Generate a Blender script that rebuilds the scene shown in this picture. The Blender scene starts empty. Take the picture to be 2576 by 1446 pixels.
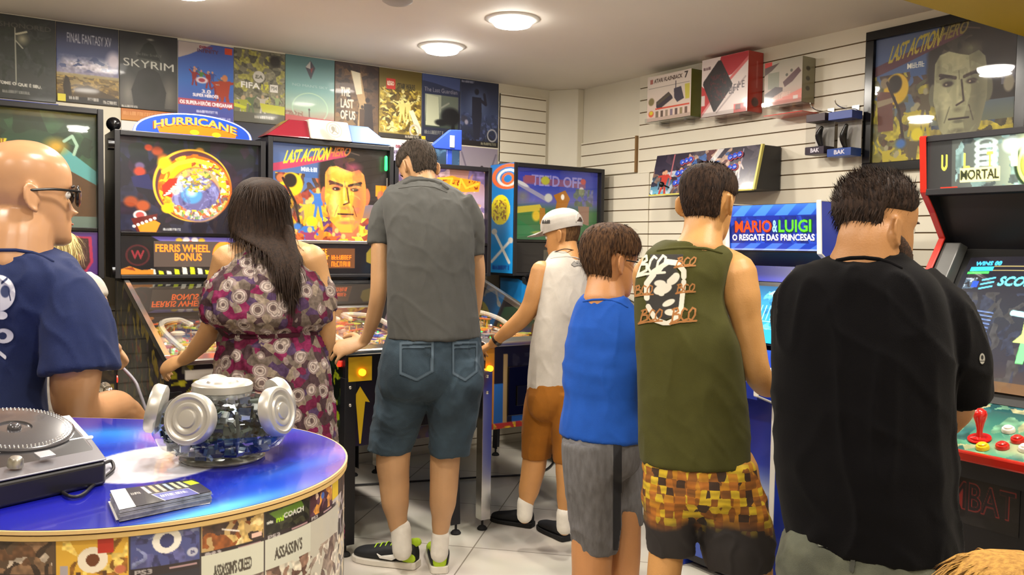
import bpy, bmesh, math, random
import numpy as np
from mathutils import Vector, Matrix, noise
from mathutils.bvhtree import BVHTree
SC = bpy.context.scene
COL = SC.collection
PI = math.pi
# ------------------------------------------------------------------ camera, world, exposure, ceiling area lamps
F, CX, CY, CAMZ = 2161.0, 1288.0, 723.0, 1.40
def _n(v): v = np.array(v, float); return v / np.linalg.norm(v)
_Y = _n([-1454, -126, 2161]); _X = _n([3218, -51, 2161]); _X = _n(_X - _Y * (_X @ _Y)); _Z = np.cross(_X, _Y)
if _Z[1] > 0: _Z = -_Z
CM = np.array([_X, _Y, _Z])            # rows: world axes seen from the camera (right, down, forward)
R_, D_, F_ = Vector(CM[:, 0]), Vector(CM[:, 1]), Vector(CM[:, 2])
cam = bpy.data.cameras.new('camera'); camo = bpy.data.objects.new('camera', cam); COL.objects.link(camo)
cam.lens = 36 * F / 2576; cam.sensor_width = 36; cam.clip_start = 0.05; cam.clip_end = 60
m = Matrix.Identity(4)
for i in range(3):
    m[i][0] = R_[i]; m[i][1] = -D_[i]; m[i][2] = -F_[i]
m[2][3] = CAMZ
camo.matrix_world = m
SC.camera = camo
W = bpy.data.worlds.new('world'); SC.world = W; W.use_nodes = True
W.node_tree.nodes['Background'].inputs[0].default_value = (0.95, 0.9, 0.82, 1)
W.node_tree.nodes['Background'].inputs[1].default_value = 0.25
SC.view_settings.view_transform = 'Standard'; SC.view_settings.look = 'None'
SC.view_settings.gamma = 1; SC.view_settings.use_curve_mapping = False
SC.view_settings.exposure = 0.08
CEIL = 2.53
LAMPS = [(2.40, 3.60), (2.41, 4.335), (2.40, 2.72), (0.95, 4.05), (0.93, 3.15), (0.75, 2.2), (2.35, 1.28), (0.7, 0.9), (2.2, 0.55), (-0.7, 2.6), (-0.7, 0.8), (1.2, -0.5)]
LAMP_COL = (1.0, 0.92, 0.81)
for i, (lx, ly) in enumerate(LAMPS):
    la = bpy.data.lights.new('downlight_lamp', 'AREA'); la.shape = 'DISK'; la.size = 0.17; la.energy = 17.5; la.color = LAMP_COL
    lo = bpy.data.objects.new('downlight_lamp', la); COL.objects.link(lo); lo.location = (lx, ly, CEIL - 0.05)
def P(u, v, d):
    """world point at image position (u, v), d metres in front of the camera plane"""
    return R_ * ((u - CX) * d / F) + D_ * ((v - CY) * d / F) + F_ * d + Vector((0, 0, CAMZ))
def on_y(u, v, y):
    r = R_ * (u - CX) + D_ * (v - CY) + F_ * F; return r * (y / r.y) + Vector((0, 0, CAMZ))
def on_x(u, v, x):
    r = R_ * (u - CX) + D_ * (v - CY) + F_ * F; return r * (x / r.x) + Vector((0, 0, CAMZ))
def on_z(u, v, z):
    r = R_ * (u - CX) + D_ * (v - CY) + F_ * F; return r * ((z - CAMZ) / r.z) + Vector((0, 0, CAMZ))
# ------------------------------------------------------------------ colours and materials
def lin(c):
    if isinstance(c, str): c = [int(c[i:i + 2], 16) / 255 for i in (0, 2, 4)]
    return tuple((x / 12.92 if x <= 0.04045 else ((x + 0.055) / 1.055) ** 2.4) for x in c[:3])
MATS = {}
def mat(name, col, rough=0.5, metal=0.0, spec=0.5, noise_amt=0.0, nscale=30, bump=0.0, bscale=80, emit=0, sheen=0, coat=0, stretch=(1, 1, 1), alpha=1, sss=0, col2=None):
    if name in MATS: return MATS[name]
    M = bpy.data.materials.new(name); M.use_nodes = True; nt = M.node_tree; B = nt.nodes['Principled BSDF']
    c = lin(col); B.inputs['Base Color'].default_value = (*c, 1)
    B.inputs['Roughness'].default_value = rough; B.inputs['Metallic'].default_value = metal
    B.inputs['Specular IOR Level'].default_value = spec
    if sheen: B.inputs['Sheen Weight'].default_value = sheen
    if coat: B.inputs['Coat Weight'].default_value = coat; B.inputs['Coat Roughness'].default_value = .08
    if sss:
        B.inputs['Subsurface Weight'].default_value = sss; B.inputs['Subsurface Radius'].default_value = (.02, .008, .004); B.inputs['Subsurface Scale'].default_value = 0.6
    if emit: B.inputs['Emission Color'].default_value = (*c, 1); B.inputs['Emission Strength'].default_value = emit
    L = nt.links.new
    if noise_amt or bump:
        tc = nt.nodes.new('ShaderNodeTexCoord'); mp = nt.nodes.new('ShaderNodeMapping'); mp.inputs['Scale'].default_value = stretch
        L(tc.outputs['Object'], mp.inputs[0])
    if noise_amt:
        nz = nt.nodes.new('ShaderNodeTexNoise'); nz.inputs['Scale'].default_value = nscale; nz.inputs['Detail'].default_value = 5
        L(mp.outputs[0], nz.inputs['Vector'])
        rp = nt.nodes.new('ShaderNodeValToRGB'); L(nz.outputs[0], rp.inputs[0])
        c2 = lin(col2) if col2 else tuple(x * (1 - noise_amt) for x in c)
        rp.color_ramp.elements[0].position = .35; rp.color_ramp.elements[1].position = .65
        rp.color_ramp.elements[0].color = (*c2, 1); rp.color_ramp.elements[1].color = (*c, 1)
        L(rp.outputs[0], B.inputs['Base Color'])
    if bump:
        nb = nt.nodes.new('ShaderNodeTexNoise'); nb.inputs['Scale'].default_value = bscale; nb.inputs['Detail'].default_value = 3
        L(mp.outputs[0], nb.inputs['Vector'])
        bp = nt.nodes.new('ShaderNodeBump'); bp.inputs['Strength'].default_value = bump; bp.inputs['Distance'].default_value = 0.004
        L(nb.outputs[0], bp.inputs['Height']); L(bp.outputs[0], B.inputs['Normal'])
    MATS[name] = M; return M
def art_mat(name, rough=0.5, emit=0, coat=0, bump=0):
    if name in MATS: return MATS[name]
    M = bpy.data.materials.new(name); M.use_nodes = True; nt = M.node_tree; B = nt.nodes['Principled BSDF']
    a = nt.nodes.new('ShaderNodeAttribute'); a.attribute_name = 'Col'
    nt.links.new(a.outputs['Color'], B.inputs['Base Color']); B.inputs['Roughness'].default_value = rough
    if coat: B.inputs['Coat Weight'].default_value = coat; B.inputs['Coat Roughness'].default_value = .05
    if emit: nt.links.new(a.outputs['Color'], B.inputs['Emission Color']); B.inputs['Emission Strength'].default_value = emit
    MATS[name] = M; return M
def glass_mat(name, tint=(1, 1, 1), rough=0.02, refl=1.0):
    """thin clear pane: transparent with a fresnel mirror coat"""
    if name in MATS: return MATS[name]
    M = bpy.data.materials.new(name); M.use_nodes = True; nt = M.node_tree; nt.nodes.remove(nt.nodes['Principled BSDF'])
    T = nt.nodes.new('ShaderNodeBsdfTransparent'); T.inputs[0].default_value = (*tint, 1)
    G = nt.nodes.new('ShaderNodeBsdfGlossy'); G.inputs['Roughness'].default_value = rough
    fr = nt.nodes.new('ShaderNodeFresnel'); fr.inputs[0].default_value = 1.5
    ml = nt.nodes.new('ShaderNodeMath'); ml.operation = 'MULTIPLY'; ml.inputs[1].default_value = refl; ml.use_clamp = True
    X = nt.nodes.new('ShaderNodeMixShader'); L = nt.links.new
    gm = nt.nodes.new('ShaderNodeNewGeometry'); sb = nt.nodes.new('ShaderNodeMath'); sb.operation = 'SUBTRACT'; sb.inputs[0].default_value = 1; m2 = nt.nodes.new('ShaderNodeMath'); m2.operation = 'MULTIPLY'
    L(gm.outputs['Backfacing'], sb.inputs[1]); L(sb.outputs[0], m2.inputs[0]); L(fr.outputs[0], m2.inputs[1]); L(m2.outputs[0], ml.inputs[0]); L(ml.outputs[0], X.inputs[0]); L(T.outputs[0], X.inputs[1]); L(G.outputs[0], X.inputs[2])
    L(X.outputs[0], nt.nodes['Material Output'].inputs[0]); MATS[name] = M; return M
BLACK = mat('black_laminate', '16151a', .45)
BLACKG = mat('black_gloss', '0c0b0e', .2)
CHROME = mat('chrome', 'd8d6d2', .18, 1)
STEEL = mat('brushed_steel', 'b9b6b0', .32, 1)
WHITE = mat('white_plastic', 'e9e6df', .4)
RUBBER = mat('black_rubber', '121212', .8)
# ------------------------------------------------------------------ objects
ORG = {}
def tag(o, label=None, cat=None, group=None, kind=None):
    if label: o['label'] = label
    if cat: o['category'] = cat
    if group: o['group'] = group
    if kind: o['kind'] = kind
    return o
def thing(name, label, cat, loc, group=None):
    o = bpy.data.objects.new(name, None); COL.objects.link(o); o.location = loc; o.empty_display_size = .1
    ORG[o] = Vector(loc); return tag(o, label, cat, group)
def link(name, me, parent=None, loc=None):
    """mesh data is in world coordinates; shift it to its parent's or its own origin"""
    o = bpy.data.objects.new(name, me); COL.objects.link(o)
    if parent is not None:
        org = ORG[parent]; o.parent = parent; ORG[o] = org
        me.transform(Matrix.Translation(-org))
    else:
        if loc is None:
            n = len(me.vertices); a = np.empty(n * 3, np.float32); me.vertices.foreach_get('co', a); a = a.reshape(-1, 3)
            loc = Vector(((a[:, 0].min() + a[:, 0].max()) / 2, (a[:, 1].min() + a[:, 1].max()) / 2, a[:, 2].min()))
        org = Vector(loc); o.location = org; ORG[o] = org; me.transform(Matrix.Translation(-org))
    me.update(); return o
def basis(d):
    d = Vector(d).normalized(); a = Vector((0, 0, 1)) if abs(d.z) < .95 else Vector((1, 0, 0))
    x = a.cross(d).normalized(); return x, d.cross(x).normalized(), d
class MB:
    def __init__(s): s.v = []; s.f = []; s.m = []; s.s = []
    def add(s, vs, fs, m=0, sm=False):
        o = len(s.v); s.v += [tuple(v) for v in vs]
        for f in fs: s.f.append(tuple(i + o for i in f)); s.m.append(m); s.s.append(sm)
        return s
    def hexa(s, p, m=0):
        """8 corners: bottom ring 0-3, top ring 4-7"""
        return s.add(p, [(0, 3, 2, 1), (4, 5, 6, 7), (0, 1, 5, 4), (1, 2, 6, 5), (2, 3, 7, 6), (3, 0, 4, 7)], m)
    def box(s, x0, y0, z0, x1, y1, z1, m=0):
        return s.hexa([(x0, y0, z0), (x1, y0, z0), (x1, y1, z0), (x0, y1, z0), (x0, y0, z1), (x1, y0, z1), (x1, y1, z1), (x0, y1, z1)], m)
    def obox(s, c, ax, ay, az, m=0):
        c, ax, ay, az = map(Vector, (c, ax, ay, az))
        return s.hexa([c + ax * i + ay * j + az * k for i, j, k in ((-1, -1, -1), (1, -1, -1), (1, 1, -1), (-1, 1, -1), (-1, -1, 1), (1, -1, 1), (1, 1, 1), (-1, 1, 1))], m)
    def prism(s, poly, ext, m=0):
        """polygon of 3D points swept along ext"""
        n = len(poly); e = Vector(ext); p = [Vector(q) for q in poly]
        return s.add(p + [q + e for q in p], [tuple(range(n))[::-1], tuple(range(n, 2 * n))] + [(i, (i + 1) % n, n + (i + 1) % n, n + i) for i in range(n)], m)
    def rings(s, rs, m=0, sm=True, closed=True, cap=True):
        n = len(rs[0]); vs = [v for r in rs for v in r]; fs = []
        for k in range(len(rs) - 1):
            for i in range(n if closed else n - 1):
                j = (i + 1) % n; fs.append((k * n + i, k * n + j, (k + 1) * n + j, (k + 1) * n + i))
        if cap: fs += [tuple(range(n))[::-1], tuple(range((len(rs) - 1) * n, len(rs) * n))]
        return s.add(vs, fs, m, sm)
    def lathe(s, c, prof, axis=(0, 0, 1), seg=32, m=0, sm=True, cap=True, squash=1):
        x, y, d = basis(axis); c = Vector(c)
        return s.rings([[c + d * h + (x * math.cos(2 * PI * i / seg) + y * math.sin(2 * PI * i / seg) * squash) * max(r, 1e-4) for i in range(seg)] for r, h in prof], m, sm, True, cap)
    def cyl(s, p0, p1, r0, r1=None, seg=16, m=0, sm=True):
        p0, p1 = Vector(p0), Vector(p1); return s.lathe(p0, [(r0, 0), (r1 if r1 is not None else r0, (p1 - p0).length)], p1 - p0, seg, m, sm)
    def tube(s, pts, rs, seg=12, m=0, sub=4, squash=None, up=None, round_=True, sm=True):
        """smooth tapered tube through points with rounded ends"""
        pts = [Vector(p) for p in pts]
        if not hasattr(rs, '__len__'): rs = [rs] * len(pts)
        C, Rr = [], []
        n = len(pts)
        for k in range(n - 1):
            p0 = pts[max(k - 1, 0)]; p1 = pts[k]; p2 = pts[k + 1]; p3 = pts[min(k + 2, n - 1)]
            for j in range(sub):
                t = j / sub
                C.append(.5 * ((2 * p1) + (p2 - p0) * t + (2 * p0 - 5 * p1 + 4 * p2 - p3) * t * t + (3 * p1 - p0 - 3 * p2 + p3) * t ** 3))
                tt = t * t * (3 - 2 * t); Rr.append(rs[k] * (1 - tt) + rs[k + 1] * tt)
        C.append(pts[-1]); Rr.append(rs[-1])
        T = [(C[min(i + 1, len(C) - 1)] - C[max(i - 1, 0)]).normalized() for i in range(len(C))]
        x, y, d = basis(T[0])
        if up is not None:
            u = Vector(up); x = (u - d * u.dot(d)).normalized(); y = d.cross(x)
        out = []
        if round_:
            for a in (82, 55, 28):
                ca, sa = math.cos(math.radians(a)), math.sin(math.radians(a))
                out.append((C[0] - T[0] * Rr[0] * sa, T[0], Rr[0] * ca))
        for c, t, r in zip(C, T, Rr): out.append((c, t, r))
        if round_:
            for a in (28, 55, 82):
                ca, sa = math.cos(math.radians(a)), math.sin(math.radians(a))
                out.append((C[-1] + T[-1] * Rr[-1] * sa, T[-1], Rr[-1] * ca))
        rr = []
        for c, t, r in out:
            x = (x - t * x.dot(t)).normalized(); y = t.cross(x); q = squash or 1
            rr.append([c + x * math.cos(2 * PI * i / seg) * r * q + y * math.sin(2 * PI * i / seg) * r for i in range(seg)])
        return s.rings(rr, m, sm)
    def ball(s, c, r, seg=16, m=0, ax=None):
        c = Vector(c); r = (r, r, r) if not hasattr(r, '__len__') else r
        x, y, z = ax if ax else (Vector((1, 0, 0)), Vector((0, 1, 0)), Vector((0, 0, 1)))
        rr = []
        nn = max(seg // 2, 5)
        for k in range(1, nn):
            a = PI * k / nn - PI / 2
            rr.append([c + x * (math.cos(a) * math.cos(2 * PI * i / seg) * r[0]) + y * (math.cos(a) * math.sin(2 * PI * i / seg) * r[1]) + z * math.sin(a) * r[2] for i in range(seg)])
        return s.rings(rr, m, True)
    def mesh(s, name, mats):
        me = bpy.data.meshes.new(name); me.from_pydata(s.v, [], s.f)
        for mt in (mats if isinstance(mats, (list, tuple)) else [mats]): me.materials.append(mt)
        me.polygons.foreach_set('material_index', s.m); me.polygons.foreach_set('use_smooth', s.s)
        bm = bmesh.new(); bm.from_mesh(me); bmesh.ops.recalc_face_normals(bm, faces=bm.faces)
        for e in bm.edges:
            if len(e.link_faces) == 2 and e.calc_face_angle(0) > .75: e.smooth = False
        bm.to_mesh(me); bm.free(); return me
    def build(s, name, mats, parent=None, loc=None, bevel=0, seg=2):
        o = link(name, s.mesh(name, mats), parent, loc)
        if bevel:
            b = o.modifiers.new('bevel', 'BEVEL'); b.width = bevel; b.segments = seg; b.limit_method = 'ANGLE'; b.angle_limit = .7; b.harden_normals = False
        return o
# ------------------------------------------------------------------ painter: colours are computed on a grid and stored on the mesh
_txt = {}
def glyphs(st, bold):
    k = (st, bold)
    if k in _txt: return _txt[k]
    Vs, Ts, n0 = [], [], 0
    for off in ((0.0, 0.01, 0.02) if bold else (0.0,)):      # heavier strokes laid over the plain ones
        cu = bpy.data.curves.new('t', 'FONT'); cu.body = st; cu.offset = off; cu.resolution_u = 3; cu.fill_mode = 'FRONT'
        o = bpy.data.objects.new('t', cu); COL.objects.link(o); dg = bpy.context.evaluated_depsgraph_get()
        me = o.evaluated_get(dg).to_mesh(); me.calc_loop_triangles()
        V = np.array([v.co[:2] for v in me.vertices]); T = np.array([t.vertices[:] for t in me.loop_triangles]); Vs.append(V); Ts.append(T + n0); n0 += len(V)
        o.evaluated_get(dg).to_mesh_clear(); bpy.data.objects.remove(o); bpy.data.curves.remove(cu)
    V, T = np.vstack(Vs), np.vstack(Ts)
    mn, mx = V.min(0), V.max(0); V = (V - mn) / np.maximum(mx - mn, 1e-6); V[:, 1] = 1 - V[:, 1]
    _txt[k] = (V, T); return V, T
class Art:
    def __init__(s, w, h, bg='808080', asp=None):
        s.w, s.h = w, h; s.a = np.zeros((h, w, 3)) + np.array(s.c(bg)); s.al = np.ones((h, w))
        X, Y = np.meshgrid(np.linspace(0, 1, w), np.linspace(0, 1, h)); s.X, s.Y = X, Y; s.k = h / w
    def c(s, c): return [int(c[i:i + 2], 16) / 255 for i in (0, 2, 4)] if isinstance(c, str) else list(c)
    def mix(s, m, col, a=1):
        m = np.clip(m * a, 0, 1)[..., None]; s.a = s.a * (1 - m) + np.array(s.c(col)) * m
        if s.clear: s.al = np.maximum(s.al, m[..., 0])
        return s
    clear = False
    def transparent(s): s.clear = True; s.al[:] = 0; return s
    def g(s, stops, hor=False, box=(0, 0, 1, 1)):
        T = s.X if hor else s.Y; a, b = (box[0], box[2]) if hor else (box[1], box[3]); T = (T - a) / (b - a)
        ps = [p for p, _ in stops]; cs = np.array([s.c(c) for _, c in stops])
        col = np.stack([np.interp(T, ps, cs[:, i]) for i in range(3)], -1)
        m = ((s.X >= box[0]) & (s.X <= box[2]) & (s.Y >= box[1]) & (s.Y <= box[3]))[..., None]; s.a = np.where(m, col, s.a); return s
    def e(s, cx, cy, rx, ry, col, soft=.15, rot=0, a=1):
        c, sn = math.cos(rot), math.sin(rot); dx = s.X - cx; dy = (s.Y - cy) * s.k; ry *= s.k
        u = dx * c + dy * sn; v = -dx * sn + dy * c; d = np.sqrt((u / rx) ** 2 + (v / ry) ** 2)
        return s.mix((1 - d) / max(soft, .01) , col, a)
    def ring(s, cx, cy, rx, ry, th, col, a=1):
        d = np.sqrt(((s.X - cx) / rx) ** 2 + ((s.Y - cy) / ry) ** 2); return s.mix((th - np.abs(d - 1)) / (th * .4), col, a)
    def r(s, x0, y0, x1, y1, col, a=1):
        return s.mix(((s.X >= x0) & (s.X <= x1) & (s.Y >= y0) & (s.Y <= y1)).astype(float), col, a)
    def p(s, pts, col, a=1):
        acc = np.zeros_like(s.X); ex, ey = .25 / s.w, .25 / s.h; n = len(pts)
        for ox, oy in ((-ex, -ey), (ex, -ey), (-ex, ey), (ex, ey)):
            X, Y = s.X + ox, s.Y + oy; ins = np.zeros(X.shape, bool)
            for i in range(n):
                x0, y0 = pts[i]; x1, y1 = pts[(i + 1) % n]
                if y0 == y1: continue
                cd = ((y0 > Y) != (y1 > Y)) & (X < (x1 - x0) * (Y - y0) / (y1 - y0) + x0); ins ^= cd
            acc += ins
        return s.mix(acc / 4, col, a)
    def l(s, pts, wd, col, a=1):
        d = np.full(s.X.shape, 9.)
        for (x0, y0), (x1, y1) in zip(pts[:-1], pts[1:]):
            dx, dy = x1 - x0, (y1 - y0) * s.k; L2 = dx * dx + dy * dy + 1e-12
            t = np.clip(((s.X - x0) * dx + (s.Y - y0) * s.k * dy) / L2, 0, 1); d = np.minimum(d, np.hypot(s.X - x0 - t * dx, (s.Y - y0) * s.k - t * dy))
        return s.mix((wd / 2 - d) / (.8 / s.w) + .5, col, a)
    def nz(s, seed, sc, asp=1):
        rs = np.random.RandomState(seed); n = 24; G = rs.rand(n, n)
        x = s.X * sc; y = s.Y * sc * s.k * asp; xi = np.floor(x).astype(int); yi = np.floor(y).astype(int); fx = x - xi; fy = y - yi
        fx = fx * fx * (3 - 2 * fx); fy = fy * fy * (3 - 2 * fy); g = lambda i, j: G[j % n, i % n]
        return (g(xi, yi) * (1 - fx) + g(xi + 1, yi) * fx) * (1 - fy) + (g(xi, yi + 1) * (1 - fx) + g(xi + 1, yi + 1) * fx) * fy
    def n(s, box, seed, sc, cols, a=1, asp=1, soft=0, mk=None):
        """busy patchwork of small brush-like patches in the given colours (None leaves what is below)"""
        rs = np.random.RandomState(seed); sc *= 1.45; x = s.X * sc * 1.6 + s.nz(seed, sc * 1.3) * 1.6; y = s.Y * sc * 1.6 * s.k * asp + s.nz(seed + 5, sc * 1.1) * 1.6
        n = 32; JX, JY, ID = rs.rand(n, n), rs.rand(n, n), rs.randint(0, len(cols), (n, n)); xi, yi = np.floor(x).astype(int), np.floor(y).astype(int); best = np.full(x.shape, 9.); idx = np.zeros(x.shape, int)
        st = .6 + .8 * rs.rand()
        for dx in (-1, 0, 1):
            for dy in (-1, 0, 1):
                gx, gy = (xi + dx) % n, (yi + dy) % n; ddx = xi + dx + JX[gx, gy] - x; ddy = yi + dy + JY[gx, gy] - y; d = ddx * ddx * st + ddy * ddy / st + .5 * ddx * ddy * (JX[gy, gx] - .5)
                m = d < best; best = np.where(m, d, best); idx = np.where(m, ID[gx, gy], idx)
        m = np.ones_like(x)
        for e0, e1, T in ((box[0], box[2], s.X), (box[1], box[3], s.Y)):
            w = max(soft, 1e-4); m = m * np.clip((T - e0) / w + (0 if soft else 1), 0, 1) * np.clip((e1 - T) / w + (0 if soft else 1), 0, 1)
        if mk: d_ = np.sqrt(((s.X - mk[0]) / mk[2]) ** 2 + ((s.Y - mk[1]) / mk[3]) ** 2); m = m * ((d_ > mk[4]) & (d_ < 1))
        sh = .78 + .44 * s.nz(seed + 11, sc * 4)
        for i, c in enumerate(cols):
            if c is None: continue
            mm = np.clip((idx == i) * m * a, 0, 1)[..., None]; s.a = s.a * (1 - mm) + np.clip(np.array(s.c(c)) * sh[..., None], 0, 1) * mm
            if s.clear: s.al = np.maximum(s.al, mm[..., 0])
        return s
    def people(s, seed, n, box, sz, cols, skin='d09060'):
        """small generic figures: head, body, limbs"""
        R = random.Random(seed)
        for i in range(n):
            x = R.uniform(box[0], box[2]); y = R.uniform(box[1], box[3]); z = sz * R.uniform(.7, 1.2); c = R.choice(cols)
            s.p([(x - z * .35, y + z * .2 / s.k), (x + z * .35, y + z * .15 / s.k), (x + z * .22, y + z * 1.1 / s.k), (x - z * .25, y + z * 1.1 / s.k)], c)
            s.l([(x - z * .3, y + z * .3 / s.k), (x - z * .6, y + z * R.uniform(-.1, .8) / s.k)], z * .16, c); s.l([(x + z * .3, y + z * .3 / s.k), (x + z * .6, y + z * R.uniform(-.1, .8) / s.k)], z * .16, c)
            s.l([(x - z * .1, y + z / s.k), (x - z * .25, y + z * 1.8 / s.k)], z * .2, c); s.l([(x + z * .1, y + z / s.k), (x + z * .25, y + z * 1.8 / s.k)], z * .2, c)
            s.e(x, y, z * .2, z * .24 / s.k, skin, .3)
        return s
    def face(s, cx, cy, w, h, skin, shade, hair, dark, light=None):
        """plain generic man's face"""
        s.e(cx, cy - h * .17, w * .62, h * .46, hair, .12); s.r(cx - w * .28, cy + h * .3, cx + w * .3, cy + h * .62, shade)
        s.e(cx + w * .47, cy + h * .05, w * .09, h * .12, shade, .2); s.e(cx - w * .47, cy + h * .05, w * .07, h * .11, shade, .2)
        P_ = [(-.44, -.3), (-.3, -.42), (.28, -.42), (.45, -.28), (.46, .12), (.36, .36), (.16, .5), (-.1, .5), (-.32, .36), (-.45, .1)]
        s.p([(cx + a * w, cy + b * h) for a, b in P_], skin)
        s.p([(cx + a * w, cy + b * h) for a, b in [(.1, -.42), (.28, -.42), (.45, -.28), (.46, .12), (.36, .36), (.16, .5), (.08, .3), (.2, .05)]], shade, .55)
        if light: s.e(cx - w * .22, cy + h * .1, w * .13, h * .24, light, .9, a=.85); s.e(cx - w * .04, cy - h * .26, w * .27, h * .1, light, .9, a=.6)
        s.e(cx + w * .3, cy + h * .12, w * .14, h * .3, shade, .9, a=.9).e(cx + w * .3, cy - h * .3, w * .16, h * .12, shade, .8, a=.8).e(cx - w * .34, cy + h * .25, w * .1, h * .16, shade, .9, a=.7).e(cx - w * .38, cy - h * .2, w * .07, h * .2, shade, .9, a=.7)
        s.e(cx + w * .02, cy + h * .43, w * .2, h * .07, skin, .6).e(cx, cy + h * .38, w * .2, h * .03, shade, .8).e(cx, cy + h * .2, w * .14, h * .03, shade, .8, a=.8).e(cx - w * .03, cy + h * .02, w * .035, h * .13, light or skin, .9).e(cx + w * .01, cy + h * .13, w * .06, h * .03, light or skin, .8)
        s.l([(cx - w * .16, cy + h * .17), (cx - w * .24, cy + h * .3)], w * .02, shade).l([(cx + w * .17, cy + h * .17), (cx + w * .25, cy + h * .3)], w * .02, dark, .5).l([(cx - w * .02, cy - h * .13), (cx - w * .01, cy - h * .06)], w * .02, shade)
        for sx in (-1, 1):
            s.l([(cx + sx * w * .08, cy - h * .075), (cx + sx * w * .34, cy - h * .115)], w * .06, dark); s.e(cx + sx * w * .2, cy - h * .045, w * .15, h * .05, shade, .7); s.e(cx + sx * w * .2, cy - h * .03, w * .11, h * .028, dark, .4); s.e(cx + sx * w * .2 - w * .03, cy - h * .028, w * .025, h * .01, 'c8b8a0', .5); s.l([(cx + sx * w * .07, cy - h * .07), (cx + sx * w * .2, cy - h * .1), (cx + sx * w * .34, cy - h * .085)], w * .035, dark)
        s.l([(cx + w * .03, cy - h * .05), (cx + w * .08, cy + h * .13), (cx - w * .04, cy + h * .16)], w * .035, dark, .6)
        s.l([(cx - w * .16, cy + h * .275), (cx + w * .17, cy + h * .275)], w * .035, dark, .9); s.e(cx, cy + h * .3, w * .12, h * .02, shade, .5)
        s.p([(cx + a * w, cy + b * h) for a, b in [(-.46, -.06), (-.44, -.22), (-.36, -.29), (-.2, -.31), (0, -.27), (.14, -.25), (.3, -.28), (.41, -.22), (.47, -.04), (.55, -.15), (.6, -.4), (.4, -.56), (.1, -.62), (-.25, -.6), (-.5, -.46), (-.54, -.2)]], hair)
        s.l([(cx - w * .3, cy - h * .44), (cx, cy - h * .5), (cx + w * .3, cy - h * .46)], w * .03, '5a4a40', .6)
        return s
    def t(s, st, x0, y0, x1, y1, col, shear=0, bold=True, slope=0, arc=0, a=1):
        """lettering stretched into the box; slope drops the right end, arc raises the middle"""
        V, T = glyphs(st, bold); x = x0 + V[:, 0] * (x1 - x0) + shear * (1 - V[:, 1]) * (y1 - y0)
        y = y0 + V[:, 1] * (y1 - y0) + slope * V[:, 0] - arc * (1 - (2 * V[:, 0] - 1) ** 2)
        px = x * (s.w - 1); py = y * (s.h - 1); M = np.zeros((s.h, s.w)); SS = 3
        for t in T:
            ax, bx, cx_ = px[t]; ay, by, cy_ = py[t]
            u0, u1 = int(max(math.floor(min(ax, bx, cx_) - .5), 0)), int(min(math.ceil(max(ax, bx, cx_) + .5), s.w - 1))
            v0, v1 = int(max(math.floor(min(ay, by, cy_) - .5), 0)), int(min(math.ceil(max(ay, by, cy_) + .5), s.h - 1))
            if u1 < u0 or v1 < v0: continue
            gu = np.arange(u0 * SS, (u1 + 1) * SS) / SS - .5 + .5 / SS; gv = np.arange(v0 * SS, (v1 + 1) * SS) / SS - .5 + .5 / SS
            U, Vv = np.meshgrid(gu, gv); d = (bx - ax) * (cy_ - ay) - (cx_ - ax) * (by - ay)
            if abs(d) < 1e-9: continue
            w1 = ((U - ax) * (cy_ - ay) - (cx_ - ax) * (Vv - ay)) / d; w2 = ((bx - ax) * (Vv - ay) - (U - ax) * (by - ay)) / d
            I = ((w1 >= 0) & (w2 >= 0) & (w1 + w2 <= 1)).astype(float)
            M[v0:v1 + 1, u0:u1 + 1] += I.reshape(v1 - v0 + 1, SS, u1 - u0 + 1, SS).mean((1, 3))
        return s.mix(np.clip(M, 0, 1), col, a)
    def dash(s, x0, y0, x1, y1, col, n=3, seed=1, slope=0, a=1):
        """writing too blurred to read: short uneven bars the size of words"""
        R = random.Random(seed); x = x0; W_ = x1 - x0
        while x < x1 - .02 * W_:
            w = W_ / n * R.uniform(.5, 1.1) * .8; xe = min(x + w, x1); yy = slope * (x - x0) / W_; k = x
            while k < xe - 1e-4:
                q = (y1 - y0) * .6 * s.k; t_ = max(q * .3, 1.1 / s.w); aa = a * R.uniform(.7, 1); kr = min(k + q * .7, xe); s.l([(k, y0 + yy), (k, y1 + yy)], t_, col, aa)
                if R.random() < .7: s.l([(k, y0 + yy), (kr, y0 + yy)], t_, col, aa)
                if R.random() < .5: s.l([(k, (y0 + y1) / 2 + yy), (kr, (y0 + y1) / 2 + yy)], t_, col, aa)
                if R.random() < .6: s.l([(k, y1 + yy), (kr, y1 + yy)], t_, col, aa)
                if R.random() < .5: s.l([(kr, y0 + yy), (kr, y1 + yy)], t_, col, aa)
                k += max(q * 1.25, 2.4 / s.w)
            x = xe + W_ * .04
        return s
    def grain(s, amt, seed=1):
        s.a = np.clip(s.a * (1 + (s.nz(seed, 11) - .5)[..., None] * amt), 0, 1); return s
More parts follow.
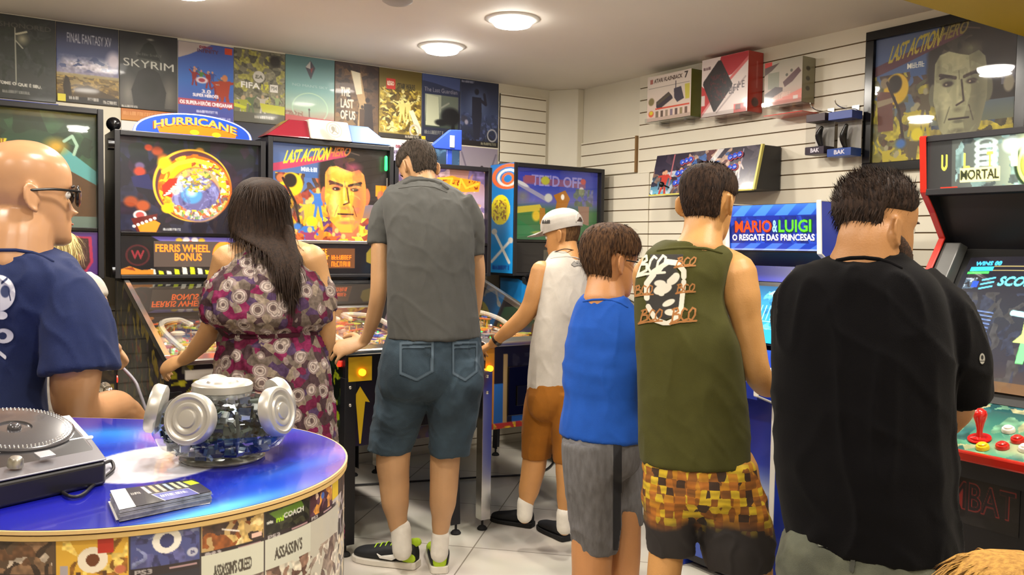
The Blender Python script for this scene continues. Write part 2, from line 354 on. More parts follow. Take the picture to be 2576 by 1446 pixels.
def surf(name, art, fn, mt, parent=None, thick=None, loc=None):
    """mesh sheet carrying a painting; fn(X, Y) -> (h, w, 3) points. thick: vector, gives a solid back and sides"""
    h, w = art.h, art.w; Pts = fn(art.X, art.Y).reshape(-1, 3); idx = np.arange(h * w).reshape(h, w)
    q = np.stack([idx[:-1, :-1], idx[1:, :-1], idx[1:, 1:], idx[:-1, 1:]], -1).reshape(-1, 4)
    if art.clear:
        al = art.al; kl = getattr(art, 'kill', np.zeros((h, w), bool)); kq = (kl[:-1, :-1] | kl[1:, :-1] | kl[1:, 1:] | kl[:-1, 1:]).reshape(-1); k = ~kq & ((np.maximum(np.maximum(al[:-1, :-1], al[1:, :-1]), np.maximum(al[1:, 1:], al[:-1, 1:])) > .45).reshape(-1)); q = q[k]
        used = np.unique(q); rm = -np.ones(h * w, int); rm[used] = np.arange(len(used)); q = rm[q]; Pts = Pts[used]; sel = used
    else: sel = np.arange(h * w)
    col = art.a.reshape(-1, 3)[sel]; col = np.where(col <= .04045, col / 12.92, ((col + .055) / 1.055) ** 2.4)
    nfront = len(q)
    if thick is not None:
        b0 = len(Pts); fr = idx; border = np.concatenate([fr[0, :], fr[1:, -1], fr[-1, -2::-1], fr[-2:0:-1, 0]]); nb = len(border)
        Pts = np.vstack([Pts, Pts[border] + np.array(thick)]); col = np.vstack([col, col[border]])
        bi = np.arange(nb); q = np.vstack([q, np.stack([border, border[(bi + 1) % nb], b0 + (bi + 1) % nb, b0 + bi], -1)])
    me = bpy.data.meshes.new(name); me.vertices.add(len(Pts)); me.vertices.foreach_set('co', Pts.astype(np.float32).ravel())
    faces = q.ravel(); nf = len(q); extra = []
    if thick is not None: extra = list(b0 + np.arange(nb))
    me.loops.add(len(faces) + len(extra)); me.loops.foreach_set('vertex_index', np.concatenate([faces, np.array(extra, int)]).astype(np.int32))
    me.polygons.add(nf + (1 if extra else 0)); me.polygons.foreach_set('loop_start', np.concatenate([np.arange(nf) * 4, [nf * 4] if extra else []]).astype(np.int32))
    me.update(calc_edges=True)
    ca = me.color_attributes.new('Col', 'FLOAT_COLOR', 'POINT'); ca.data.foreach_set('color', np.hstack([col, np.ones((len(col), 1))]).astype(np.float32).ravel())
    me.materials.append(mt); me.validate(); return link(name, me, parent, loc)
def plane(o, ux, uy):
    o, ux, uy = (np.array(v, float) for v in (o, ux, uy)); return lambda X, Y: o + X[..., None] * ux + Y[..., None] * uy
MATTE = art_mat('printed_paper', .5, coat=.06); GLOSSY = art_mat('glossy_print', .25, coat=.5); CARD = art_mat('printed_card', .4)
# ------------------------------------------------------------------ the room
WY, WX = 5.06, 3.87
def struct(name, mb, mats, **k):
    o = mb.build(name, mats, **k); return tag(o, kind='structure')
def floor_mat():
    M = bpy.data.materials.new('floor_tiles'); M.use_nodes = True; nt = M.node_tree; B = nt.nodes['Principled BSDF']; L = nt.links.new
    g = nt.nodes.new('ShaderNodeNewGeometry'); mp = nt.nodes.new('ShaderNodeMapping'); mp.inputs['Rotation'].default_value = (0, 0, -PI / 4); mp.inputs['Location'].default_value = (-3.83 + 6.57, -.912 + 6.57, 0)
    L(g.outputs['Position'], mp.inputs[0])
    br = nt.nodes.new('ShaderNodeTexBrick'); br.offset = 0; br.inputs['Scale'].default_value = 1; br.inputs['Brick Width'].default_value = .657; br.inputs['Row Height'].default_value = .657
    br.inputs['Mortar Size'].default_value = .0032; br.inputs['Mortar Smooth'].default_value = .1; br.inputs['Bias'].default_value = 0
    br.inputs['Color1'].default_value = (*lin('d6d0c4'), 1); br.inputs['Color2'].default_value = (*lin('cfc9bd'), 1); br.inputs['Mortar'].default_value = (*lin('8f877b'), 1)
    L(mp.outputs[0], br.inputs['Vector'])
    nz = nt.nodes.new('ShaderNodeTexNoise'); nz.inputs['Scale'].default_value = 3; nz.inputs['Detail'].default_value = 6; L(g.outputs['Position'], nz.inputs['Vector'])
    mx = nt.nodes.new('ShaderNodeMix'); mx.data_type = 'RGBA'; mx.blend_type = 'MULTIPLY'; mx.inputs[0].default_value = .16
    L(br.outputs['Color'], mx.inputs[6]); L(nz.outputs['Color'], mx.inputs[7]); L(mx.outputs[2], B.inputs['Base Color'])
    B.inputs['Roughness'].default_value = .22; return M
WALLM = mat('cream_paint', 'dcd5c2', .6, noise_amt=.05, nscale=3)
SLATW = mat('slatwall_melamine', 'e3dcc9', .35, noise_amt=.03, nscale=5); GROOVE = mat('slat_groove', '6e5a40', .8); EDGEB = mat('board_edge', '8a6a42', .8)
struct('floor', MB().box(-3, -1.6, -.1, 4.0, 5.2, 0), floor_mat())
struct('ceiling', MB().box(-3, -1.6, CEIL, 4.0, 5.2, CEIL + .1), mat('ceiling_paint', 'eae2d6', .7, noise_amt=.03, nscale=2, bump=.05, bscale=60))
struct('wall_left', MB().box(-3, WY, 0, WX, WY + .12, CEIL), WALLM)
struct('wall_back', MB().box(-3, -1.7, 0, 4, -1.6, CEIL), WALLM)
struct('wall_front', MB().box(-3.1, -1.6, 0, -3, WY, CEIL), WALLM)
GR = [1.735 + .0795 * k for k in range(-22, 11)]
def slats(name, axis, a0, a1, z0, z1, face, back, m=None):
    """slatted board panel: white boards with dark sunk grooves; axis 'x' runs along x at depth y=face"""
    mb = MB()
    def bx(z_0, z_1, d0, mi):
        if z_1 - z_0 < .001: return
        if axis == 'y': mb.box(min(d0, back), a0, z_0, max(d0, back), a1, z_1, mi)
        else: mb.box(a0, min(d0, back), z_0, a1, max(d0, back), z_1, mi)
    sgn = 1 if back > face else -1
    bx(z0 + .001, z1 - .001, face + sgn * .007, 1)
    zs = [z for z in GR if z0 + .01 < z < z1 - .01]; cur = z0
    for z in zs: bx(cur, z - .0035, face, 0); cur = z + .0035
    bx(cur, z1, face, 0)
    return struct(name, mb, [SLATW, GROOVE])
slats('wall_right', 'y', -1.6, 4.28, 0, CEIL, WX, WX + .14)
struct('trim_1', MB().box(WX + .004, 4.28, 0, WX + .14, WY + .12, CEIL), WALLM)
o = slats('trim_2', 'y', 4.30, 4.87, 1.905, 2.145, WX - .016, WX + .003)
struct('trim_3', MB().box(WX - .0165, 4.287, 1.905, WX + .003, 4.2995, 2.145), EDGEB)
slats('trim_4', 'y', 4.165, 4.87, 0, 1.895, WX - .009, WX - .0005)
slats('trim_5', 'x', 3.275, 3.665, 1.99, 2.462, WY - .02, WY - .0005)
slats('trim_6', 'x', 0.0, 3.665, .03, 1.05, WY - .02, WY - .0005)
struct('trim_7', MB().prism([(3.70, WY, 0), (WX, WY, 0), (WX, 4.87, 0), (3.83, 4.87, 0), (3.775, 4.93, 0), (3.75, WY, 0)][:1] + [(3.74, WY - .001, 0), (WX + .003, WY - .001, 0), (WX + .003, 4.872, 0), (3.82, 4.872, 0)], (0, 0, CEIL)), WALLM, bevel=.004)
struct('trim_8', MB().box(-3, 1.5, 2.30, WX - .001, 1.81, CEIL - .001), mat('yellow_beam_paint', 'b89a00', .45))
# ceiling lights
EMIT = mat('lamp_diffuser', 'fffaf0', .4, emit=34)
for i, (lx, ly) in enumerate(LAMPS):
    names = {0: 'round ceiling downlight, the nearer and larger of the two in view', 1: 'round ceiling downlight, the farther of the two in view, nearer the corner'}
    t = thing('ceiling_light', names.get(i, 'round ceiling downlight outside the picture, above the shop floor'), 'ceiling light', (lx, ly, CEIL), 'recessed ceiling downlights')
    MB().lathe((lx, ly, CEIL), [(.135, 0), (.135, -.004), (.125, -.009), (.103, -.011), (.1, -.008), (.1, 0)], seg=40, cap=False).build('rim', mat('white_metal_rim', 'd9d5cb', .3), t)
    MB().lathe((lx, ly, CEIL - .001), [(.099, 0), (.099, -.02), (.09, -.032), (.06, -.04), (.02, -.042)], seg=36).build('diffuser', EMIT, t)
q = on_z(1000, -2, CEIL)
t = MB().lathe((q.x, q.y, CEIL), [(.07, 0), (.07, -.01), (.05, -.022), (.02, -.024)], seg=28).build('ceiling_sensor', mat('grey_plastic', 'a8a29a', .5)); tag(t, 'small round grey ceiling fitting at the top edge of the picture', 'ceiling sensor')
# ------------------------------------------------------------------ posters on the left wall
PX = [.237, .537, .837, 1.139, 1.447, 1.75, 2.062, 2.36, 2.666, 2.958, 3.266]
def poster(i, z1, z0, label, draw, x0=None, x1=None, w=96, group='game posters on the left wall', name='poster', y=WY - .006):
    x0 = PX[i] if x0 is None else x0; x1 = PX[i + 1] - .003 if x1 is None else x1
    a = Art(w, int(w * (z1 - z0) / (x1 - x0)), '303030'); draw(a)
    o = surf(name, a, plane((x0, y, z1), (x1 - x0, 0, 0), (0, 0, z0 - z1)), MATTE, thick=(0, .004, 0)); return tag(o, label, 'poster', group)
def d1(a):
    a.g([(0, '2a2c2e'), (.4, '353a36'), (.8, '4a4c4a'), (1, '3a3c3c')]).n((0, 0, 1, 1), 3, 4, [None, '30382f', None, '454a48'], .5, soft=.1)
    a.t('DISHONORED', .02, .09, .93, .145, '5e5c56', bold=False).l([(.39, .15), (.4, .82)], .014, 'b8b8a8').e(.5, .27, .12, .09, 'a09c84', .9).l([(.41, .22), (.56, .18)], .03, 'c4c0a8').l([(.4, .3), (.5, .38)], .02, 'a8a898')
    a.t('RETOME O QUE É SEU.', .05, .78, .78, .83, 'c8c6be', slope=.02).dash(.2, .9, .6, .925, '8a8a84', 2)
def d2(a):
    a.g([(0, '23242c'), (.25, '43486a'), (.5, '4c5a86'), (.62, '8c86a4'), (.63, 'a89a70'), (.8, '8e7440'), (1, '3a3028')])
    a.n((0, .38, 1, .66), 5, 5, [None, 'c0b8c8', 'd8d0d8'], .9, 1.6, soft=.12).e(.92, .42, .16, .16, 'd0c6d4', .6).n((0, .66, 1, 1), 9, 6, ['4a3a22', 'b09048', '6a5228', None], .6, 2)
    a.p([(.12, .92), (.1, .78), (.14, .66), (.19, .68), (.22, .76), (.24, .92)], '33291c').p([(.22, 1), (.3, .8), (.5, .76), (.72, .82), (1, .9), (1, 1)], '4c3c24').p([(0, .93), (1, .9), (1, 1), (0, 1)], '2a2622')
    a.t('FINAL FANTASY XV', .17, .12, .88, .24, 'c9c9d6', bold=False).r(.02, .9, .14, .99, 'e0d23a').dash(.2, .92, .34, .95, 'c0bcb4', 1).dash(.5, .92, .66, .95, 'c0bcb4', 1, 2).dash(.75, .94, .97, .97, 'c0bcb4', 2, 3)
def d3(a):
    a.g([(0, '26262a'), (.5, '3a3c3a'), (1, '3e3a38')]).e(.5, .3, .4, .3, '50524c', .9).p([(.3, .32), (.42, .14), (.5, .1), (.58, .14), (.7, .34)], '262a26').e(.53, .07, .08, .02, '9a988e', .8)
    a.e(.15, .8, .2, .3, '7a766e', .9).e(.85, .78, .18, .3, '6a665e', .9).p([(.25, 1), (.2, .75), (.32, .5), (.5, .42), (.68, .5), (.8, .75), (.76, 1)], '2c2c2a').e(.5, .7, .2, .16, '22241f', .5)
    a.t('The Elder Scrolls V', .28, .255, .72, .29, '77766e', bold=False).t('SKYRIM', .07, .345, .93, .445, 'd0d0c6', bold=False, slope=.015).r(0, .965, 1, 1, '2c2826').dash(.04, .965, .3, .985, 'b4b0a8', 2)
def d4(a):
    a.g([(0, '4a5aa8'), (.5, '3a6ab8'), (1, '4a4a9c')]).p([(0, 0), (.6, 0), (.2, .16), (0, .22)], 'b8aca8').r(.84, .02, .97, .1, 'd0482a').t('DISNEY', .38, .03, .62, .06, '8a3a4a').t('INFINITY', .34, .07, .72, .115, '5a3a5a')
    a.people(4, 9, (.1, .3, .9, .55), .13, ['8a2a2a', '3a4a8a', '4a7a3a', 'a04a2a', '5a5a66'], 'c08a70').people(8, 2, (.72, .4, .84, .5), .3, ['a03a22'], 'c07a50')
    a.e(.42, .48, .13, .05, 'd4c4cc', .3).e(.42, .48, .07, .03, 'a03a4a', .3).t('3.0', .42, .6, .58, .65, 'e4dce4').t('SUPER HEROES', .26, .66, .72, .7, 'e4dce8').r(0, .74, 1, .82, 'b04a5a').t('OS SUPER-HERÓIS CHEGARAM', .03, .75, .97, .81, 'f0e8ec')
    a.dash(.33, .88, .7, .905, 'c8c8e8', 3).dash(.06, .955, .94, .98, 'a8a8d0', 5, 3)
def d5(a):
    a.g([(0, '6a6658'), (.5, '7d7a62'), (1, '6a6a50')]).n((0, 0, 1, .8), 11, 5, ['4a4a3e', '8a866e', None, 'a8a44a', '6e6a5a'], .75)
    a.people(3, 5, (.15, .55, .9, .7), .2, ['8a9a6a', 'b0a89a', '9aa03a', '5a6a4a'], 'b09878').e(.8, .12, .14, .1, '2e2a26', .4).e(.48, .36, .12, .085, 'c2beb4', .1).t('EA', .41, .335, .56, .385, '6a6a5c', shear=.2)
    a.t('FIFA', .13, .45, .5, .53, 'e2e0d8').t('17', .53, .46, .68, .53, 'c8c83a').r(.7, .45, .86, .55, 'd8d4cc').t('PS4', .72, .47, .84, .52, '8a8a80').p([(.5, .72), (1, .74), (1, .86), (.55, .84)], 'b8b838').p([(0, .75), (.25, .79), (.2, .82), (0, .8)], 'c0c428').r(0, .86, 1, 1, '57564a').dash(.4, .9, .8, .93, 'a8a498', 2)
def d6(a):
    a.g([(0, '56787a'), (.5, '7aa8a4'), (.8, 'a4b8a2'), (.9, 'a87068'), (1, 'a84a48')]).ring(.5, .78, .36, .23, .05, 'a8c8ac', .7).e(.5, .78, .34, .2, '9ab8a0', .6, a=.6).r(0, .84, 1, .93, 'a4aa94', .5)
    a.p([(.5, .05), (.6, .16), (.51, .34), (.4, .16)], '4c4a52').p([(.5, .06), (.5, .18), (.4, .16)], 'b8b4b0').p([(.5, .18), (.56, .15), (.52, .25)], '8a4a4a').t("NO MAN'S SKY", .14, .42, .86, .46, 'a4c2be', bold=False)
    a.l([(.48, .8), (.485, .94)], .02, '5a4a48').e(.48, .8, .02, .02, '5a4a48').n((0, .84, .35, .92), 4, 9, [None, '8a6a5a'], .8).p([(0, .9), (1, .93), (1, 1), (0, 1)], 'b05050')
def d7(a):
    a.g([(0, '3a2620'), (.5, '6a5038'), (1, '8a7048')]).n((0, 0, 1, 1), 13, 4, ['2e221c', '5a4432', None, '7a5a38'], .7, soft=.05).p([(.34, .1), (.58, .12), (.7, .5), (.85, .9), (.5, .95), (.55, .55)], 'c0a070', .85).p([(.36, .1), (.56, .12), (.62, .4), (.48, .42)], 'e4d8b8')
    a.e(.74, .48, .06, .04, '2a1e1a', .3).p([(.66, .53), (.84, .53), (.9, 1), (.62, 1)], '2c211f').e(.62, .58, .04, .03, '3a2a20', .3).p([(.56, .61), (.68, .61), (.66, .85), (.56, .85)], '4a3424').r(.72, 0, 1, 1, '2c2022', .35)
    for k, s in enumerate(('THE', 'LAST', 'OF US')): a.t(s, .13, .34 + k * .155, [.34, .42, .46][k], .46 + k * .155, 'e0d2bc')
def d8(a):
    a.g([(0, '6a5a28'), (.3, '7a6a30'), (1, '8a7430')]).n((0, .25, 1, .93), 21, 6, ['4e4018', '9a8430', 'c8b04a', 'e0d48a', '6a5420'], .9, soft=.04).people(6, 4, (.2, .35, .8, .5), .22, ['b09838', '8a7020', 'd8c878'], 'e0d080')
    a.r(.16, .14, .37, .29, 'c83a30').t('LEGO', .19, .18, .34, .24, 'f0e4c8').t('STAR WARS', .42, .19, .84, .28, '3a3420').p([(.7, .58), (.8, .56), (1, .82), (1, .9), (.9, .9)], 'e8e0b8').ring(.84, .86, .11, .08, .22, 'b8b0a0').r(0, .93, 1, 1, '2e2820').dash(.62, .945, .94, .972, 'a8a090', 3)
def d9(a):
    a.g([(0, '3a4468'), (.22, '2c3450'), (1, '222638')]).p([(0, 0), (1, .02), (1, .2), (.3, .12), (0, .1)], '4a5888').t('The Last Guardian', .06, .19, .92, .255, '9a96a0', bold=False)
    a.g([(0, '9aa08a'), (.5, '8a9080'), (1, '2e3a34')], box=(.08, .29, .95, .78)).r(.5, .29, .95, .78, '3a4440', .55).p([(.12, .3), (.42, .32), (.46, .76), (.1, .76)], 'b8bca0').e(.76, .6, .3, .16, '15171c', .3).e(.5, .7, .2, .06, '14161a', .4).l([(.5, .48), (.7, .4)], .04, '8a8e80').e(.82, .8, .06, .12, '14161a', .3)
    a.dash(.08, .835, .56, .88, '8c8c84', 1).r(0, .93, .1, .99, 'd8b82a')
def d10(a):
    a.g([(0, '2a3048'), (.5, '3c486a'), (1, '20222c')]).e(.45, .35, .35, .3, '5a6a90', .9).n((0, .5, 1, .95), 31, 6, [None, '2a3254', None, '4a5680'], .7)
    a.e(.42, .17, .07, .055, '262838', .3).p([(.3, .25), (.54, .25), (.56, .55), (.5, .9), (.36, .9), (.3, .55)], '272a3c').l([(.54, .3), (.66, .35), (.62, .2)], .07, '2a2c3e').e(.1, .6, .1, .06, '3a3a4c', .4).e(.16, .65, .06, .05, '9a96a8', .5)
    a.ring(.84, .82, .12, .09, .16, '9a9a9e').r(0, .92, 1, 1, '221f22').dash(.55, .94, .94, .97, '8a8870', 3).dash(.03, .02, .35, .045, '9a9cb0', 2)
T = 2.525
for i, (z1, z0, lb, dr) in enumerate([(T, 2.105, 'dark grey game poster with a thin pale sword, leftmost of the top row', d1), (T, 2.115, 'game poster of blue sky and clouds over a golden field', d2), (T, 2.115, 'dark grey game poster lettered SKYRIM', d3), (T - .01, 2.09, 'blue game poster with small coloured figures and OS SUPER-HEROIS CHEGARAM', d4), (T - .005, 2.10, 'olive green football game poster lettered FIFA 17', d5), (T, 2.13, 'pale teal game poster with a dark diamond shape over a rising planet', d6), (T, 2.07, 'brown game poster lettered THE LAST OF US', d7), (T, 2.085, 'golden game poster with a red square logo', d8), (T, 2.085, 'dark blue game poster lettered The Last Guardian', d9), (T, 2.085, 'dark blue game poster with a standing figure, rightmost of the top row', d10)]):
    poster(i, z1, z0, lb, dr)
# lower row
def strip(a): a.g([(0, '4450a0'), (1, '4a6ab8')]).dash(.68, .4, .95, .75, 'b0c4e8', 2)
poster(0, 2.10, 2.03, 'narrow blue printed strip under the leftmost dark poster', strip, x0=.237, x1=.545)
def orange(a):
    a.g([(0, 'b86a2a'), (1, 'c88434')]).dash(.04, .25, .96, .5, 'd89a5a', 5)
poster(2, 2.113, 2.05, 'narrow orange strip below the SKYRIM poster', orange, x0=.845, x1=1.13)
def sims(a):
    a.g([(0, 'dcd8d4'), (1, 'd0d4d8')]).p([(.14, .35), (.24, .25), (.34, .35), (.24, .5)], '4a9a4a').t('S', .4, .22, .62, .5, '4a6ab0').r(0, .7, 1, 1, '8ab0c8')
poster(2, 2.045, 1.68, 'white poster with a green diamond behind the arched topper', sims, x0=.845, x1=1.13)
def low4(a): a.g([(0, '24242c'), (.5, '3c4468'), (1, '2a2c3a')]).n((0, .3, 1, 1), 17, 5, [None, '5a608a', '30303a'], .8).people(2, 3, (.2, .4, .8, .6), .16, ['3a3a48', '5a5a6a'], '8a7a70')
poster(4, 2.098, 1.69, 'dark blue poster partly hidden behind the red topper', low4)
poster(3, 2.087, 1.69, 'dark poster hidden behind the arched topper', low4)
def inf2(a):
    a.g([(0, 'd4cccc'), (.35, 'a8a8cc'), (.6, '6a70b0'), (1, '4a4a8a')]).t('DISNEY', .4, .08, .6, .13, '8a3a4a').t('INFINITY', .28, .17, .72, .23, '5a4a6a').r(.84, .02, .98, .13, 'c83a30').people(5, 5, (.1, .45, .9, .6), .2, ['b05a4a', '5a5ab0', 'c0a0b0'], 'd0a890')
poster(7, 2.075, 1.69, 'pale poster lettered INFINITY behind the tall man', inf2)
def skull(a):
    a.g([(0, '2c4c78'), (.4, '46688c'), (1, '1e3450')]).n((0, 0, 1, .6), 6, 5, [None, '6a94b8', None], .6).e(.52, .42, .4, .32, '34485c', .6).e(.28, .55, .14, .1, '141c28', .4).e(.72, .55, .14, .1, '141c28', .4)
    a.l([(.12, .5), (.3, .4), (.45, .5)], .05, '8aa4b8').l([(.58, .5), (.72, .4), (.9, .5)], .05, '8aa4b8').p([(.45, .8), (.52, .66), (.6, .8)], '141c28').n((.25, .82, .8, 1), 8, 9, ['9ab0c4', '2a3c50', 'b4c4d0'], .8).dash(.05, .03, .3, .07, 'a4bcd8', 1)
poster(8, 2.075, 1.69, 'blue poster of a skull above the machine at the tall man', skull)
def guard(a):
    a.g([(0, '8a8090'), (.5, 'a098a0'), (1, '6a6474')]).l([(.05, .1), (.2, .4), (.4, .6)], .04, '6e6678').l([(.95, .1), (.8, .4)], .04, '6e6678').p([(.3, 1), (.35, .6), (.5, .45), (.6, .3), (.7, .45), (.75, .7), (.8, 1)], '322c34').e(.58, .36, .06, .07, '2c262e').n((.4, .7, .75, 1), 9, 8, ['4a4450', 'c8c0c4', '3a343e'], .8)
poster(9, 2.075, 1.66, 'mauve poster of a hooded standing figure, last of the lower row', guard)
def dk(a): a.g([(0, '1c2238'), (1, '3a3c58')]).n((0, 0, 1, 1), 12, 5, [None, '4a4a6c', '22243a'], .7)
poster(9, 1.98, 1.6, 'dark blue poster under the slatted panel in the corner', dk, x0=3.275, x1=3.66)
# ------------------------------------------------------------------ pinball machines along the left wall
LIT = art_mat('backlit_art', .3, emit=.62); LITLOW = art_mat('dim_backlit_art', .3, emit=.28); SCREEN = art_mat('lit_screen', .2, emit=1.2); DMD = art_mat('dot_display', .3, emit=2.2)
SIDE = art_mat('cabinet_artwork', .35, coat=.3); PANE = glass_mat('clear_glass'); PANE2 = glass_mat('playfield_glass', (.97, .97, .97), .02, 1.3)
def ledmat(n, c, e): return mat(n, c, .3, emit=e)
L_OR, L_RED, L_GRN, L_BLU, L_WHT = ledmat('amber_lamp', 'ff9a1a', 3), ledmat('red_lamp', 'ff2818', 3), ledmat('green_lamp', '28ff60', 3), ledmat('blue_lamp', '6090ff', 3), ledmat('warm_lamp', 'fff0c0', 3)
Z0, Z1 = .935, 1.215         # rail height at the lockbar and at the backbox
def dmd(parent, x0, x1, z0, z1, yf, draw, w=200):
    a = Art(w, int(w * (z1 - z0) / (x1 - x0)), '1c1410'); draw(a)
    # dark gaps between the dots
    surf('display', a, plane((x0, yf, z1), (x1 - x0, 0, 0), (0, 0, z0 - z1)), DMD, parent)
def pinball(name, label, x0, x1, yf, bx0, bx1, btop, translite, panel, disp, side, front, playfield, legm, seed, glow=LIT, start=None, knob=True, railm=CHROME, byf=4.5):
    t = thing(name, label, 'pinball machine', ((x0 + x1) / 2, yf, 0), 'pinball machines along the left wall')
    yb = byf + .28; w = x1 - x0; ys = byf + .02; sl = (Z1 - Z0) / (byf - yf)
    # cabinet: open topped box
    mb = MB(); zf, zb = .49, .60
    for xa, xb in ((x0, x0 + .018), (x1 - .018, x1)):
        mb.prism([(xa, yf, zf), (xa, yb, zb), (xa, yb, Z1), (xa, ys, Z1 - .01), (xa, yf, Z0 - .02)], (xb - xa, 0, 0))
    mb.box(x0 + .018, yf, zf, x1 - .018, yf + .018, Z0 - .02); mb.box(x0 + .018, yb - .02, zb, x1 - .018, yb, Z1 - .02)
    mb.prism([(x0 + .018, yf + .018, zf + .01), (x0 + .018, yb - .02, zb + .01), (x0 + .018, yb - .02, zb + .025), (x0 + .018, yf + .018, zf + .025)], (w - .036, 0, 0))
    mb.build('cabinet', BLACK, t, bevel=.002)
    # side and front art
    a = Art(150, 60, '202020'); side(a)
    def fs(X, Y):
        y = yf + .03 + X * (yb - yf - .05); top = np.minimum(Z0 - .035 + (y - yf) * sl, Z1 - .02); bot = zf + .02 + (y - yf) * .09
        return np.stack([np.full_like(X, x0 - .001), y, top + (bot - top) * Y], -1)
    surf('side_artwork', a, fs, SIDE, t)
    a = Art(90, 66, '202020'); front(a)
    surf('front_artwork', a, plane((x0 + .01, yf - .0012, Z0 - .03), (w - .02, 0, 0), (0, 0, zf + .03 - Z0)), SIDE, t)
    # lockbar, rails, glass
    MB().prism([(x0 - .006, yf - .02, Z0 - .03), (x0 - .006, yf + .05, Z0 - .03), (x0 - .006, yf + .06, Z0 + .006), (x0 - .006, yf - .012, Z0 - .006), (x0 - .006, yf - .02, Z0 - .012)], (w + .012, 0, 0)).build('lockbar', railm, t, bevel=.004)
    for xa in (x0 - .005, x1 - .02):
        MB().prism([(xa, yf + .05, Z0 - .028), (xa, byf, Z1 - .042), (xa, byf, Z1 - .004), (xa, yf + .05, Z0 + .006)], (.025, 0, 0)).build('side_rail', railm, t, bevel=.002)
    MB().prism([(x0 + .016, yf + .055, Z0 - .002), (x0 + .016, byf, Z1 - .012), (x0 + .016, byf, Z1 - .009), (x0 + .016, yf + .055, Z0 + .001)], (w - .034, 0, 0)).build('playfield_glass', PANE2, t)
    # playfield
    pz = lambda y: Z0 - .10 + (y - yf) * .12
    a = Art(100, 180, '806850'); playfield(a)
    pf = surf('playfield', a, lambda X, Y: np.stack([x0 + .02 + X * (w - .04), yf + .06 + (1 - Y) * (byf - yf - .03), pz(yf + .06 + (1 - Y) * (byf - yf - .03))], -1), art_mat('playfield_art', .25, emit=.12), t)
    R = random.Random(seed)
    MB().box(x0 + .019, byf - .03, pz(byf) - .02, x1 - .019, byf - .01, Z1 - .04).build('rear_panel', mat('playfield_rear', '3a3026', .5), t)
    cols = [mat('plastic_' + c, c, .25, coat=.3) for c in ('c8d23a', 'd8602a', 'b8a890', '4a6ad0', 'a8321e', 'd8c8a8', '6a8a4a', 'e0a838')]
    for k in range(3):     # pop bumpers
        c = (x0 + w * R.uniform(.3, .7), yf + .62 + .09 * k); z = pz(c[1])
        b = MB().lathe((*c, z), [(.02, 0), (.02, .03), (.034, .034), (.034, .045), (.02, .052)], seg=20).build('bumper', R.choice(cols), t)
    rm = MB(); zz = pz(yf + .55)
    for s in (-1, 1):
        cx = (x0 + x1) / 2 + s * w * .27
        rm.tube([(cx, yf + .35, pz(yf + .35) + .05), (cx + s * .03, yf + .55, zz + .08), (cx, yf + .75, zz + .11), (cx - s * .1, yf + .85, zz + .11), (cx - s * .12, yf + .7, zz + .10)], .014, 8)
    rm.build('ramp', mat('clear_ramp', 'c8c0b0', .15, alpha=1, coat=.5), t)
    for k in range(26):
        px = R.uniform(x0 + .05, x1 - .05); py = R.uniform(yf + .25, byf - .06); z = pz(py); h = R.uniform(.03, .075); ww = R.uniform(.02, .06); an = R.uniform(0, 3)
        d = Vector((math.cos(an), math.sin(an), 0)); e = Vector((-d.y, d.x, 0))
        ps = MB().obox((px, py, z + h), d * ww, e * R.uniform(.01, .03), (0, 0, .0025), k % 8)
        ps.cyl((px - d.x * ww * .7, py - d.y * ww * .7, z), (px - d.x * ww * .7, py - d.y * ww * .7, z + h), .004, seg=6, m=7); ps.cyl((px + d.x * ww * .7, py + d.y * ww * .7, z), (px + d.x * ww * .7, py + d.y * ww * .7, z + h), .004, seg=6, m=2)
        ps.build('playfield_plastic', cols, t)
    for k in range(34):
        px = R.uniform(x0 + .06, x1 - .06); py = R.uniform(yf + .15, byf - .05); MB().ball((px, py, pz(py) + R.uniform(.004, .05)), .0055, 8).build('playfield_lamp', [L_OR, L_RED, L_WHT, L_GRN, L_BLU][k % 5], t)
    for s in (-1, 1):
        cx = (x0 + x1) / 2 + s * .075; MB().tube([(cx, yf + .16, pz(yf + .16) + .02), (cx - s * .055, yf + .13, pz(yf + .13) + .02)], [.011, .006], 10, sub=1).build('flipper', WHITE, t)
    # legs
    for xa, ya, zt in ((x0, yf, .80), (x1, yf, .80), (x0, yb, .86), (x1, yb, .86)):
        sx = 1 if xa == x0 else -1; sy = 1 if ya == yf else -1; g = .02
        l = MB().prism([(xa - sx * .004, ya - sy * .004, zt), (xa + sx * .05, ya - sy * .004, zt), (xa + sx * .05, ya, zt), (xa, ya, zt), (xa, ya + sy * .05, zt), (xa - sx * .004, ya + sy * .05, zt)], (-sx * g * .6, -sy * g, .05 - zt)).build('leg', legm, t, bevel=.0015)
        fx, fy = xa - sx * g * .6 + sx * .012, ya - sy * g + sy * .012
        MB().cyl((fx, fy, .018), (fx, fy, .075), .006, seg=10).lathe((fx, fy, 0), [(.024, 0), (.026, .006), (.018, .016), (.006, .022)], seg=20).build('leveler', RUBBER, l)
        for bz_ in (.04, .12): MB().ball((xa + sx * .02, ya - sy * .006, zt - bz_), .009, 10).build('leg_bolt', CHROME, l)
    # coin door, plunger, buttons
    cx = (x0 + x1) / 2
    cd = MB().box(cx - .14, yf - .012, .55, cx + .14, yf - .001, .80).build('coin_door', BLACKG, t, bevel=.004)
    for q_ in (-.09, .02): MB().box(cx + q_, yf - .02, .60, cx + q_ + .07, yf - .012, .70).build('coin_slot', mat('dark_steel', '4a4846', .35, 1), cd, bevel=.002)
    MB().cyl((x1 - .045, yf - .09, .84), (x1 - .045, yf - .001, .84), .006).ball((x1 - .045, yf - .1, .84), .019, 16).lathe((x1 - .045, yf - .012, .84), [(.022, 0), (.022, .011)], (0, 1, 0)).build('plunger', CHROME, t)
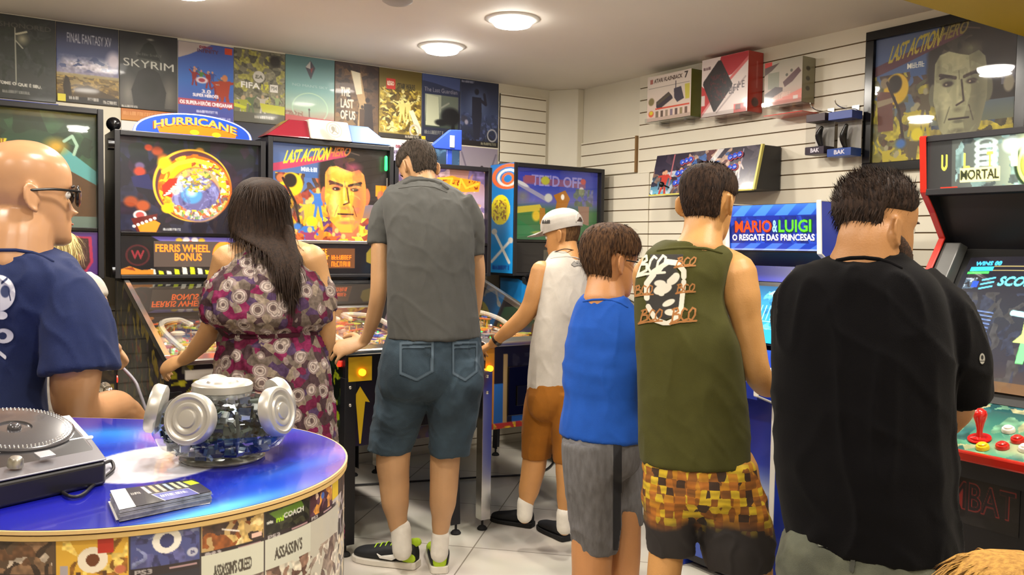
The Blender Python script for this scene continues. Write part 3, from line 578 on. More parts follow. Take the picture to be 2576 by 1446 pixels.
    for xa, s in ((x0, -1), (x1, 1)): MB().cyl((xa, yf + .06, .86), (xa + s * .012, yf + .06, .86), .014).build('flipper_button', L_RED if seed % 2 else WHITE, t)
    # backbox
    f = .026; d1 = .045; bz = Z1
    mb = MB(); z1 = btop
    mb.box(bx0, byf, bz, bx0 + f, yb, z1).box(bx1 - f, byf, bz, bx1, yb, z1).box(bx0 + f, byf, z1 - f, bx1 - f, yb, z1).box(bx0 + f, byf, bz, bx1 - f, yb, bz + .018).box(bx0 + f, yb - .02, bz + .018, bx1 - f, yb, z1 - f)
    bb = mb.build('backbox', BLACK, t, bevel=.003)
    dz = panel['z1']
    MB().box(bx0 + f, byf + .004, dz, bx1 - f, byf + .022, dz + .018).build('divider_bar', panel.get('barm', BLACKG), t, bevel=.003)
    a = Art(230, int(230 * (z1 - f - dz - .018) / (bx1 - bx0 - 2 * f)), '202020'); translite(a)
    surf('backglass', a, plane((bx0 + f, byf + d1, z1 - f), (bx1 - bx0 - 2 * f, 0, 0), (0, 0, dz + .018 - z1 + f)), glow, t)
    MB().box(bx0 + f, byf + .02, dz + .018, bx1 - f, byf + .023, z1 - f).build('backglass_pane', PANE, t)
    a = Art(200, int(200 * (dz - bz - .018) / (bx1 - bx0 - 2 * f)), '141218'); panel['art'](a)
    surf('speaker_panel', a, plane((bx0 + f, byf + .012, dz), (bx1 - bx0 - 2 * f, 0, 0), (0, 0, bz + .018 - dz)), SIDE, t, thick=(0, .01, 0))
    if disp:
        x_0, x_1, z_0, z_1, dr = disp; dmd(t, x_0, x_1, z_0, z_1, byf + .0105, dr)
    MB().box(x0 + .03, byf + .03, Z1 - .06, x1 - .03, yb - .04, Z1 + .003).build('neck', BLACKG, t)
    if start:
        MB().box(x0 + .012, yf - .006, .785, x0 + .125, yf - .0014, .895).build('start_plate', mat('yellow_plate', 'd8b21e', .4), t)
        MB().cyl((x0 + .075, yf - .005, .825), (x0 + .075, yf - .02, .825), .016).build('start_button', L_OR, t)
        MB().prism([(x0 + .07, yf - .0016, .76), (x0 + .025, yf - .0016, .685), (x0 + .05, yf - .0016, .69), (x0 + .068, yf - .0016, .50), (x0 + .075, yf - .0016, .50), (x0 + .095, yf - .0016, .69), (x0 + .118, yf - .0016, .685)], (0, -.001, 0)).build('arrow_decal', mat('yellow_plate', 'd8b21e', .4), t)
    return t
def noart(a): pass
# --- 1: leftmost machine, green backglass
def tl1(a):
    a.g([(0, '1c3020'), (.5, '2a4a36'), (1, '3a4a44')]).n((0, 0, 1, 1), 41, 5, ['142418', None, '2c4c30', None], .6)
    a.p([(.62, .75), (.8, .3), (1, .5), (1, .85)], '4a8a88').p([(.55, 1), (.66, .6), (.76, .45), (1, .62), (1, 1)], '4a3018').e(.68, .42, .09, .12, 'a07020', .5).p([(.6, .45), (.76, .42), (.74, .9), (.58, .9)], '8a6420').e(.75, .3, .1, .1, 'b08a2c', .8)
    a.e(.25, .2, .18, .12, '6a5030', .5).p([(.2, .28), (.46, .26), (.44, .34), (.2, .38)], 'c8b82a').dash(.22, .27, .44, .33, '7a3a1c', 1).e(.3, .14, .12, .05, 'd8d0c0', .5).l([(.8, .25), (.85, .2), (.88, .28), (.86, .36)], .02, '8aa890').r(.6, .9, 1, 1, '5a6a60')
def pn1(a): a.g([(0, '2a2040'), (1, '181420')]).r(.62, .02, 1, 1, '4a2a70').p([(.7, .1), (.96, .12), (.97, .7), (.93, .92), (.72, .92), (.69, .75)], 'a02848').p([(.72, .14), (.94, .16), (.95, .7), (.92, .88), (.74, .88), (.71, .72)], '38201e').n((.73, .2, .93, .82), 3, 20, [None, '5a4038'], .7)
def pf1(a): a.n((0, 0, 1, 1), 51, 7, ['3a4a2a', '8a7a50', '5a3a22', 'b0a070', '2a3a4a'])
def sd1(a): a.g([(0, '14141c'), (1, '1c1a24')]).n((0, 0, 1, 1), 52, 12, [None, None, '3a3020', None, 'a08a3a', None], .8)
pinball('pinball_machine', 'leftmost pinball machine with a green jungle backglass, mostly behind the bald man', .005, .575, 3.56, -.06, .675, 2.02, tl1, dict(z1=1.44, art=pn1), None, sd1, sd1, pf1, BLACK, 1, LITLOW)
# --- 2: HURRICANE
def tl2(a):
    a.g([(0, '16241e'), (.3, '1a1a26'), (1, '181420')]).n((0, 0, 1, 1), 61, 6, [None, '22243a', None, '2a1c2c', None], .8)
    for cx, cy, r, c in ((.2, .1, .035, 'a83a20'), (.26, .13, .05, '8a3a20'), (.3, .2, .05, '7a4020'), (.14, .3, .04, '5a4a6a'), (.14, .36, .05, 'a03828'), (.56, .1, .04, 'a06a24'), (.08, .68, .06, '8a3a1c'), (.16, .72, .06, '9a4420'), (.85, .9, .06, 'b03420'), (.83, .62, .04, '8a3030')): a.e(cx, cy, r, r * 1.2, c, .4)
    a.p([(.08, .42), (.2, .38), (.24, .55), (.1, .52)], '20224c').e(.14, .82, .05, .055, 'e0dcd0', .2).e(.14, .82, .035, .04, 'a84a48', .3)
    a.p([(.08, .86), (.26, .8), (.24, .98), (.12, 1)], '5a1a18').p([(.12, .93), (.24, .87), (.28, .9), (.25, 1), (.14, 1)], 'e08420')
    for k in range(6): a.e(.1 + k * .028, .94 - k * .018, .014, .018, 'e8e4dc', .3)
    # big round tunnel of bright rings
    a.e(.51, .48, .285, .40, 'e8a830', .02).e(.515, .485, .272, .385, '4a2a30', .02)
    a.e(.53, .51, .265, .36, 'f0a010', .05).n((.26, .12, .52, .85), 62, 9, [None, 'e85a10', None, 'f8d020', None], .0)
    a.ring(.53, .51, .245, .325, .11, 'd85a14').ring(.53, .5, .22, .3, .06, 'f4c430').e(.55, .56, .21, .29, '8a3a24', .05)
    a.ring(.55, .58, .18, .26, .18, 'b88a60').e(.54, .62, .19, .26, '5a5684', .1).ring(.54, .62, .15, .2, .12, '7a7cac').ring(.54, .63, .1, .14, .1, '44406a').e(.5, .58, .085, .11, '4a86b8', .2).e(.5, .56, .05, .06, 'a8d0c0', .7)
    a.n((.2, .05, .6, .8), 62, 12, [None, 'f8d020', None, 'e85a10', 'f0a020'], .9, mk=(.53, .5, .262, .36, .78)).n((.5, .2, .9, .9), 64, 20, ['5a4a4a', 'e8a040', 'f0e0c0', '8a3a24', None, 'f0b020'], .85, mk=(.53, .51, .25, .34, .7)).n((.3, .7, .8, .9), 66, 20, ['e8d0a0', 'c85a2a', None, '6a8a4a'], .9, mk=(.53, .51, .25, .34, .72))
    a.p([(.3, .6), (.29, .5), (.34, .42), (.42, .4), (.43, .46), (.36, .62)], 'b02818')
    for k in range(6): a.l([(.305 + .016 * k, .6 - .025 * k), (.35 + .012 * k, .575 - .02 * k)], .008, 'f0e8e0')
    a.e(.425, .47, .035, .1, '9ab0c4', .2).e(.385, .54, .035, .06, 'c8d0a8', .3).n((.4, .2, .72, .6), 63, 22, [None, 'b0a020', '5a6a3a', None, 'c8b84a', '8a6a3a', 'b8bcc0'], .95, mk=(.53, .42, .12, .13, 0)).n((.3, .2, .8, .9), 65, 16, [None, '8a8cc0', None, '5a5890'], .4, mk=(.54, .62, .18, .25, .3))
    a.e(.31, .26, .06, .09, 'f8d818', .5).e(.33, .74, .05, .06, 'f8d010', .3).l([(.3, .35), (.4, .25), (.52, .2), (.64, .24)], .03, 'f8e030').dash(.3, .955, .42, .975, '9a9a9a', 2)
def pn2(a):
    a.g([(0, '0e0c12'), (1, '121016')]).p([(.2, 0), (1, 0), (1, .16), (.28, .16)], '5a50a0').p([(.25, .2), (.28, .1), (.75, .1), (.75, .2)], '6a60a0').e(.45, .1, .03, .1, 'd8d0d8', .3).e(.51, .1, .03, .1, 'd8d0d8', .3).e(.48, .17, .02, .07, 'd04a28', .3).e(.4, .1, .03, .08, 'c8a83a', .4).e(.56, .1, .03, .08, 'c8a83a', .4)
    for k in range(22): a.p([(.25 + k * .025, .16), (.262 + k * .025, .16), (.256 + k * .025, .22), (.244 + k * .025, .22)], 'b8b83a')
    a.p([(.24, .16), (.75, .16), (.75, .94), (.24, .94)], '2a2420', .7)
    a.e(.115, .5, .085, .28, '4a1c20', .05).e(.115, .5, .07, .235, '1c1214', .05).t('W', .07, .38, .16, .6, '8a2a34')
    for k in range(10): a.p([(.2 + k * .055, .84 + .06 * math.sin(k)), (.232 + k * .055, .86 + .06 * math.sin(k)), (.24 + k * .055, 1), (.205 + k * .055, 1)], 'd0e020' if k % 2 else 'e0e0d4')
    a.p([(0, .86), (.06, .78), (.14, .88), (.22, .86), (.22, 1), (0, 1)], 'd0842a').p([(.02, .84), (.08, .8), (.1, .9)], '8a3a1c')
def ds2(a):
    a.g([(0, '3a302a'), (1, '3a302a')]).t('FERRIS WHEEL', .02, .12, .66, .42, 'ff6a1c').t('BONUS', .24, .46, .56, .76, 'ff6a1c')
    a.ring(.83, .5, .11, .42, .3, 'ff6a1c').ring(.83, .5, .05, .2, .3, 'ff6a1c')
    for k in range(8): a.e(.83 + .12 * math.cos(k * PI / 4), .5 + .44 * math.sin(k * PI / 4), .02, .08, 'ff6a1c', .3)
def sd2(a): a.g([(0, '16101c'), (1, '1c1420')]).n((0, 0, 1, 1), 71, 12, [None, None, '4a3a50', None, 'b8a030', None], .9).n((0, .3, 1, 1), 72, 16, [None, 'a83020', None, None, '8a8a70', None, None], .7)
def fr2(a): a.g([(0, '14101a'), (1, '201824')]).n((0, 0, 1, 1), 73, 8, [None, 'b8b020', None, '6a6a5a', None], .8).r(.1, .06, .3, .14, 'e0dcd4').e(.2, .3, .08, .1, 'c8d83a', .3)
def pf2(a):
    a.g([(0, '8a8070'), (.5, '8c8478'), (1, '9a7a50')]).n((0, 0, 1, 1), 74, 8, [None, 'b8a890', '6a7a4a', None, 'c0b8a8', 'a04a2a'], .8).r(.15, .18, .6, .26, 'd8562a').e(.2, .2, .1, .05, 'e8d0b0', .4).dash(.2, .19, .58, .25, 'f0d8a0', 2).n((.3, .25, .6, .5), 75, 9, [None, 'a8b830', None], .9).e(.5, .62, .2, .1, 'c8c8c8', .6).e(.2, .8, .15, .05, 'e08a3a', .6)
t2 = pinball('pinball_machine', 'pinball machine with a round bright tunnel on its backglass and an arched HURRICANE topper', .765, 1.345, 3.57, .722, 1.455, 1.932, tl2, dict(z1=1.425, art=pn2), (.9, 1.31, 1.272, 1.40, ds2), sd2, fr2, pf2, BLACK, 2)
a = Art(200, 60, '2a52c0').transparent()
arc = [(.02, 1.01)] + [(.5 + .48 * math.cos(PI - PI * k / 40), 1 - .98 * math.sin(PI * k / 40) ** .9) for k in range(41)]
a.p([(x, y) for x, y in arc[1:]], 'dcd8e0'); a.p([(.5 + (x - .5) * .965, 1 + (y - 1) * .93 - .02) for x, y in arc[1:]], '1a48b8')
a.p([(.2, .7), (.35, .55), (.6, .5), (.85, .75), (.84, .96), (.22, .96)], 'e8761a').t('HURRICANE', .17, .5, .86, .86, '7a3a10', arc=.3, bold=True).t('HURRICANE', .18, .48, .85, .82, 'd89838', arc=.3, bold=False).t('HURRICANE', .178, .475, .848, .815, 'e0a848', arc=.3).e(.5, .84, .04, .12, 'e8c820', .2).e(.68, .88, .04, .12, 'e8c820', .2)
tp = surf('topper_face', a, plane((.80, 4.53, 2.045), (.6, 0, 0), (0, 0, -.112)), GLOSSY, t2)
MB().prism([(.80 + .6 * x, 4.5315, 2.045 - .112 * min(y, 1.0)) for x, y in arc[1:]], (0, .012, 0)).build('topper', mat('topper_back', 'd8d4dc', .4), t2)
MB().ball((.735, 4.6, 1.966), .034, 24).cyl((.735, 4.6, 1.93), (.735, 4.6, 1.95), .016).build('backbox_knob', BLACKG, t2)
MB().cyl((.722, 4.52, 1.86), (.695, 4.52, 1.86), .028).cyl((.722, 4.52, 1.25), (.71, 4.52, 1.25), .03).build('hinge_bolt', BLACKG, t2)
# --- 3: LAST ACTION HERO
def tl3(a, lit=True):
    sk, sh, li = ('e89a30', 'c86440', 'f8e078') if lit else ('a8a884', '6e6e58', 'c4c49c')
    bg = 'b05020' if lit else '6a6438'
    a.g([(0, '4a5a80'), (.4, '46649a'), (1, 'c06a20' if lit else '8a8238')]).r(.6, 0, 1, .6, '2a2424').e(.85, .2, .3, .3, '2c2828', .5).n((0, .3, .5, 1), 81, 8, ['4a3020', bg, None, 'd8a020' if lit else 'b8a82a', '8a3020' if lit else '5a4a30'], .85).n((.3, .75, 1, 1), 82, 8, ['d88a28' if lit else 'a89a4a', '8a3a20' if lit else '4a4430', 'e8c03a' if lit else 'c8b83a', '4a3060' if lit else '3a4a6a'], .95)
    a.e(.17, .42, .1, .13, 'd8b020', .1).e(.16, .38, .06, .08, '241c18', .2).r(.28, .24, .4, .34, '3a5a90').t('M', .25, .235, .28, .275, 'e8e8dc').dash(.29, .237, .38, .273, 'e8e8dc', 1)
    a.e(.08, .36, .04, .05, 'c06a40' if lit else '8a7a60', .3).p([(.02, .42), (.14, .44), (.16, .75), (.04, .75)], 'c84020' if lit else '6a4038').p([(.02, .5), (.17, .48), (.17, .52), (.03, .55)], 'e0805a' if lit else '9a8a70').l([(.1, .36), (.2, .6), (.24, .85)], .02, '2a1a18')
    a.people(9, 7, (.2, .45, .42, .85), .13, ['d8a028', 'e07030', 'b83020', '3a6ab0'] if lit else ['b8a82a', '4a5a8a', '7a7460', '5a5038'], 'e0a860' if lit else 'a09a78').e(.34, .8, .05, .06, 'e0d020', .3).e(.22, .86, .05, .05, '3a6ab0', .5)
    a.r(.9, .38, 1, .5, 'e88a1a' if lit else '6a6a78').e(.95, .5, .04, .07, 'c06a48' if lit else '9a9480', .3)
    a.e(.68, .2, .3, .2, '241c1a', .15).face(.63, .47, .40, .88, sk, sh, '241c1a', '2a1a1c', li); a.n((.44, .1, .84, .9), 84, 9, [None, sk, None, sh, None, 'c04870' if lit else '8a8a6c', None, li], .22, mk=(.63, .47, .18, .4, 0))
    a.e(.7, .2, .1, .07, 'b84a70' if lit else '86866a', .9, a=.6)
    a.people(14, 9, (.1, .88, .98, .96), .1, ['e8b02a', 'c85a2a', '8a3a5a', 'e8d040'] if lit else ['b8a82a', '6a6a4a', '4a5a8a'], 'e0a860' if lit else 'a09a78')
    a.p([(0, .3), (.0, .22), (.62, .03), (.64, .09), (.2, .24)], 'b03a58' if lit else '5a3040').t('LAST ACTION', .1, .07, .47, .21, 'e8d828' if lit else 'b8a838', slope=-.07, shear=.25).t('HERO', .48, .01, .66, .11, 'c07038' if lit else '8a7a38', slope=-.03, shear=.25)
def pn3(a): a.g([(0, '14121a'), (1, '0e0c12')]).r(.12, .1, .7, .85, '1e1a20').p([(.8, .3), (.84, .1), (.93, .15), (.95, .5), (.9, .75), (.8, .6)], '8a7a2a').p([(.1, .3), (.05, .1), (.0, .3), (.0, .6), (.08, .6)], '8a7a2a')
def ds3(a): a.g([(0, '4a2c18'), (1, '4a2c18')]).dash(.1, .06, .56, .3, 'ff7418', 1).t('JACKPOT', .12, .36, .6, .62, 'ff7418').t('25,000', .2, .7, .58, .92, 'ff7418').dash(.64, .36, .95, .55, 'ff6414', 1).dash(.64, .68, .92, .9, 'ff6414', 2, 3)
def sd3(a): a.g([(0, '0c140c'), (1, '101810')]).n((0, 0, 1, 1), 91, 14, [None, None, None, '1e3420', None, 'b8c820', None, None], .85)
def fr3(a): a.g([(0, '121014'), (1, '181430')]).n((.3, .3, 1, 1), 92, 6, [None, '2a2048', None, '3a2a20'], .7)
def pf3(a): a.n((0, 0, 1, 1), 93, 9, ['c08a6a', '5a4a8a', 'd8b080', '3a6a5a', 'e0d0c0', '8a3a4a', 'c8a030']).r(.1, .06, .8, .1, 'd8d030').e(.5, .4, .2, .1, 'd8d8f0', .7)
t3 = pinball('pinball_machine', 'pinball machine with a large face on its backglass lettered LAST ACTION HERO', 1.515, 2.09, 3.57, 1.468, 2.198, 1.962, tl3, dict(z1=1.40, art=pn3, barm=STEEL), (1.585, 1.965, 1.265, 1.375, ds3), sd3, fr3, pf3, BLACK, 3, start=True)
# three-part topper: red, white with a round seal, blue
for nm, xs, c in (('topper_red', (1.455, 1.60, 1.70, 1.70), '8a2030'), ('topper_blue', (1.935, 1.935, 2.06, 2.185), '6a86c0')):
    MB().prism([(xs[0], 4.50, 1.966), (xs[1], 4.55, 2.068), (xs[2], 4.55, 2.068), (xs[3], 4.50, 1.966)], (0, .16, 0)).build(nm, mat(nm, c, .25, coat=.5), t3, bevel=.008)
MB().prism([(1.70, 4.485, 1.966), (1.70, 4.535, 2.078), (1.93, 4.535, 2.078), (1.935, 4.485, 1.966)], (0, .18, 0)).build('topper_white', mat('topper_white', 'ece8de', .3, coat=.4), t3, bevel=.008)
a = Art(60, 60, 'e8e4dc').transparent(); a.e(.5, .5, .5, .5, 'a8a498', .05).e(.5, .5, .43, .43, 'c8c4b8', .05).e(.5, .5, .32, .32, '9a968c', .05).e(.5, .5, .28, .28, 'c4c0b4', .05).e(.45, .45, .14, .18, '8a867c', .3).l([(.35, .7), (.5, .55), (.7, .7)], .06, '8a867c').l([(.6, .3), (.62, .6)], .05, '9a968c')
surf('seal', a, plane((1.775, 4.496, 2.07), (.095, 0, 0), (0, -.043, -.095)), GLOSSY, t3)
MB().tube([(2.155, 4.515, 1.9), (2.155, 4.515, 1.83)], [.008, .009], 10).build('green_lamp', L_GRN, t3)
MB().box(2.152, 4.5, 1.55, 2.158, 4.504, 1.78).build('lamp_reflector', STEEL, t3)
# --- 4: machine mostly hidden by the tall man
def tl4(a):
    a.g([(0, '9a6a5a'), (.4, 'a08aa0'), (1, '6a5a80')]).n((0, 0, 1, 1), 101, 6, [None, 'c8a8b0', '6a5a8a', None, 'b88a6a'], .85).p([(.42, .14), (.62, .08), (.68, .1), (.95, .14), (.93, .28), (.7, .3), (.42, .22)], 'f0901c').n((.44, .14, .92, .26), 103, 16, [None, '7a3010', None], .9).l([(.46, .13), (.62, .12), (.6, .2), (.7, .24), (.72, .12), (.78, .24), (.92, .17)], .022, 'ffb030').l([(.46, .23), (.55, .24), (.66, .27)], .014, 'ffc050').e(.6, .42, .16, .1, '8a7aa8', .6)
def pf4(a): a.n((0, 0, 1, 1), 104, 9, ['a87a4a', '6a4a30', 'd0b890', '8a8aa0', 'c05a2a', 'e8d8c0']).e(.5, .7, .3, .1, 'd88a4a', .8)
def fr4(a):
    a.g([(0, '16141a'), (1, '1c1c22')]).r(0, 0, .1, 1, 'c88a1e').r(.09, .45, .2, .95, '2a6ab8').r(.2, .1, .24, 1, 'b8a06a').n((.3, .1, 1, .5), 105, 7, [None, '3a3a40', None, '8a3a2a'], .7).r(.3, .8, 1, .93, '2a62b0').r(0, .93, 1, 1, 'c03a1e').n((.1, .93, 1, 1), 106, 9, [None, 'e0c020'], .9).r(.42, .42, .62, .5, '3a7ac8').e(.46, .46, .03, .04, 'e0a020', .3).dash(.5, .44, .6, .49, 'e8e0d0', 1)
pinball('pinball_machine', 'pinball machine with chrome legs and orange lettered backglass, mostly behind the tall man', 2.235, 2.795, 3.56, 2.204, 2.868, 1.885, tl4, dict(z1=1.40, art=noart), None, lambda a: a.g([(0, '3a6ab0'), (1, '2a2a4a')]), fr4, pf4, CHROME, 4, LIT, railm=STEEL)
MB().cyl((2.262, 3.552, .80), (2.262, 3.536, .80), .015).build('start_button', L_OR, [o for o in ORG if o.name == 'pinball_machine.003'][0])
# blue topper on machine 4
MB().prism([(2.43, 4.52, 1.975), (2.58, 4.52, 2.095), (2.66, 4.52, 2.10), (2.66, 4.52, 1.975)], (0, .03, 0)).box(2.56, 4.53, 1.884, 2.60, 4.54, 1.98).build('topper', mat('blue_topper', '2c48b0', .3, coat=.4), [o for o in ORG if o.name == 'pinball_machine.003'][0], bevel=.006)
MB().box(2.575, 4.515, 1.99, 2.605, 4.519, 2.06).build('topper_mark', mat('pale_mark', 'c8c8a0', .4), [o for o in ORG if o.name == 'pinball_machine.003'][0])
# --- 5: golf machine in the corner
def tl5(a):
    a.g([(0, '2a34a0'), (.25, '3040a0'), (.45, '5a58a0'), (.6, '3a6a3a'), (1, '1e5a34')]).p([(.1, .12), (.85, .14), (.85, .24), (.1, .22)], '7a4a70').t("TEE'D OFF", .2, .08, .8, .24, '8a84c0').e(.36, .16, .06, .07, 'a8a83a', .3).r(.12, .1, .24, .2, '8a4a5a')
    a.l([(.02, .2), (.14, .28), (.4, .44)], .04, '8a88a0').e(.09, .22, .1, .03, 'c0c0c4', .3, rot=.35).e(.4, .4, .055, .07, 'b8b8b0', .3).p([(.46, .36), (.6, .28), (.66, .4), (.6, .6), (.48, .6), (.5, .45)], 'a0661e').e(.57, .38, .025, .05, 'e8e4dc', .3).e(.82, .14, .04, .05, 'b04a4a', .3).e(.8, .28, .04, .07, 'c8c0c0', .3)
    a.e(.1, .4, .1, .12, '6a6a70', .8).p([(.02, .55), (.3, .5), (.34, .58), (.02, .64)], 'b8a83a').e(.26, .66, .06, .1, 'c8a82a', .4).p([(.3, .55), (.36, .55), (.38, .78), (.3, .78)], '9a6a24').p([(.76, .5), (.9, .5), (.9, .78), (.78, .74)], '8a6a5a').n((.7, .25, .95, .5), 111, 8, [None, '5a6a3a', '6a6a80'], .7).p([(0, .68), (.3, .9), (0, 1)], '1c6a3c').e(.3, .9, .12, .03, '7a8a3a', .4)
def sd5(a): a.g([(0, '1a80c8'), (1, '1478c0')])
def pn5(a): a.g([(0, '18161a'), (1, '1c1a1c')]).r(.32, .25, .62, .85, '4e4a40')
def pf5(a): a.n((0, 0, 1, 1), 112, 8, ['5a5a2a', '8a8a4a', '3a3a20', 'a8a080', '4a4a4a'])
t5 = pinball('pinball_machine', "golf pinball machine in the corner with a bright blue side and TEE'D OFF backglass", 3.11, 3.66, 3.57, 3.035, 3.77, 1.932, tl5, dict(z1=1.43, art=pn5), None, sd5, fr3, pf5, BLACK, 5, LITLOW)
def sp5(a):
    a.g([(0, '2a6ab0'), (.3, '1a78c0'), (1, '1a8ad0')]).ring(.75, .12, .6, .1, .18, 'e0622a').ring(.75, .13, .4, .07, .2, 'd8d4d0').ring(.75, .14, .22, .045, .3, 'e0622a').e(.45, .42, .42, .14, 'e8d820', .03).n((.15, .33, .7, .52), 115, 6, [None, '8a5a20', None, 'c8a03a'], .9)
    a.l([(.2, .62), (.85, .9)], .1, 'd8d4cc').l([(.9, .7), (.1, .9)], .09, 'd8d4cc').e(.2, .62, .14, .03, 'b8b4ac', .2).e(.9, .7, .12, .03, 'b8b4ac', .2).dash(.15, .935, .85, .965, '1a3a90', 1)
a = Art(40, 130, '1a80c8'); sp5(a)
surf('backbox_side_artwork', a, plane((3.033, 4.78, 1.93), (0, -.275, 0), (0, 0, -.7)), SIDE, t5)
MB().tube([(3.095, 4.42, 1.2), (3.095, 4.12, 1.0)], [.03, .038], 12, squash=.35).build('hinge_arm', BLACKG, t5)
# cable and ball knob between machines 1 and 2
t = MB().tube([(.585, 3.72, .93), (.64, 3.6, .86), (.66, 3.56, .80), (.70, 3.53, .66), (.74, 3.52, .58), (.73, 3.53, .45), (.70, 3.6, .2), (.72, 3.7, .008)], .006, 8, sub=6).build('cable', mat('grey_cable', '8a8690', .5)); tag(t, 'grey cable hanging between the leftmost pinball machine and the HURRICANE one', 'cable')
t = MB().tube([(1.9, 4.6, .009), (2.7, 4.35, .009), (3.05, 4.25, .009), (3.3, 4.4, .009), (3.5, 4.7, .009)], .006, 8, sub=8).build('cable', mat('black_cable', '18161a', .5)); tag(t, 'thin black cable lying on the floor tiles under the machines', 'cable')
# ------------------------------------------------------------------ arcade cabinets along the right wall (fronts face -x)
def ray_plane(u, v, p0, nrm):
    r = R_ * (u - CX) + D_ * (v - CY) + F_ * F; o = Vector((0, 0, CAMZ)); nrm = Vector(nrm); return o + r * ((Vector(p0) - o).dot(nrm) / r.dot(nrm))
def arcade(name, label, y0, y1, prof, sidem, trim, back):
    t = thing(name, label, 'arcade machine', (prof[1][0], (y0 + y1) / 2, 0)); th = .018
    for ya in (y0, y1 - th): MB().prism([(x, ya, z) for x, z in prof], (0, th, 0)).build('side_panel', sidem, t, bevel=.002)
    for ya in (y0, y1 - th):
        mb = MB(); pts = [Vector((x - .001, ya + th / 2, z)) for x, z in prof[1:]]
        for p, q in zip(pts[:-1], pts[1:]):
            d = (q - p).normalized(); nn = Vector((-d.z, 0, d.x)); nn = nn if nn.x < 0 or (abs(nn.x) < .3 and nn.z > 0) else -nn
            mb.obox((p + q) / 2 + nn * .001, d * ((q - p).length / 2 + .002), nn * .003, (0, th / 2 + .0025, 0))
        mb.build('edge_molding', trim, t, bevel=.002)
    MB().box(back - .02, y0 + th, 0.02, back, y1 - th, prof[-1][1] - .02).build('back_panel', BLACK, t)
    return t
def quad_art(a, tl, tr, bl): 
    tl, tr, bl = (np.array(v, float) for v in (tl, tr, bl)); return lambda X, Y: tl + X[..., None] * (tr - tl) + Y[..., None] * (bl - tl)
# --- fighting game cabinet at the right edge
Y0, Y1 = 1.0, 1.70
prof = [(3.42, 0), (2.46, 0), (2.46, .72), (2.415, .76), (2.415, .90), (2.62, 1.02), (2.893, 1.326), (2.985, 1.454), (2.915, 1.545), (2.855, 1.612), (2.838, 1.80), (3.42, 1.80)]
REDT = mat('red_molding', 'b82418', .25, coat=.5)
tm = arcade('arcade_machine', 'large black fighting arcade machine with red edges, lit MORTAL marquee and green control panel', Y0, Y1, prof, mat('black_side', '141216', .4), REDT, 3.42)
ya, yb = Y0 + .018, Y1 - .018
MB().prism([(2.875, ya, 1.60), (2.875, ya, 1.80), (3.40, ya, 1.80), (3.40, ya, 1.78), (2.98, ya, 1.60)], (0, yb - ya, 0)).build('marquee_box', BLACK, tm)
MB().box(2.842, ya, 1.782, 2.866, yb, 1.803).build('marquee_frame', BLACK, tm, bevel=.002)
MB().box(2.85, ya, 1.60, 2.872, yb, 1.622).build('marquee_frame', BLACK, tm, bevel=.002)
a = Art(260, 50, '2a2c2e'); a.g([(0, '3a3a38'), (.3, '5a6460'), (.5, 'a8b89a'), (1, '7a8878')], hor=True).n((.15, 0, 1, 1), 121, 12, [None, '8ab0b0', None, '3a4448', None, '6a8a88'], .7)
for k in range(6): a.ring(.3, .12 + .12 * k, .045, .08, .35, 'b8ccc8', .7)
a.e(.42, .2, .05, .2, 'b0c0c0', .4).r(0, 0, .13, 1, '2a2a2c', .75).e(.56, .6, .13, .55, '2a3a28', .05).e(.56, .6, .115, .5, 'd8e880', .05).e(.56, .6, .1, .42, '3a4a2a', .05).ring(.56, .6, .075, .32, .3, 'f0e850').p([(.5, .85), (.53, .4), (.58, .3), (.62, .5), (.57, .6), (.6, .9)], 'f0f0b8').l([(.52, .3), (.6, .1), (.66, .5)], .03, 'e8f0b0').e(.5, .25, .06, .3, 'e0f0c0', .6)
for k, c in enumerate('ULTIMATE'): a.t(c, .075 + k * .115, .3, .105 + k * .115, .62, 'f0f050' if k < 3 else 'e0f0c0')
a.r(.17, .6, .37, .88, 'd8d89a').t('MORTAL', .175, .64, .365, .84, '2a3020').t('KOMBAT 3', .7, .64, .95, .84, 'd8d89a').r(.07, .97, .16, 1, 'c83020')
surf('marquee', a, quad_art(a, (2.852, yb, 1.783), (2.852, ya, 1.783), (2.860, yb, 1.621)), art_mat('marquee_light', .15, emit=.8, coat=.4), tm)
MB().prism([(2.93, ya, 1.60), (2.96, ya, 1.60), (3.08, ya, 1.40), (3.05, ya, 1.40)], (0, yb - ya, 0)).build('speaker_board', BLACK, tm)
bz = mat('screen_bezel', '2a2a2a', .35)
s0, s1 = Vector((3.02, 0, 1.40)), Vector((2.72, 0, .95))    # screen slope
mb = MB().prism([(3.04, ya, 1.42), (3.14, ya, 1.36), (2.80, ya, .92), (2.71, ya, .94)], (0, yb - ya, 0)); mb.build('bezel', bz, tm)
mb = MB().prism([(3.03, yb - .001, 1.425), (2.98, yb - .001, 1.44), (2.66, yb - .001, .98), (2.70, yb - .001, .94)], (0, -.06, 0)); mb.build('shroud', mat('grey_shroud', '4a4a48', .4), tm, bevel=.004)
a = Art(220, 170, '141820'); a.g([(0, '1c1a20'), (.5, '242830'), (.8, '282830'), (1, '3a3230')]).n((0, .3, 1, 1), 131, 9, [None, '2a3040', None, '3a3a3a'], .6)
a.t('WINS 00', .06, .04, .24, .075, '40b0f0').r(.04, .085, .2, .12, '30b0d8').r(.03, .13, .18, .145, '40d050').r(.2, .08, 1, .087, 'c8b870', .7).r(.2, .115, 1, .122, 'c8b870', .6).t('SCORPION', .27, .17, .68, .245, '58d8f0', shear=.15).n((.04, .18, .12, .27), 132, 30, ['8a9aa8', None, '3a4a5a'], .9).r(.1, .21, .14, .26, '2040e0')
for k in range(3): a.l([(.16, .2 + k * .035), (.24, .18 + k * .035)], .01, '50b0d8')
for k in range(6): a.l([(.16, .44 + k * .028), (.32, .46 + k * .028)], .005, '6a8ad0', .8)
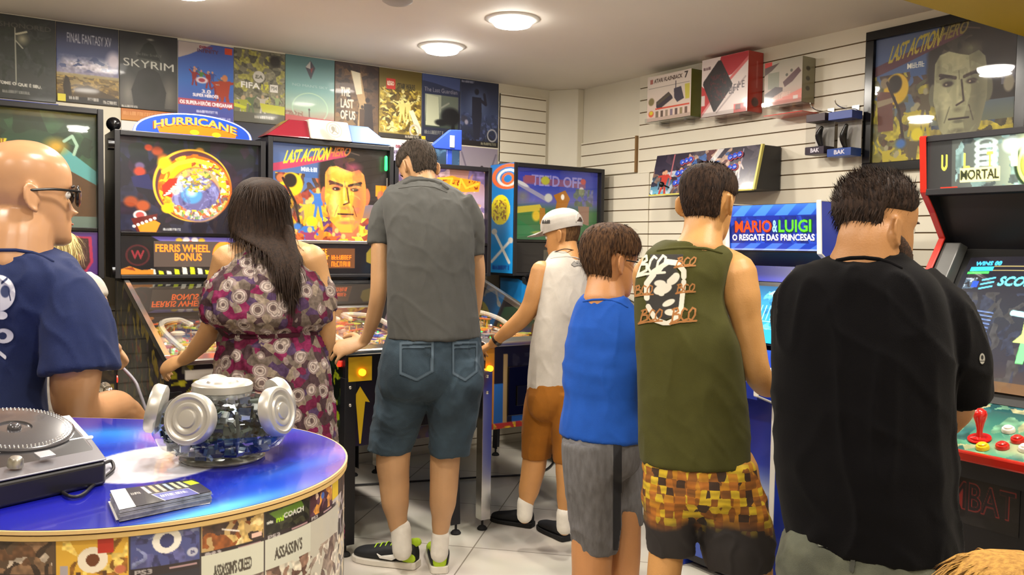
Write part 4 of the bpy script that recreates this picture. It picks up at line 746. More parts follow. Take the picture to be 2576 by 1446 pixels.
a.p([(.52, .42), (.66, .42), (.62, .62), (.66, .66), (.5, .66), (.54, .6)], 'a8c068').p([(.55, .66), (.61, .66), (.6, .8), (.555, .8)], '60d070').l([(.44, .45), (.52, .46)], .03, '90c8d0').l([(.66, .46), (.76, .48)], .03, '90c8d0').e(.58, .39, .025, .03, '7aa8c8', .3).r(.6, .44, .615, .6, '4a5a38').e(.8, .7, .1, .12, '7a3020', .8, a=.6).r(0, .93, 1, 1, '6a4a2a', .6)
o_tl, o_tr, o_bl = (3.012, 1.60, 1.385), (3.012, 1.10, 1.385), (2.735, 1.60, .965)
fn0 = quad_art(a, o_tl, o_tr, o_bl); nrm = np.array([-.84, 0, .55])
surf('screen', a, lambda X, Y: fn0(X, Y) + (nrm * (.004 + .03 * (1 - ((X * 2 - 1) ** 2 + (Y * 2 - 1) ** 2) / 2)[..., None])), art_mat('crt_picture', .08, emit=1.3, coat=.6), tm)
a = Art(180, 70, '3a7a6a'); a.g([(0, '1c4048'), (.5, '3a7868'), (.8, '5aa080'), (1, '4a9878')]).n((0, 0, 1, 1), 141, 7, [None, '2a5a60', None, '7aa884', 'c8b888'], .75).e(.3, .45, .28, .25, 'c8b078', .8, a=.8).e(.8, .8, .2, .2, 'a8b088', .8)
cA, cB = Vector((2.42, 0, .845)), Vector((2.72, 0, .945)); cn = Vector((-.316, 0, .949))
MB().prism([(2.425, ya, .765), (2.42, ya, .838), (2.72, ya, .938), (2.74, ya, .80)], (0, yb - ya, 0)).build('control_panel', BLACK, tm)
surf('control_panel_art', a, quad_art(a, (2.722, yb, .942), (2.722, ya, .942), (2.42, yb, .842)), GLOSSY, tm)
MB().box(2.402, ya, .815, 2.424, yb, .845).build('control_panel_edge', REDT, tm, bevel=.006)
def button(parent, u, v, c, r=.0145):
    p = ray_plane(u, v, cA, cn); k = mat('button_' + c, c, .25, coat=.5)
    b = MB().lathe(p, [(r * 1.25, -.002), (r * 1.25, .005), (r * 1.12, .009), (r * .85, .009)], cn, 24).build('button', k, parent); MB().lathe(p, [(r * .8, .004), (r * .78, .014), (r * .4, .0165)], cn, 20).build('button_cap', k, b)
for u, v, c in ((2472, 1126, 'e0c020'), (2537, 1083, 'e8e4d8'), (2522, 1124, 'c82820'), (2560, 1108, 'c82820'), (2580, 1130, 'e8e4d8'), (2600, 1095, 'e0c020')): button(tm, u, v, c)
p = ray_plane(2464, 1103, cA, cn)
MB().lathe(p, [(.024, -.002), (.024, .002), (.01, .006), (.008, .02), (.0085, .028), (.012, .045), (.018, .062), (.0195, .072), (.016, .082), (.007, .088)], (-.03, 0, 1), 28).build('joystick', mat('red_joystick', 'c81e1a', .25, coat=.5), tm)
MB().lathe(p + cn * .0005, [(.032, 0), (.031, .003), (.012, .004)], cn, 28).build('joystick_collar', mat('red_joystick', 'c81e1a', .25, coat=.5), tm)
MB().box(2.47, ya, .06, 2.49, yb, .79).build('front_panel', BLACK, tm)
a = Art(150, 60, '121014'); a.n((0, 0, 1, 1), 143, 6, [None, '1a161c'], .6).t('KOMBAT', .04, .2, .97, .75, '8a2a28', slope=.0).t('KOMBAT', .05, .225, .96, .725, '15101a', slope=.0, bold=False)
surf('front_logo', a, quad_art(a, (2.468, 1.47, .775), (2.468, 1.15, .775), (2.468, 1.47, .62)), SIDE, tm)
# --- blue cabinet with the MARIO & LUIGI marquee
Y0, Y1 = 2.195, 2.70
prof = [(3.50, 0), (2.74, 0), (2.74, .80), (2.63, .84), (2.63, .90), (2.88, 1.0), (3.06, 1.27), (3.09, 1.33), (2.99, 1.392), (2.975, 1.605), (3.50, 1.605)]
tb = arcade('arcade_machine', 'blue arcade machine with a MARIO & LUIGI marquee and white edges', Y0, Y1, prof, mat('blue_side', '1a38b0', .3, coat=.4), mat('white_molding', 'e4e2da', .2, coat=.5), 3.50)
ya, yb = Y0 + .018, Y1 - .018
a = Art(230, 100, '2a48b8'); a.g([(0, '3a6ac8'), (.3, '1a3aa0'), (1, '2038a0')])
for k in range(5): a.p([(k * .25 - .1, 0), (k * .25 + .02, 0), (k * .25 - .1, .28), (k * .25 - .25, .28)], '4a8ad8', .7).p([(k * .25, .84), (k * .25 + .12, .84), (k * .25 + .02, 1), (k * .25 - .12, 1)], '4a7ad8', .7)
a.r(0, .24, .985, .84, '1c2c8a').n((0, .26, .98, .84), 151, 5, [None, '1a2460', None, '2a4ab0'], .6)
for st, x0, x1, c, d in (('MARIO', .06, .49, 'e04418', '3a1030'), ('&', .5, .555, '8ac8e8', '1a2460'), ('LUIGI', .57, .92, '58c02a', '103a20')):
    a.t(st, x0 - .008, .33, x1 + .012, .625, d).t(st, x0, .34, x1, .60, c)
a.t('O RESGATE DAS PRINCESAS', .03, .655, .96, .80, '0c1238').t('O RESGATE DAS PRINCESAS', .025, .645, .955, .785, 'eceaf4').r(0, .96, 1, 1, 'c8d0f0', .5)
MB().box(3.0, ya, 1.395, 3.4, yb, 1.60).build('marquee_box', BLACK, tb)
surf('marquee', a, quad_art(a, (2.984, yb, 1.598), (2.984, ya, 1.598), (2.996, yb, 1.402)), art_mat('marquee_light_soft', .15, emit=.55, coat=.4), tb)
MB().prism([(3.0, ya, 1.394), (3.1, ya, 1.394), (3.14, ya, 1.32), (3.09, ya, 1.32)], (0, yb - ya, 0)).build('speaker_board', BLACK, tb)
a = Art(120, 22, '2430a8'); a.p([(.62 + .035 * (1 if k % 2 == 0 else .45) * math.cos(k * PI / 5), .5 + .4 * (1 if k % 2 == 0 else .45) * math.sin(k * PI / 5)) for k in range(10)], 'c8b83a').e(.78, .5, .03, .3, 'd8c82a', .1)
surf('bezel_top', a, quad_art(a, (3.075, yb, 1.335), (3.075, ya, 1.335), (3.055, yb, 1.265)), GLOSSY, tb)
MB().prism([(3.056, ya, 1.262), (3.20, ya, 1.262), (3.10, ya, .98), (2.92, ya, 1.0)], (0, yb - ya, 0)).build('bezel', BLACKG, tb)
a = Art(150, 110, '1c6a9a'); a.g([(0, '1a4a70'), (.3, '2a7aa8'), (1, '2090b8')]).n((0, .1, 1, 1), 161, 7, [None, '5aa8c8', None, '1a5a88', None], .7).t('4', .42, .08, .5, .18, '8ad8f0').r(.62, .04, .85, .2, '58c0e8').r(.66, .07, .74, .16, '2a6a90')
for k in range(9): a.l([(.3 + k * .05, .35), (.3 + k * .05, .6)], .012, 'a8d8e8', .6)
a.r(0, .62, 1, .64, 'a8d0e0', .6).r(0, .75, 1, .77, '8ac0d8', .5)
surf('screen', a, quad_art(a, (3.040, yb - .02, 1.245), (3.040, ya + .02, 1.245), (2.915, yb - .02, 1.01)), art_mat('lcd_picture', .1, emit=1.1, coat=.5), tb)
MB().prism([(2.645, ya, .82), (2.64, ya, .885), (2.89, ya, .985), (2.90, ya, .80)], (0, yb - ya, 0)).build('control_panel', mat('blue_side', '1a38b0', .3), tb)
MB().box(2.755, ya, .03, 2.775, yb, .82).build('front_panel', BLACK, tb)
a = Art(110, 160, '1a2ca0'); a.g([(0, '1a2890'), (.35, '2038b0'), (.5, 'b8c8e8'), (.58, '2a4ab8'), (1, '2a50b8')]).t('PLAYER 2', .05, .19, .55, .25, 'b8a8c8').e(.62, .1, .03, .02, 'a8b830', .3).p([(.5 + .05 * (1 if k % 2 == 0 else .45) * math.cos(k * PI / 5), .42 + .035 * (1 if k % 2 == 0 else .45) * math.sin(k * PI / 5)) for k in range(10)], 'a8c830')
a.p([(.45, .6), (.75, .56), (.8, .75), (.5, .78)], 'c02a20').r(.5, .76, .75, .9, 'd8d8e0').e(.75, .86, .05, .05, '58a82a', .3).n((.5, .55, .95, .7), 163, 8, [None, 'c88a50', None], .9)
surf('front_artwork', a, quad_art(a, (2.753, yb, .80), (2.753, ya, .80), (2.753, yb, .06)), GLOSSY, tb)
# --- plain black cabinet between the golf pinball machine and the blue one
Y0, Y1 = 2.86, 3.44
prof = [(3.83, 0), (3.15, 0), (3.15, .80), (3.05, .84), (3.05, .90), (3.26, .98), (3.36, 1.22), (3.30, 1.28), (3.29, 1.415), (3.83, 1.415)]
tk = arcade('arcade_machine', 'low plain black arcade machine behind the boy in blue', Y0, Y1, prof, BLACK, BLACKG, 3.83)
ya, yb = Y0 + .018, Y1 - .018
MB().box(3.30, ya, 1.285, 3.81, yb, 1.413).build('marquee_box', BLACK, tk); MB().prism([(3.35, ya, 1.22), (3.45, ya, 1.22), (3.40, ya, .96), (3.27, ya, .97)], (0, yb - ya, 0)).build('screen', BLACKG, tk)
MB().prism([(3.065, ya, .82), (3.06, ya, .89), (3.26, ya, .965), (3.27, ya, .80)], (0, yb - ya, 0)).build('control_panel', BLACKG, tk); MB().box(3.165, ya, .03, 3.185, yb, .82).build('front_panel', BLACK, tk)
# ------------------------------------------------------------------ things on the right wall
CLR = glass_mat('clear_acrylic', (.93, .93, .93), .03, 1.6)
def wallbox(u0, u1, vtl, vtr, vbl, vbr, xf, label, face, sidec, sideart=None, name='product_box', topc=None):
    A, B, C = on_x(u0, vtl, xf), on_x(u1, vtr, xf), on_x(u0, vbl, xf); yl, yr = A.y, B.y; zt = (A.z + B.z) / 2; zb = (C.z + on_x(u1, vbr, xf).z) / 2; zt = min(zt, CEIL - .004)
    t = thing(name, label, 'box', ((xf + WX) / 2, (yl + yr) / 2, zb), 'boxed consoles on the wall shelves')
    MB().box(xf, yr, zb, WX - .004, yl, zt).build('carton', mat('carton_' + sidec, sidec, .35, coat=.3), t, bevel=.001)
    a = Art(120, int(120 * (zt - zb) / (yl - yr)), 'ffffff'); face(a); surf('printed_front', a, quad_art(a, (xf - .001, yl, zt), (xf - .001, yr, zt), (xf - .001, yl, zb)), GLOSSY, t)
    if sideart:
        a = Art(40, 90, sidec); sideart(a); surf('printed_side', a, quad_art(a, (xf, yr - .001, zt), (WX - .006, yr - .001, zt), (xf, yr - .001, zb)), GLOSSY, t)
    s = MB().box(xf - .012, yr - .005, zb - .006, WX - .002, yl + .005, zb - .002).box(xf - .014, yr - .005, zb - .006, xf - .011, yl + .005, zb + .02).build('acrylic_shelf', CLR); tag(s, 'clear acrylic wall shelf holding the ' + label.split(',')[0], 'shelf', 'clear acrylic wall shelves')
    for yy in (yr + .08, yl - .08): MB().box(xf + .04, yy - .01, zb - .03, WX - .002, yy + .01, zb - .006).build('bracket', CLR, s)
    return t
def f1(a):
    a.g([(0, 'e8dcd2'), (.3, 'e0d4c8'), (1, 'e4cabc')]).r(.06, .06, .13, .17, 'b87068').t('ATARI FLASHBACK', .15, .07, .8, .16, '6a5a54', shear=.1, slope=-.01).t('7', .85, .03, .93, .17, '2a2428').r(.03, .26, .97, .27, '8a8278').p([(.22, .58), (.5, .4), (.58, .5), (.6, .56), (.28, .76), (.22, .7)], '48424a').p([(.22, .6), (.5, .42), (.55, .47), (.25, .66)], '5e564c').p([(.62, .35), (.78, .33), (.85, .6), (.7, .66), (.63, .55)], '4a4654').l([(.66, .2), (.66, .36)], .02, '4a4654').e(.1, .56, .08, .1, '8a7e58', .3).p([(.86, .3), (.97, .3), (.97, .62), (.88, .62)], 'c8c03a', .8)
    a.r(.2, .72, .97, .75, 'd85a48').e(.1, .83, .07, .08, 'd86a50', .2).e(.1, .81, .05, .05, 'e0d040', .3)
    for k in range(7): a.r(.21 + k * .11, .79, .27 + k * .11, .93, ['8a7a6a', '6a5a50', '9a8a7a', '8a7a8a', '6a5a5a', '9a8a6a', '7a6258'][k])
wallbox(1630, 1740, 196, 172, 302, 296, 3.755, 'white console box lettered ATARI FLASHBACK 7, leftmost on the wall', f1, '66742c')
def f2(a):
    a.g([(0, 'e8dcd8'), (1, 'eadcd8')]).p([(.42, 0), (1, 0), (1, .1), (.66, .34), (.3, .4)], 'b8303a').p([(1, .08), (1, .15), (.62, .45), (.6, .4)], 'd87070').p([(0, .45), (.2, .6), (.2, .8), (0, 1)], 'c03a3c').p([(.0, .95), (.2, .74), (.22, .78), (0, 1)], 'd89090').r(.0, .62, .08, .8, 'd8c8c4')
    a.p([(.36, .06), (.42, .06), (.68, .5), (.67, .55), (.32, .93), (.28, .93), (.03, .43), (.04, .38)], '302a2e').n((.2, .3, .55, .75), 171, 12, [None, '6a2a30', None], .5).dash(.04, .14, .2, .18, '5a3a44', 1).l([(.35, .95), (.95, .42)], .03, 'b8a8a8').dash(.62, .56, .94, .66, '5a5056', 2, 4, slope=-.12).r(.72, .85, .98, 1, 'e05048').r(.75, .86, .86, .95, '6a2a28')
def s2(a): a.g([(0, 'b83028'), (1, 'c03420')]).e(.5, .84, .28, .09, '4a1c14', .3).r(.55, .15, .65, .6, 'd06058')
wallbox(1767, 1884, 155, 124, 292, 282, 3.745, 'red and white console box with a black square, second on the wall', f2, 'b83028', s2)
def f3(a):
    a.g([(0, 'a8a494'), (.6, 'b8a89a'), (1, 'c89080')]).r(0, 0, .2, .12, 'c83a34').p([(0, .12), (.4, .05), (.2, .2), (0, .3)], '5a4844').r(.1, .25, .4, .62, '8a8c7a').p([(.0, .72), (.3, .58), (.5, .62), (.5, .7), (.15, .85), (0, .82)], '4a3a3e').p([(.5, .5), (.9, .22), (.97, .32), (.75, .52), (.55, .62)], '5a3a3e').e(.6, .35, .04, .04, '5a5a50', .3).e(.72, .27, .04, .04, '5a5a50', .3).p([(.1, .95), (1, .7), (1, .95), (.1, 1)], 'd87a6a').dash(.3, .78, .7, .86, 'e0b8a8', 1, slope=-.08).r(.78, .84, .9, .92, 'e0d0c8')
def s3(a):
    a.g([(0, '8a8872'), (1, '8a8468')])
    for k in range(3): a.e(.45, .25 + k * .22, .2, .06, '4a4638', .3)
wallbox(1925, 2020, 160, 140, 266, 258, 3.765, 'grey console box with a red corner tag, third on the wall', f3, '8a8672', s3)
q = on_x(2008, 262, 3.76)
o = MB().box(q.x - .03, q.y - .05, q.z - .045, WX - .003, q.y + .2, q.z - .041).build('acrylic_tray', mat('red_acrylic', 'd84840', .1, alpha=1, coat=.5)); tag(o, 'thin red tray under the grey console box', 'tray')
def blister(u0, u1, v0, v1, xf, c1, c2, label):
    A, B = on_x(u0, v0, xf), on_x(u1, v1, xf); yl, yr, zt, zb = A.y, B.y, A.z, B.z; dp = .085
    t = thing('blister_pack', label, 'headphone pack', (xf + dp / 2, (yl + yr) / 2, zb), 'clear packs hanging on wall hooks')
    MB().box(xf, yr, zt - .04, xf + dp, yl, zt).build('top_card', mat('card_' + c1, c1, .4), t, bevel=.002); MB().box(xf, yr, zb, xf + dp, yl, zb + .04).build('bottom_card', mat('card_' + c2, c2, .4), t, bevel=.002)
    MB().box(xf + dp - .004, yr, zb + .04, xf + dp, yl, zt - .04).build('back_card', mat('pale_card', 'b4b0aa', .5), t)
    MB().box(xf + .001, yr + .001, zb + .04, xf + dp - .005, yl - .001, zt - .04).build('clear_window', CLR, t)
    MB().tube([(xf + .05, (yl + yr) / 2, zb + .05), (xf + .045, (yl + yr) / 2 + .01, zb + .1), (xf + .04, (yl + yr) / 2 - .01, zt - .07)], [.012, .018, .01], 12).build('microphone', BLACKG, t)
    MB().box(xf + .055, yl - .05, zb + .05, xf + .06, yl - .02, zb + .1).build('label_card', mat('white_card', 'd8d4cc', .5), t)
    a = Art(60, 20, c2); a.t('BAK', .3, .2, .75, .8, 'd8d4e0'); surf('brand_strip', a, quad_art(a, (xf - .0008, yl, zb + .038), (xf - .0008, yr, zb + .038), (xf - .0008, yl, zb + .004)), GLOSSY, t)
    ym = (yl + yr) / 2
    h = MB().tube([(WX - .002, ym, zt + .022), (xf + .02, ym, zt + .018), (xf - .03, ym, zt + .03), (xf - .04, ym + .004, zt + .05)], .0028, 8).box(WX - .006, ym - .02, zt + .005, WX - .001, ym + .02, zt + .04).build('wall_hook', CHROME); tag(h, 'chrome display hook carrying the ' + label.split(',')[0], 'hook', 'display hooks on the slatted wall')
    MB().box(xf + .03, ym - .015, zt, xf + .034, ym + .015, zt + .03).build('hang_tab', CLR, t)
blister(2028, 2072, 289, 386, 3.74, '3a2430', '2c2030', 'dark brown topped clear pack, left of the two hanging packs')
blister(2084, 2140, 283, 390, 3.74, '3a50a0', '2a4a98', 'blue topped clear pack, right of the two hanging packs')
# arcade control panel displayed on the wall
t = thing('control_panel_display', 'wall-mounted arcade stick panel with blue buttons and yellow edge, above the man in olive', 'arcade panel', (3.75, 3.6, 1.74))
TL, TR, BL, BR = on_x(1652, 390, 3.70), on_x(1917, 366, 3.70), on_x(1637, 486, 3.64), on_x(1893, 479, 3.64)
yl, yr = (TL.y + BL.y) / 2, (TR.y + BR.y) / 2; TL, TR, BL, BR = (Vector((p.x, y, z)) for p, y, z in ((TL, yl, (TL.z + TR.z) / 2), (TR, yr, (TL.z + TR.z) / 2), (BL, yl, (BL.z + BR.z) / 2), (BR, yr, (BL.z + BR.z) / 2)))
MB().hexa([BL, BR, (WX - .01, yr, BL.z), (WX - .01, yl, BL.z), TL, TR, (WX - .01, yr, TL.z), (WX - .01, yl, TL.z)]).build('case', BLACK, t, bevel=.003)
a = Art(240, 90, '2a2438'); a.g([(0, '241e30'), (.6, '3a3448'), (1, '4a4a58')]).n((0, 0, 1, 1), 181, 7, [None, '3a2c3c', None, '4a4450', None], .8).g([(0, '2a2a3a'), (1, '6ab0d0')], box=(0, .5, .22, 1)).n((.0, .3, .4, 1), 182, 9, [None, 'c0c8d0', None, '8a6a5a', None, '20182a'], .8).n((.34, 0, .75, 1), 183, 9, [None, 'c8a890', '5a2a2a', None, '3a6ab0'], .8).people(3, 5, (.1, .3, .9, .5), .1, ['c8b8b0', '3a3040', 'b03a30', '4a6ab0'], 'c89878')
a.p([(.5, .5), (.62, .0), (.68, .0), (.54, .55)], 'e8e4e0', .8).r(.185, .02, .2, .8, 'c06a70', .8).r(.85, .05, .86, .8, 'a8a0b0', .8)
fa = quad_art(a, TL + Vector((-.004, 0, 0)), TR + Vector((-.004, 0, 0)), BL + Vector((-.004, 0, 0))); surf('printed_panel', a, fa, GLOSSY, t)
pn_ = (TR - TL).cross(BL - TL).normalized(); pn_ = pn_ if pn_.x < 0 else -pn_
BLU = mat('blue_button', '2c50c8', .3, coat=.4); PNK = mat('pink_ring', 'b05060', .4)
for bx in (.30, .76):
    for dx, dy in ((0, .25), (.05, .22), (.1, .2), (-.03, .52), (.02, .5), (.07, .48), (-.04, .76), (.01, .74)):
        p = TL + (TR - TL) * (bx + dx * .8) + (BL - TL) * dy + pn_ * .005
        r_ = MB().lathe(p, [(.02, 0), (.02, .005), (.016, .007)], pn_, 20).build('button_ring', PNK, t); MB().lathe(p, [(.0155, .005), (.0155, .013), (.008, .015)], pn_, 18).build('button_cap', BLU, r_)
YEL = mat('yellow_edge', 'c8c060', .4)
MB().hexa([BR + Vector((-.006, -.012, -.004)), BR + Vector((.012, -.012, -.004)), BR + Vector((.012, 0, -.004)), BR + Vector((-.006, 0, -.004)), TR + Vector((-.006, -.012, .002)), TR + Vector((.012, -.012, .002)), TR + Vector((.012, 0, .002)), TR + Vector((-.006, 0, .002))]).build('side_edging', YEL, t)
MB().box(BL.x - .008, yr, BL.z - .008, BL.x + .01, yl, BL.z).build('lower_edging', YEL, t)
p = TL + (TR - TL) * .2 + (BL - TL) * .85; MB().cyl(p, p + pn_ * .05, .005).ball(p + pn_ * .065, .017, 20).build('joystick', BLACKG, t)
# framed film poster
t = thing('framed_poster', 'large black framed poster with a face on the right wall, under the yellow beam', 'framed poster', (3.85, 2.2, 1.80))
yl, yr, zb, zt = 2.605, 1.84, 1.795, 2.485; f = .045; xf = 3.838
for b in ((yr, yl, zb, zb + f), (yr, yl, zt - f, zt)): MB().box(xf, b[0], b[2], WX - .002, b[1], b[3]).build('frame', BLACKG, t, bevel=.003)
for b in ((yr, yr + f), (yl - f, yl)): MB().box(xf + .0005, b[0], zb + f, WX - .002, b[1], zt - f).build('frame', BLACKG, t, bevel=.003)
a = Art(240, int(240 * (zt - zb - 2 * f) / (yl - yr - 2 * f)), '808080'); tl3(a, False)
surf('print', a, quad_art(a, (xf + .02, yl - f, zt - f), (xf + .02, yr + f, zt - f), (xf + .02, yl - f, zb + f)), MATTE, t)
MB().box(xf + .014, yr + f, zb + f, xf + .017, yl - f, zt - f).build('glass', PANE, t)
# ------------------------------------------------------------------ the counter
c0 = Vector((.335, 1.85, 0)); RR = .42; e_ = Vector((-.8, .6, 0)); n_ = Vector((-.6, -.8, 0)); A0 = math.atan2(-.8, -.6)
def outline(r, z, n=48, Ls=1.25):
    pts = [c0 + Vector((math.cos(A0 + PI * k / n) * r, math.sin(A0 + PI * k / n) * r, z)) for k in range(n + 1)]
    return pts + [pts[-1] + e_ * Ls, pts[0] + e_ * Ls]
ct = thing('counter', 'round-ended counter with a glossy blue top and a side covered in game covers', 'counter', (.2, 1.85, 0))
H = 200; a = Art(330, H, '2030b0')
x_0, x_1, y_0, y_1 = -.80, .78, 1.40, 3.05
Xw = x_0 + a.X * (x_1 - x_0); Yw = y_1 + a.Y * (y_0 - y_1)
def wcol(cx, cy, rx, ry, col, rot=0, al=1):
    dx, dy = Xw - cx, Yw - cy; c, s = math.cos(rot), math.sin(rot); u = (dx * c + dy * s) / rx; v = (-dx * s + dy * c) / ry; m = np.exp(-(u * u + v * v)) * al; a.mix(m, col)
a.a[:] = np.array(a.c('1c2098'))
wcol(.45, 2.1, .5, .09, '3ab0e8', -.35, .9); wcol(.25, 2.12, .16, .08, '2a60f0', -.3, .8); wcol(.41, 2.07, .03, .1, 'a050c8', 0, .7); wcol(.62, 1.66, .2, .05, '2a6ae0', .5, .9); wcol(.4, 1.46, .2, .04, '60c8f8', .35, 1); wcol(.68, 1.95, .1, .1, '4a30a8', 0, .8); wcol(.62, 1.83, .06, .06, '141050', 0, .8); wcol(.55, 1.55, .12, .06, '2050d8', .3, .7); wcol(.1, 1.62, .2, .08, '1a1ca8', 0, .8); wcol(.7, 1.75, .08, .05, '6a60d8', 0, .6); wcol(.3, 1.95, .12, .05, '2060f0', 0, .6)
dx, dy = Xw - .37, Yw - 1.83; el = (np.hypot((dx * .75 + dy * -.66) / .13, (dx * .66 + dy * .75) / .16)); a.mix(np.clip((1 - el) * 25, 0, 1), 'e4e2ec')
CT = .95
# structured top: rings from the centre line out to the rim so the edge is clean
def top_fn(X, Y):
    s = X * (1.25 + PI * RR + 1.25); P0 = np.zeros(X.shape + (3,))
    rr = (RR - .004) * Y
    m1 = s < 1.25; m3 = s > 1.25 + PI * RR; ang = A0 + np.clip((s - 1.25) / RR, 0, PI)
    off = np.where(m1, 1.25 - s, np.where(m3, s - 1.25 - PI * RR, 0))
    P0[..., 0] = c0.x + np.cos(ang) * rr + e_.x * off; P0[..., 1] = c0.y + np.sin(ang) * rr + e_.y * off; P0[..., 2] = CT + .0006
    return P0
b = Art(640, 130, '2030b0'); Pt = top_fn(b.X, b.Y)
gi = np.clip((Pt[..., 0] - x_0) / (x_1 - x_0), 0, 1) * (a.w - 1); gj = np.clip((y_1 - Pt[..., 1]) / (y_1 - y_0), 0, 1) * (a.h - 1)
i0, j0 = np.minimum(gi.astype(int), a.w - 2), np.minimum(gj.astype(int), a.h - 2); fi, fj = (gi - i0)[..., None], (gj - j0)[..., None]
b.a = (a.a[j0, i0] * (1 - fi) + a.a[j0, i0 + 1] * fi) * (1 - fj) + (a.a[j0 + 1, i0] * (1 - fi) + a.a[j0 + 1, i0 + 1] * fi) * fj
surf('painted_top', b, top_fn, art_mat('glossy_counter_print', .2, coat=.6), ct)
MB().prism(outline(RR, CT - .006), (0, 0, .006)).build('top_board', mat('counter_edge', 'd2b27c', .45), ct)
MB().prism(outline(RR - .003, CT - .0085), (0, 0, .0025)).build('edge_seam', mat('edge_seam', '5a3c28', .6), ct)
MB().prism(outline(RR - .001, CT - .016), (0, 0, .0075)).build('edge_band', mat('counter_edge_band', 'c4a468', .5), ct)
MB().prism(outline(RR - .008, .09), (0, 0, CT - .016 - .0905)).build('body', mat('counter_body', '8a7a5a', .5), ct)
MB().prism(outline(RR - .03, 0), (0, 0, .088)).build('plinth', BLACK, ct)
sx = lambda s: (s + .3) / 1.25
a = Art(860, 150, '3a3234')
def cover(s0, s1, y0, y1, bg, cols, seed, ps3=True, title=None, tc='e8e0d0', tb=None):
    x0, x1 = sx(s0), sx(s1); w = x1 - x0; h = y1 - y0
    a.r(x0, y0, x1, y1, bg).n((x0 + w * .02, y0 + h * .02, x1 - w * .02, y1 - h * (.2 if ps3 else .02)), seed, 40, cols, .95)
    if ps3: a.r(x0, y1 - h * .2, x1, y1, '2e2428').t('PS3', x0 + w * .06, y1 - h * .16, x0 + w * .3, y1 - h * .04, 'a8a0a0').r(x0 + w * .55, y1 - h * .13, x0 + w * .95, y1 - h * .08, 'a8888c')
    if title: a.t(title, *(x0 + w * tb[0], y0 + h * tb[1], x0 + w * tb[2], y0 + h * tb[3]), tc)
h1 = .2
cover(-.3, -.1, 0, h1 + .06, '4a4440', [None, '6a5a4a', '2a2628', '8a8078'], 190)
cover(-.1, .074, 0, h1 + .08, '5a4636', ['3a2c24', '8a6a50', None, 'c8b8a8', '6a4a34'], 191); a.t('T', sx(-.03), .16, sx(-.02), .2, 'e8e0d8')
cover(.076, .183, 0, h1 + .1, 'd8a83a', [None, 'e8c86a', 'c88a2a', None, '8a5a20'], 192, False); a.e(sx(.13), .14, .018, .09, 'e8dcc8', .02).e(sx(.13), .14, .008, .045, '6a3a20', .02).r(sx(.137), .0, sx(.16), .1, 'b83020').r(sx(.082), .17, sx(.094), .25, 'a8a0a8').e(sx(.17), .22, .008, .035, 'c06a4a', .3).r(sx(.105), .2, sx(.112), .29, '5a3a20').r(sx(.13), .2, sx(.137), .29, '5a3a20')
cover(.185, .292, 0, h1 + .09, '4a5088', ['3a3a68', None, '7a80a8', None, '5a5a90'], 193); a.e(sx(.24), .06, .018, .09, 'e8e4dc', .02).e(sx(.24), .06, .009, .05, '3a3e70', .02).dash(sx(.225), .14, sx(.265), .17, 'c8c8d8', 1).e(sx(.28), .17, .008, .035, 'b8b8c8', .2).t('EA', sx(.277), .16, sx(.284), .18, '4a4a78').r(sx(.187), .0, sx(.191), .25, '2a2a4a')
cover(.294, .41, 0, h1 + .04, 'b89a68', ['4a3028', 'c8a868', 'e0c890', '8a4a20', None, '3a2a28'], 194); a.l([(sx(.33), .05), (sx(.36), .09)], .002, 'e8e0d8').r(sx(.385), .14, sx(.405), .17, 'e0b8a8')
cover(.412, .526, 0, h1 + .03, '26241e', [None, '1c1c1a', '3a3a2a'], 195); a.p([(sx(.42), .02), (sx(.5), 0), (sx(.51), .06), (sx(.44), .09)], '5a7a2a').t('mi', sx(.437), .07, sx(.455), .11, 'a0d020').t('COACH', sx(.455), .055, sx(.508), .095, 'c8c8c0').t('adidas', sx(.416), .08, sx(.43), .1, 'c8c8c0')
cover(.528, .62, 0, h1 + .02, '4a2c34', ['3a2028', 'c88a40', None, '5a3a48', 'e0c0a8'], 196); a.e(sx(.575), .05, .006, .03, '4a6ab8', .2)
a.r(sx(.62), 0, sx(.66), .15, 'd8b82a').n((sx(.62), .15, sx(.95), 1), 197, 30, ['c8b8a0', '8a8088', 'b0a8a8', None], 1)
def row2(s0, s1, bg, cols, seed, title=None):
    x0, x1 = sx(s0), sx(s1); a.r(x0, h1 + .02, x1, 1, bg).n((x0, h1 + .25, x1, 1), seed, 34, cols, .95)
    if title: a.t(title, x0 + (x1 - x0) * .18, h1 + .1, x0 + (x1 - x0) * .78, h1 + .2, '4a443c')
for s0, s1, bg, cols, sd, tt in ((-.3, .074, '3a302c', ['5a5448', '2a2628', '8a9a94', None], 201, None), (.076, .183, 'c8beb0', [None, '8a8078', 'd8d0c4', '4a3c3c'], 202, None), (.185, .292, '2c2a34', ['1c1c24', None, '4a80a8', '3a2c34'], 203, None), (.294, .41, 'c8c8b8', [None, '5a4a44', 'b8b8a8', '8a7a70'], 204, "ASSASSIN'S CREED"), (.412, .53, 'c4c4b6', [None, '5a4038', 'c8c0b0', '8a6a5a'], 205, "ASSASSIN'S"), (.53, .66, 'b8b4a8', ['8a7a70', None, '5a4a48', 'c8c0b4'], 206, None)):
    # re-lay the first row over the second where they meet
    row2(s0, s1, bg, cols, sd, tt)
a.e(sx(.13), .62, .03, .25, '4a3430', .1).e(sx(.13), .78, .024, .14, 'c08a5a', .2).e(sx(.415), .62, .012, .13, 'd0402c', .05)
for args in ((-.3, -.1, 0, h1 + .06, '4a4440', [None, '6a5a4a', '2a2628', '8a8078'], 190), (-.1, .074, 0, h1 + .08, '5a4636', ['3a2c24', '8a6a50', None, 'c8b8a8', '6a4a34'], 191)): cover(*args)
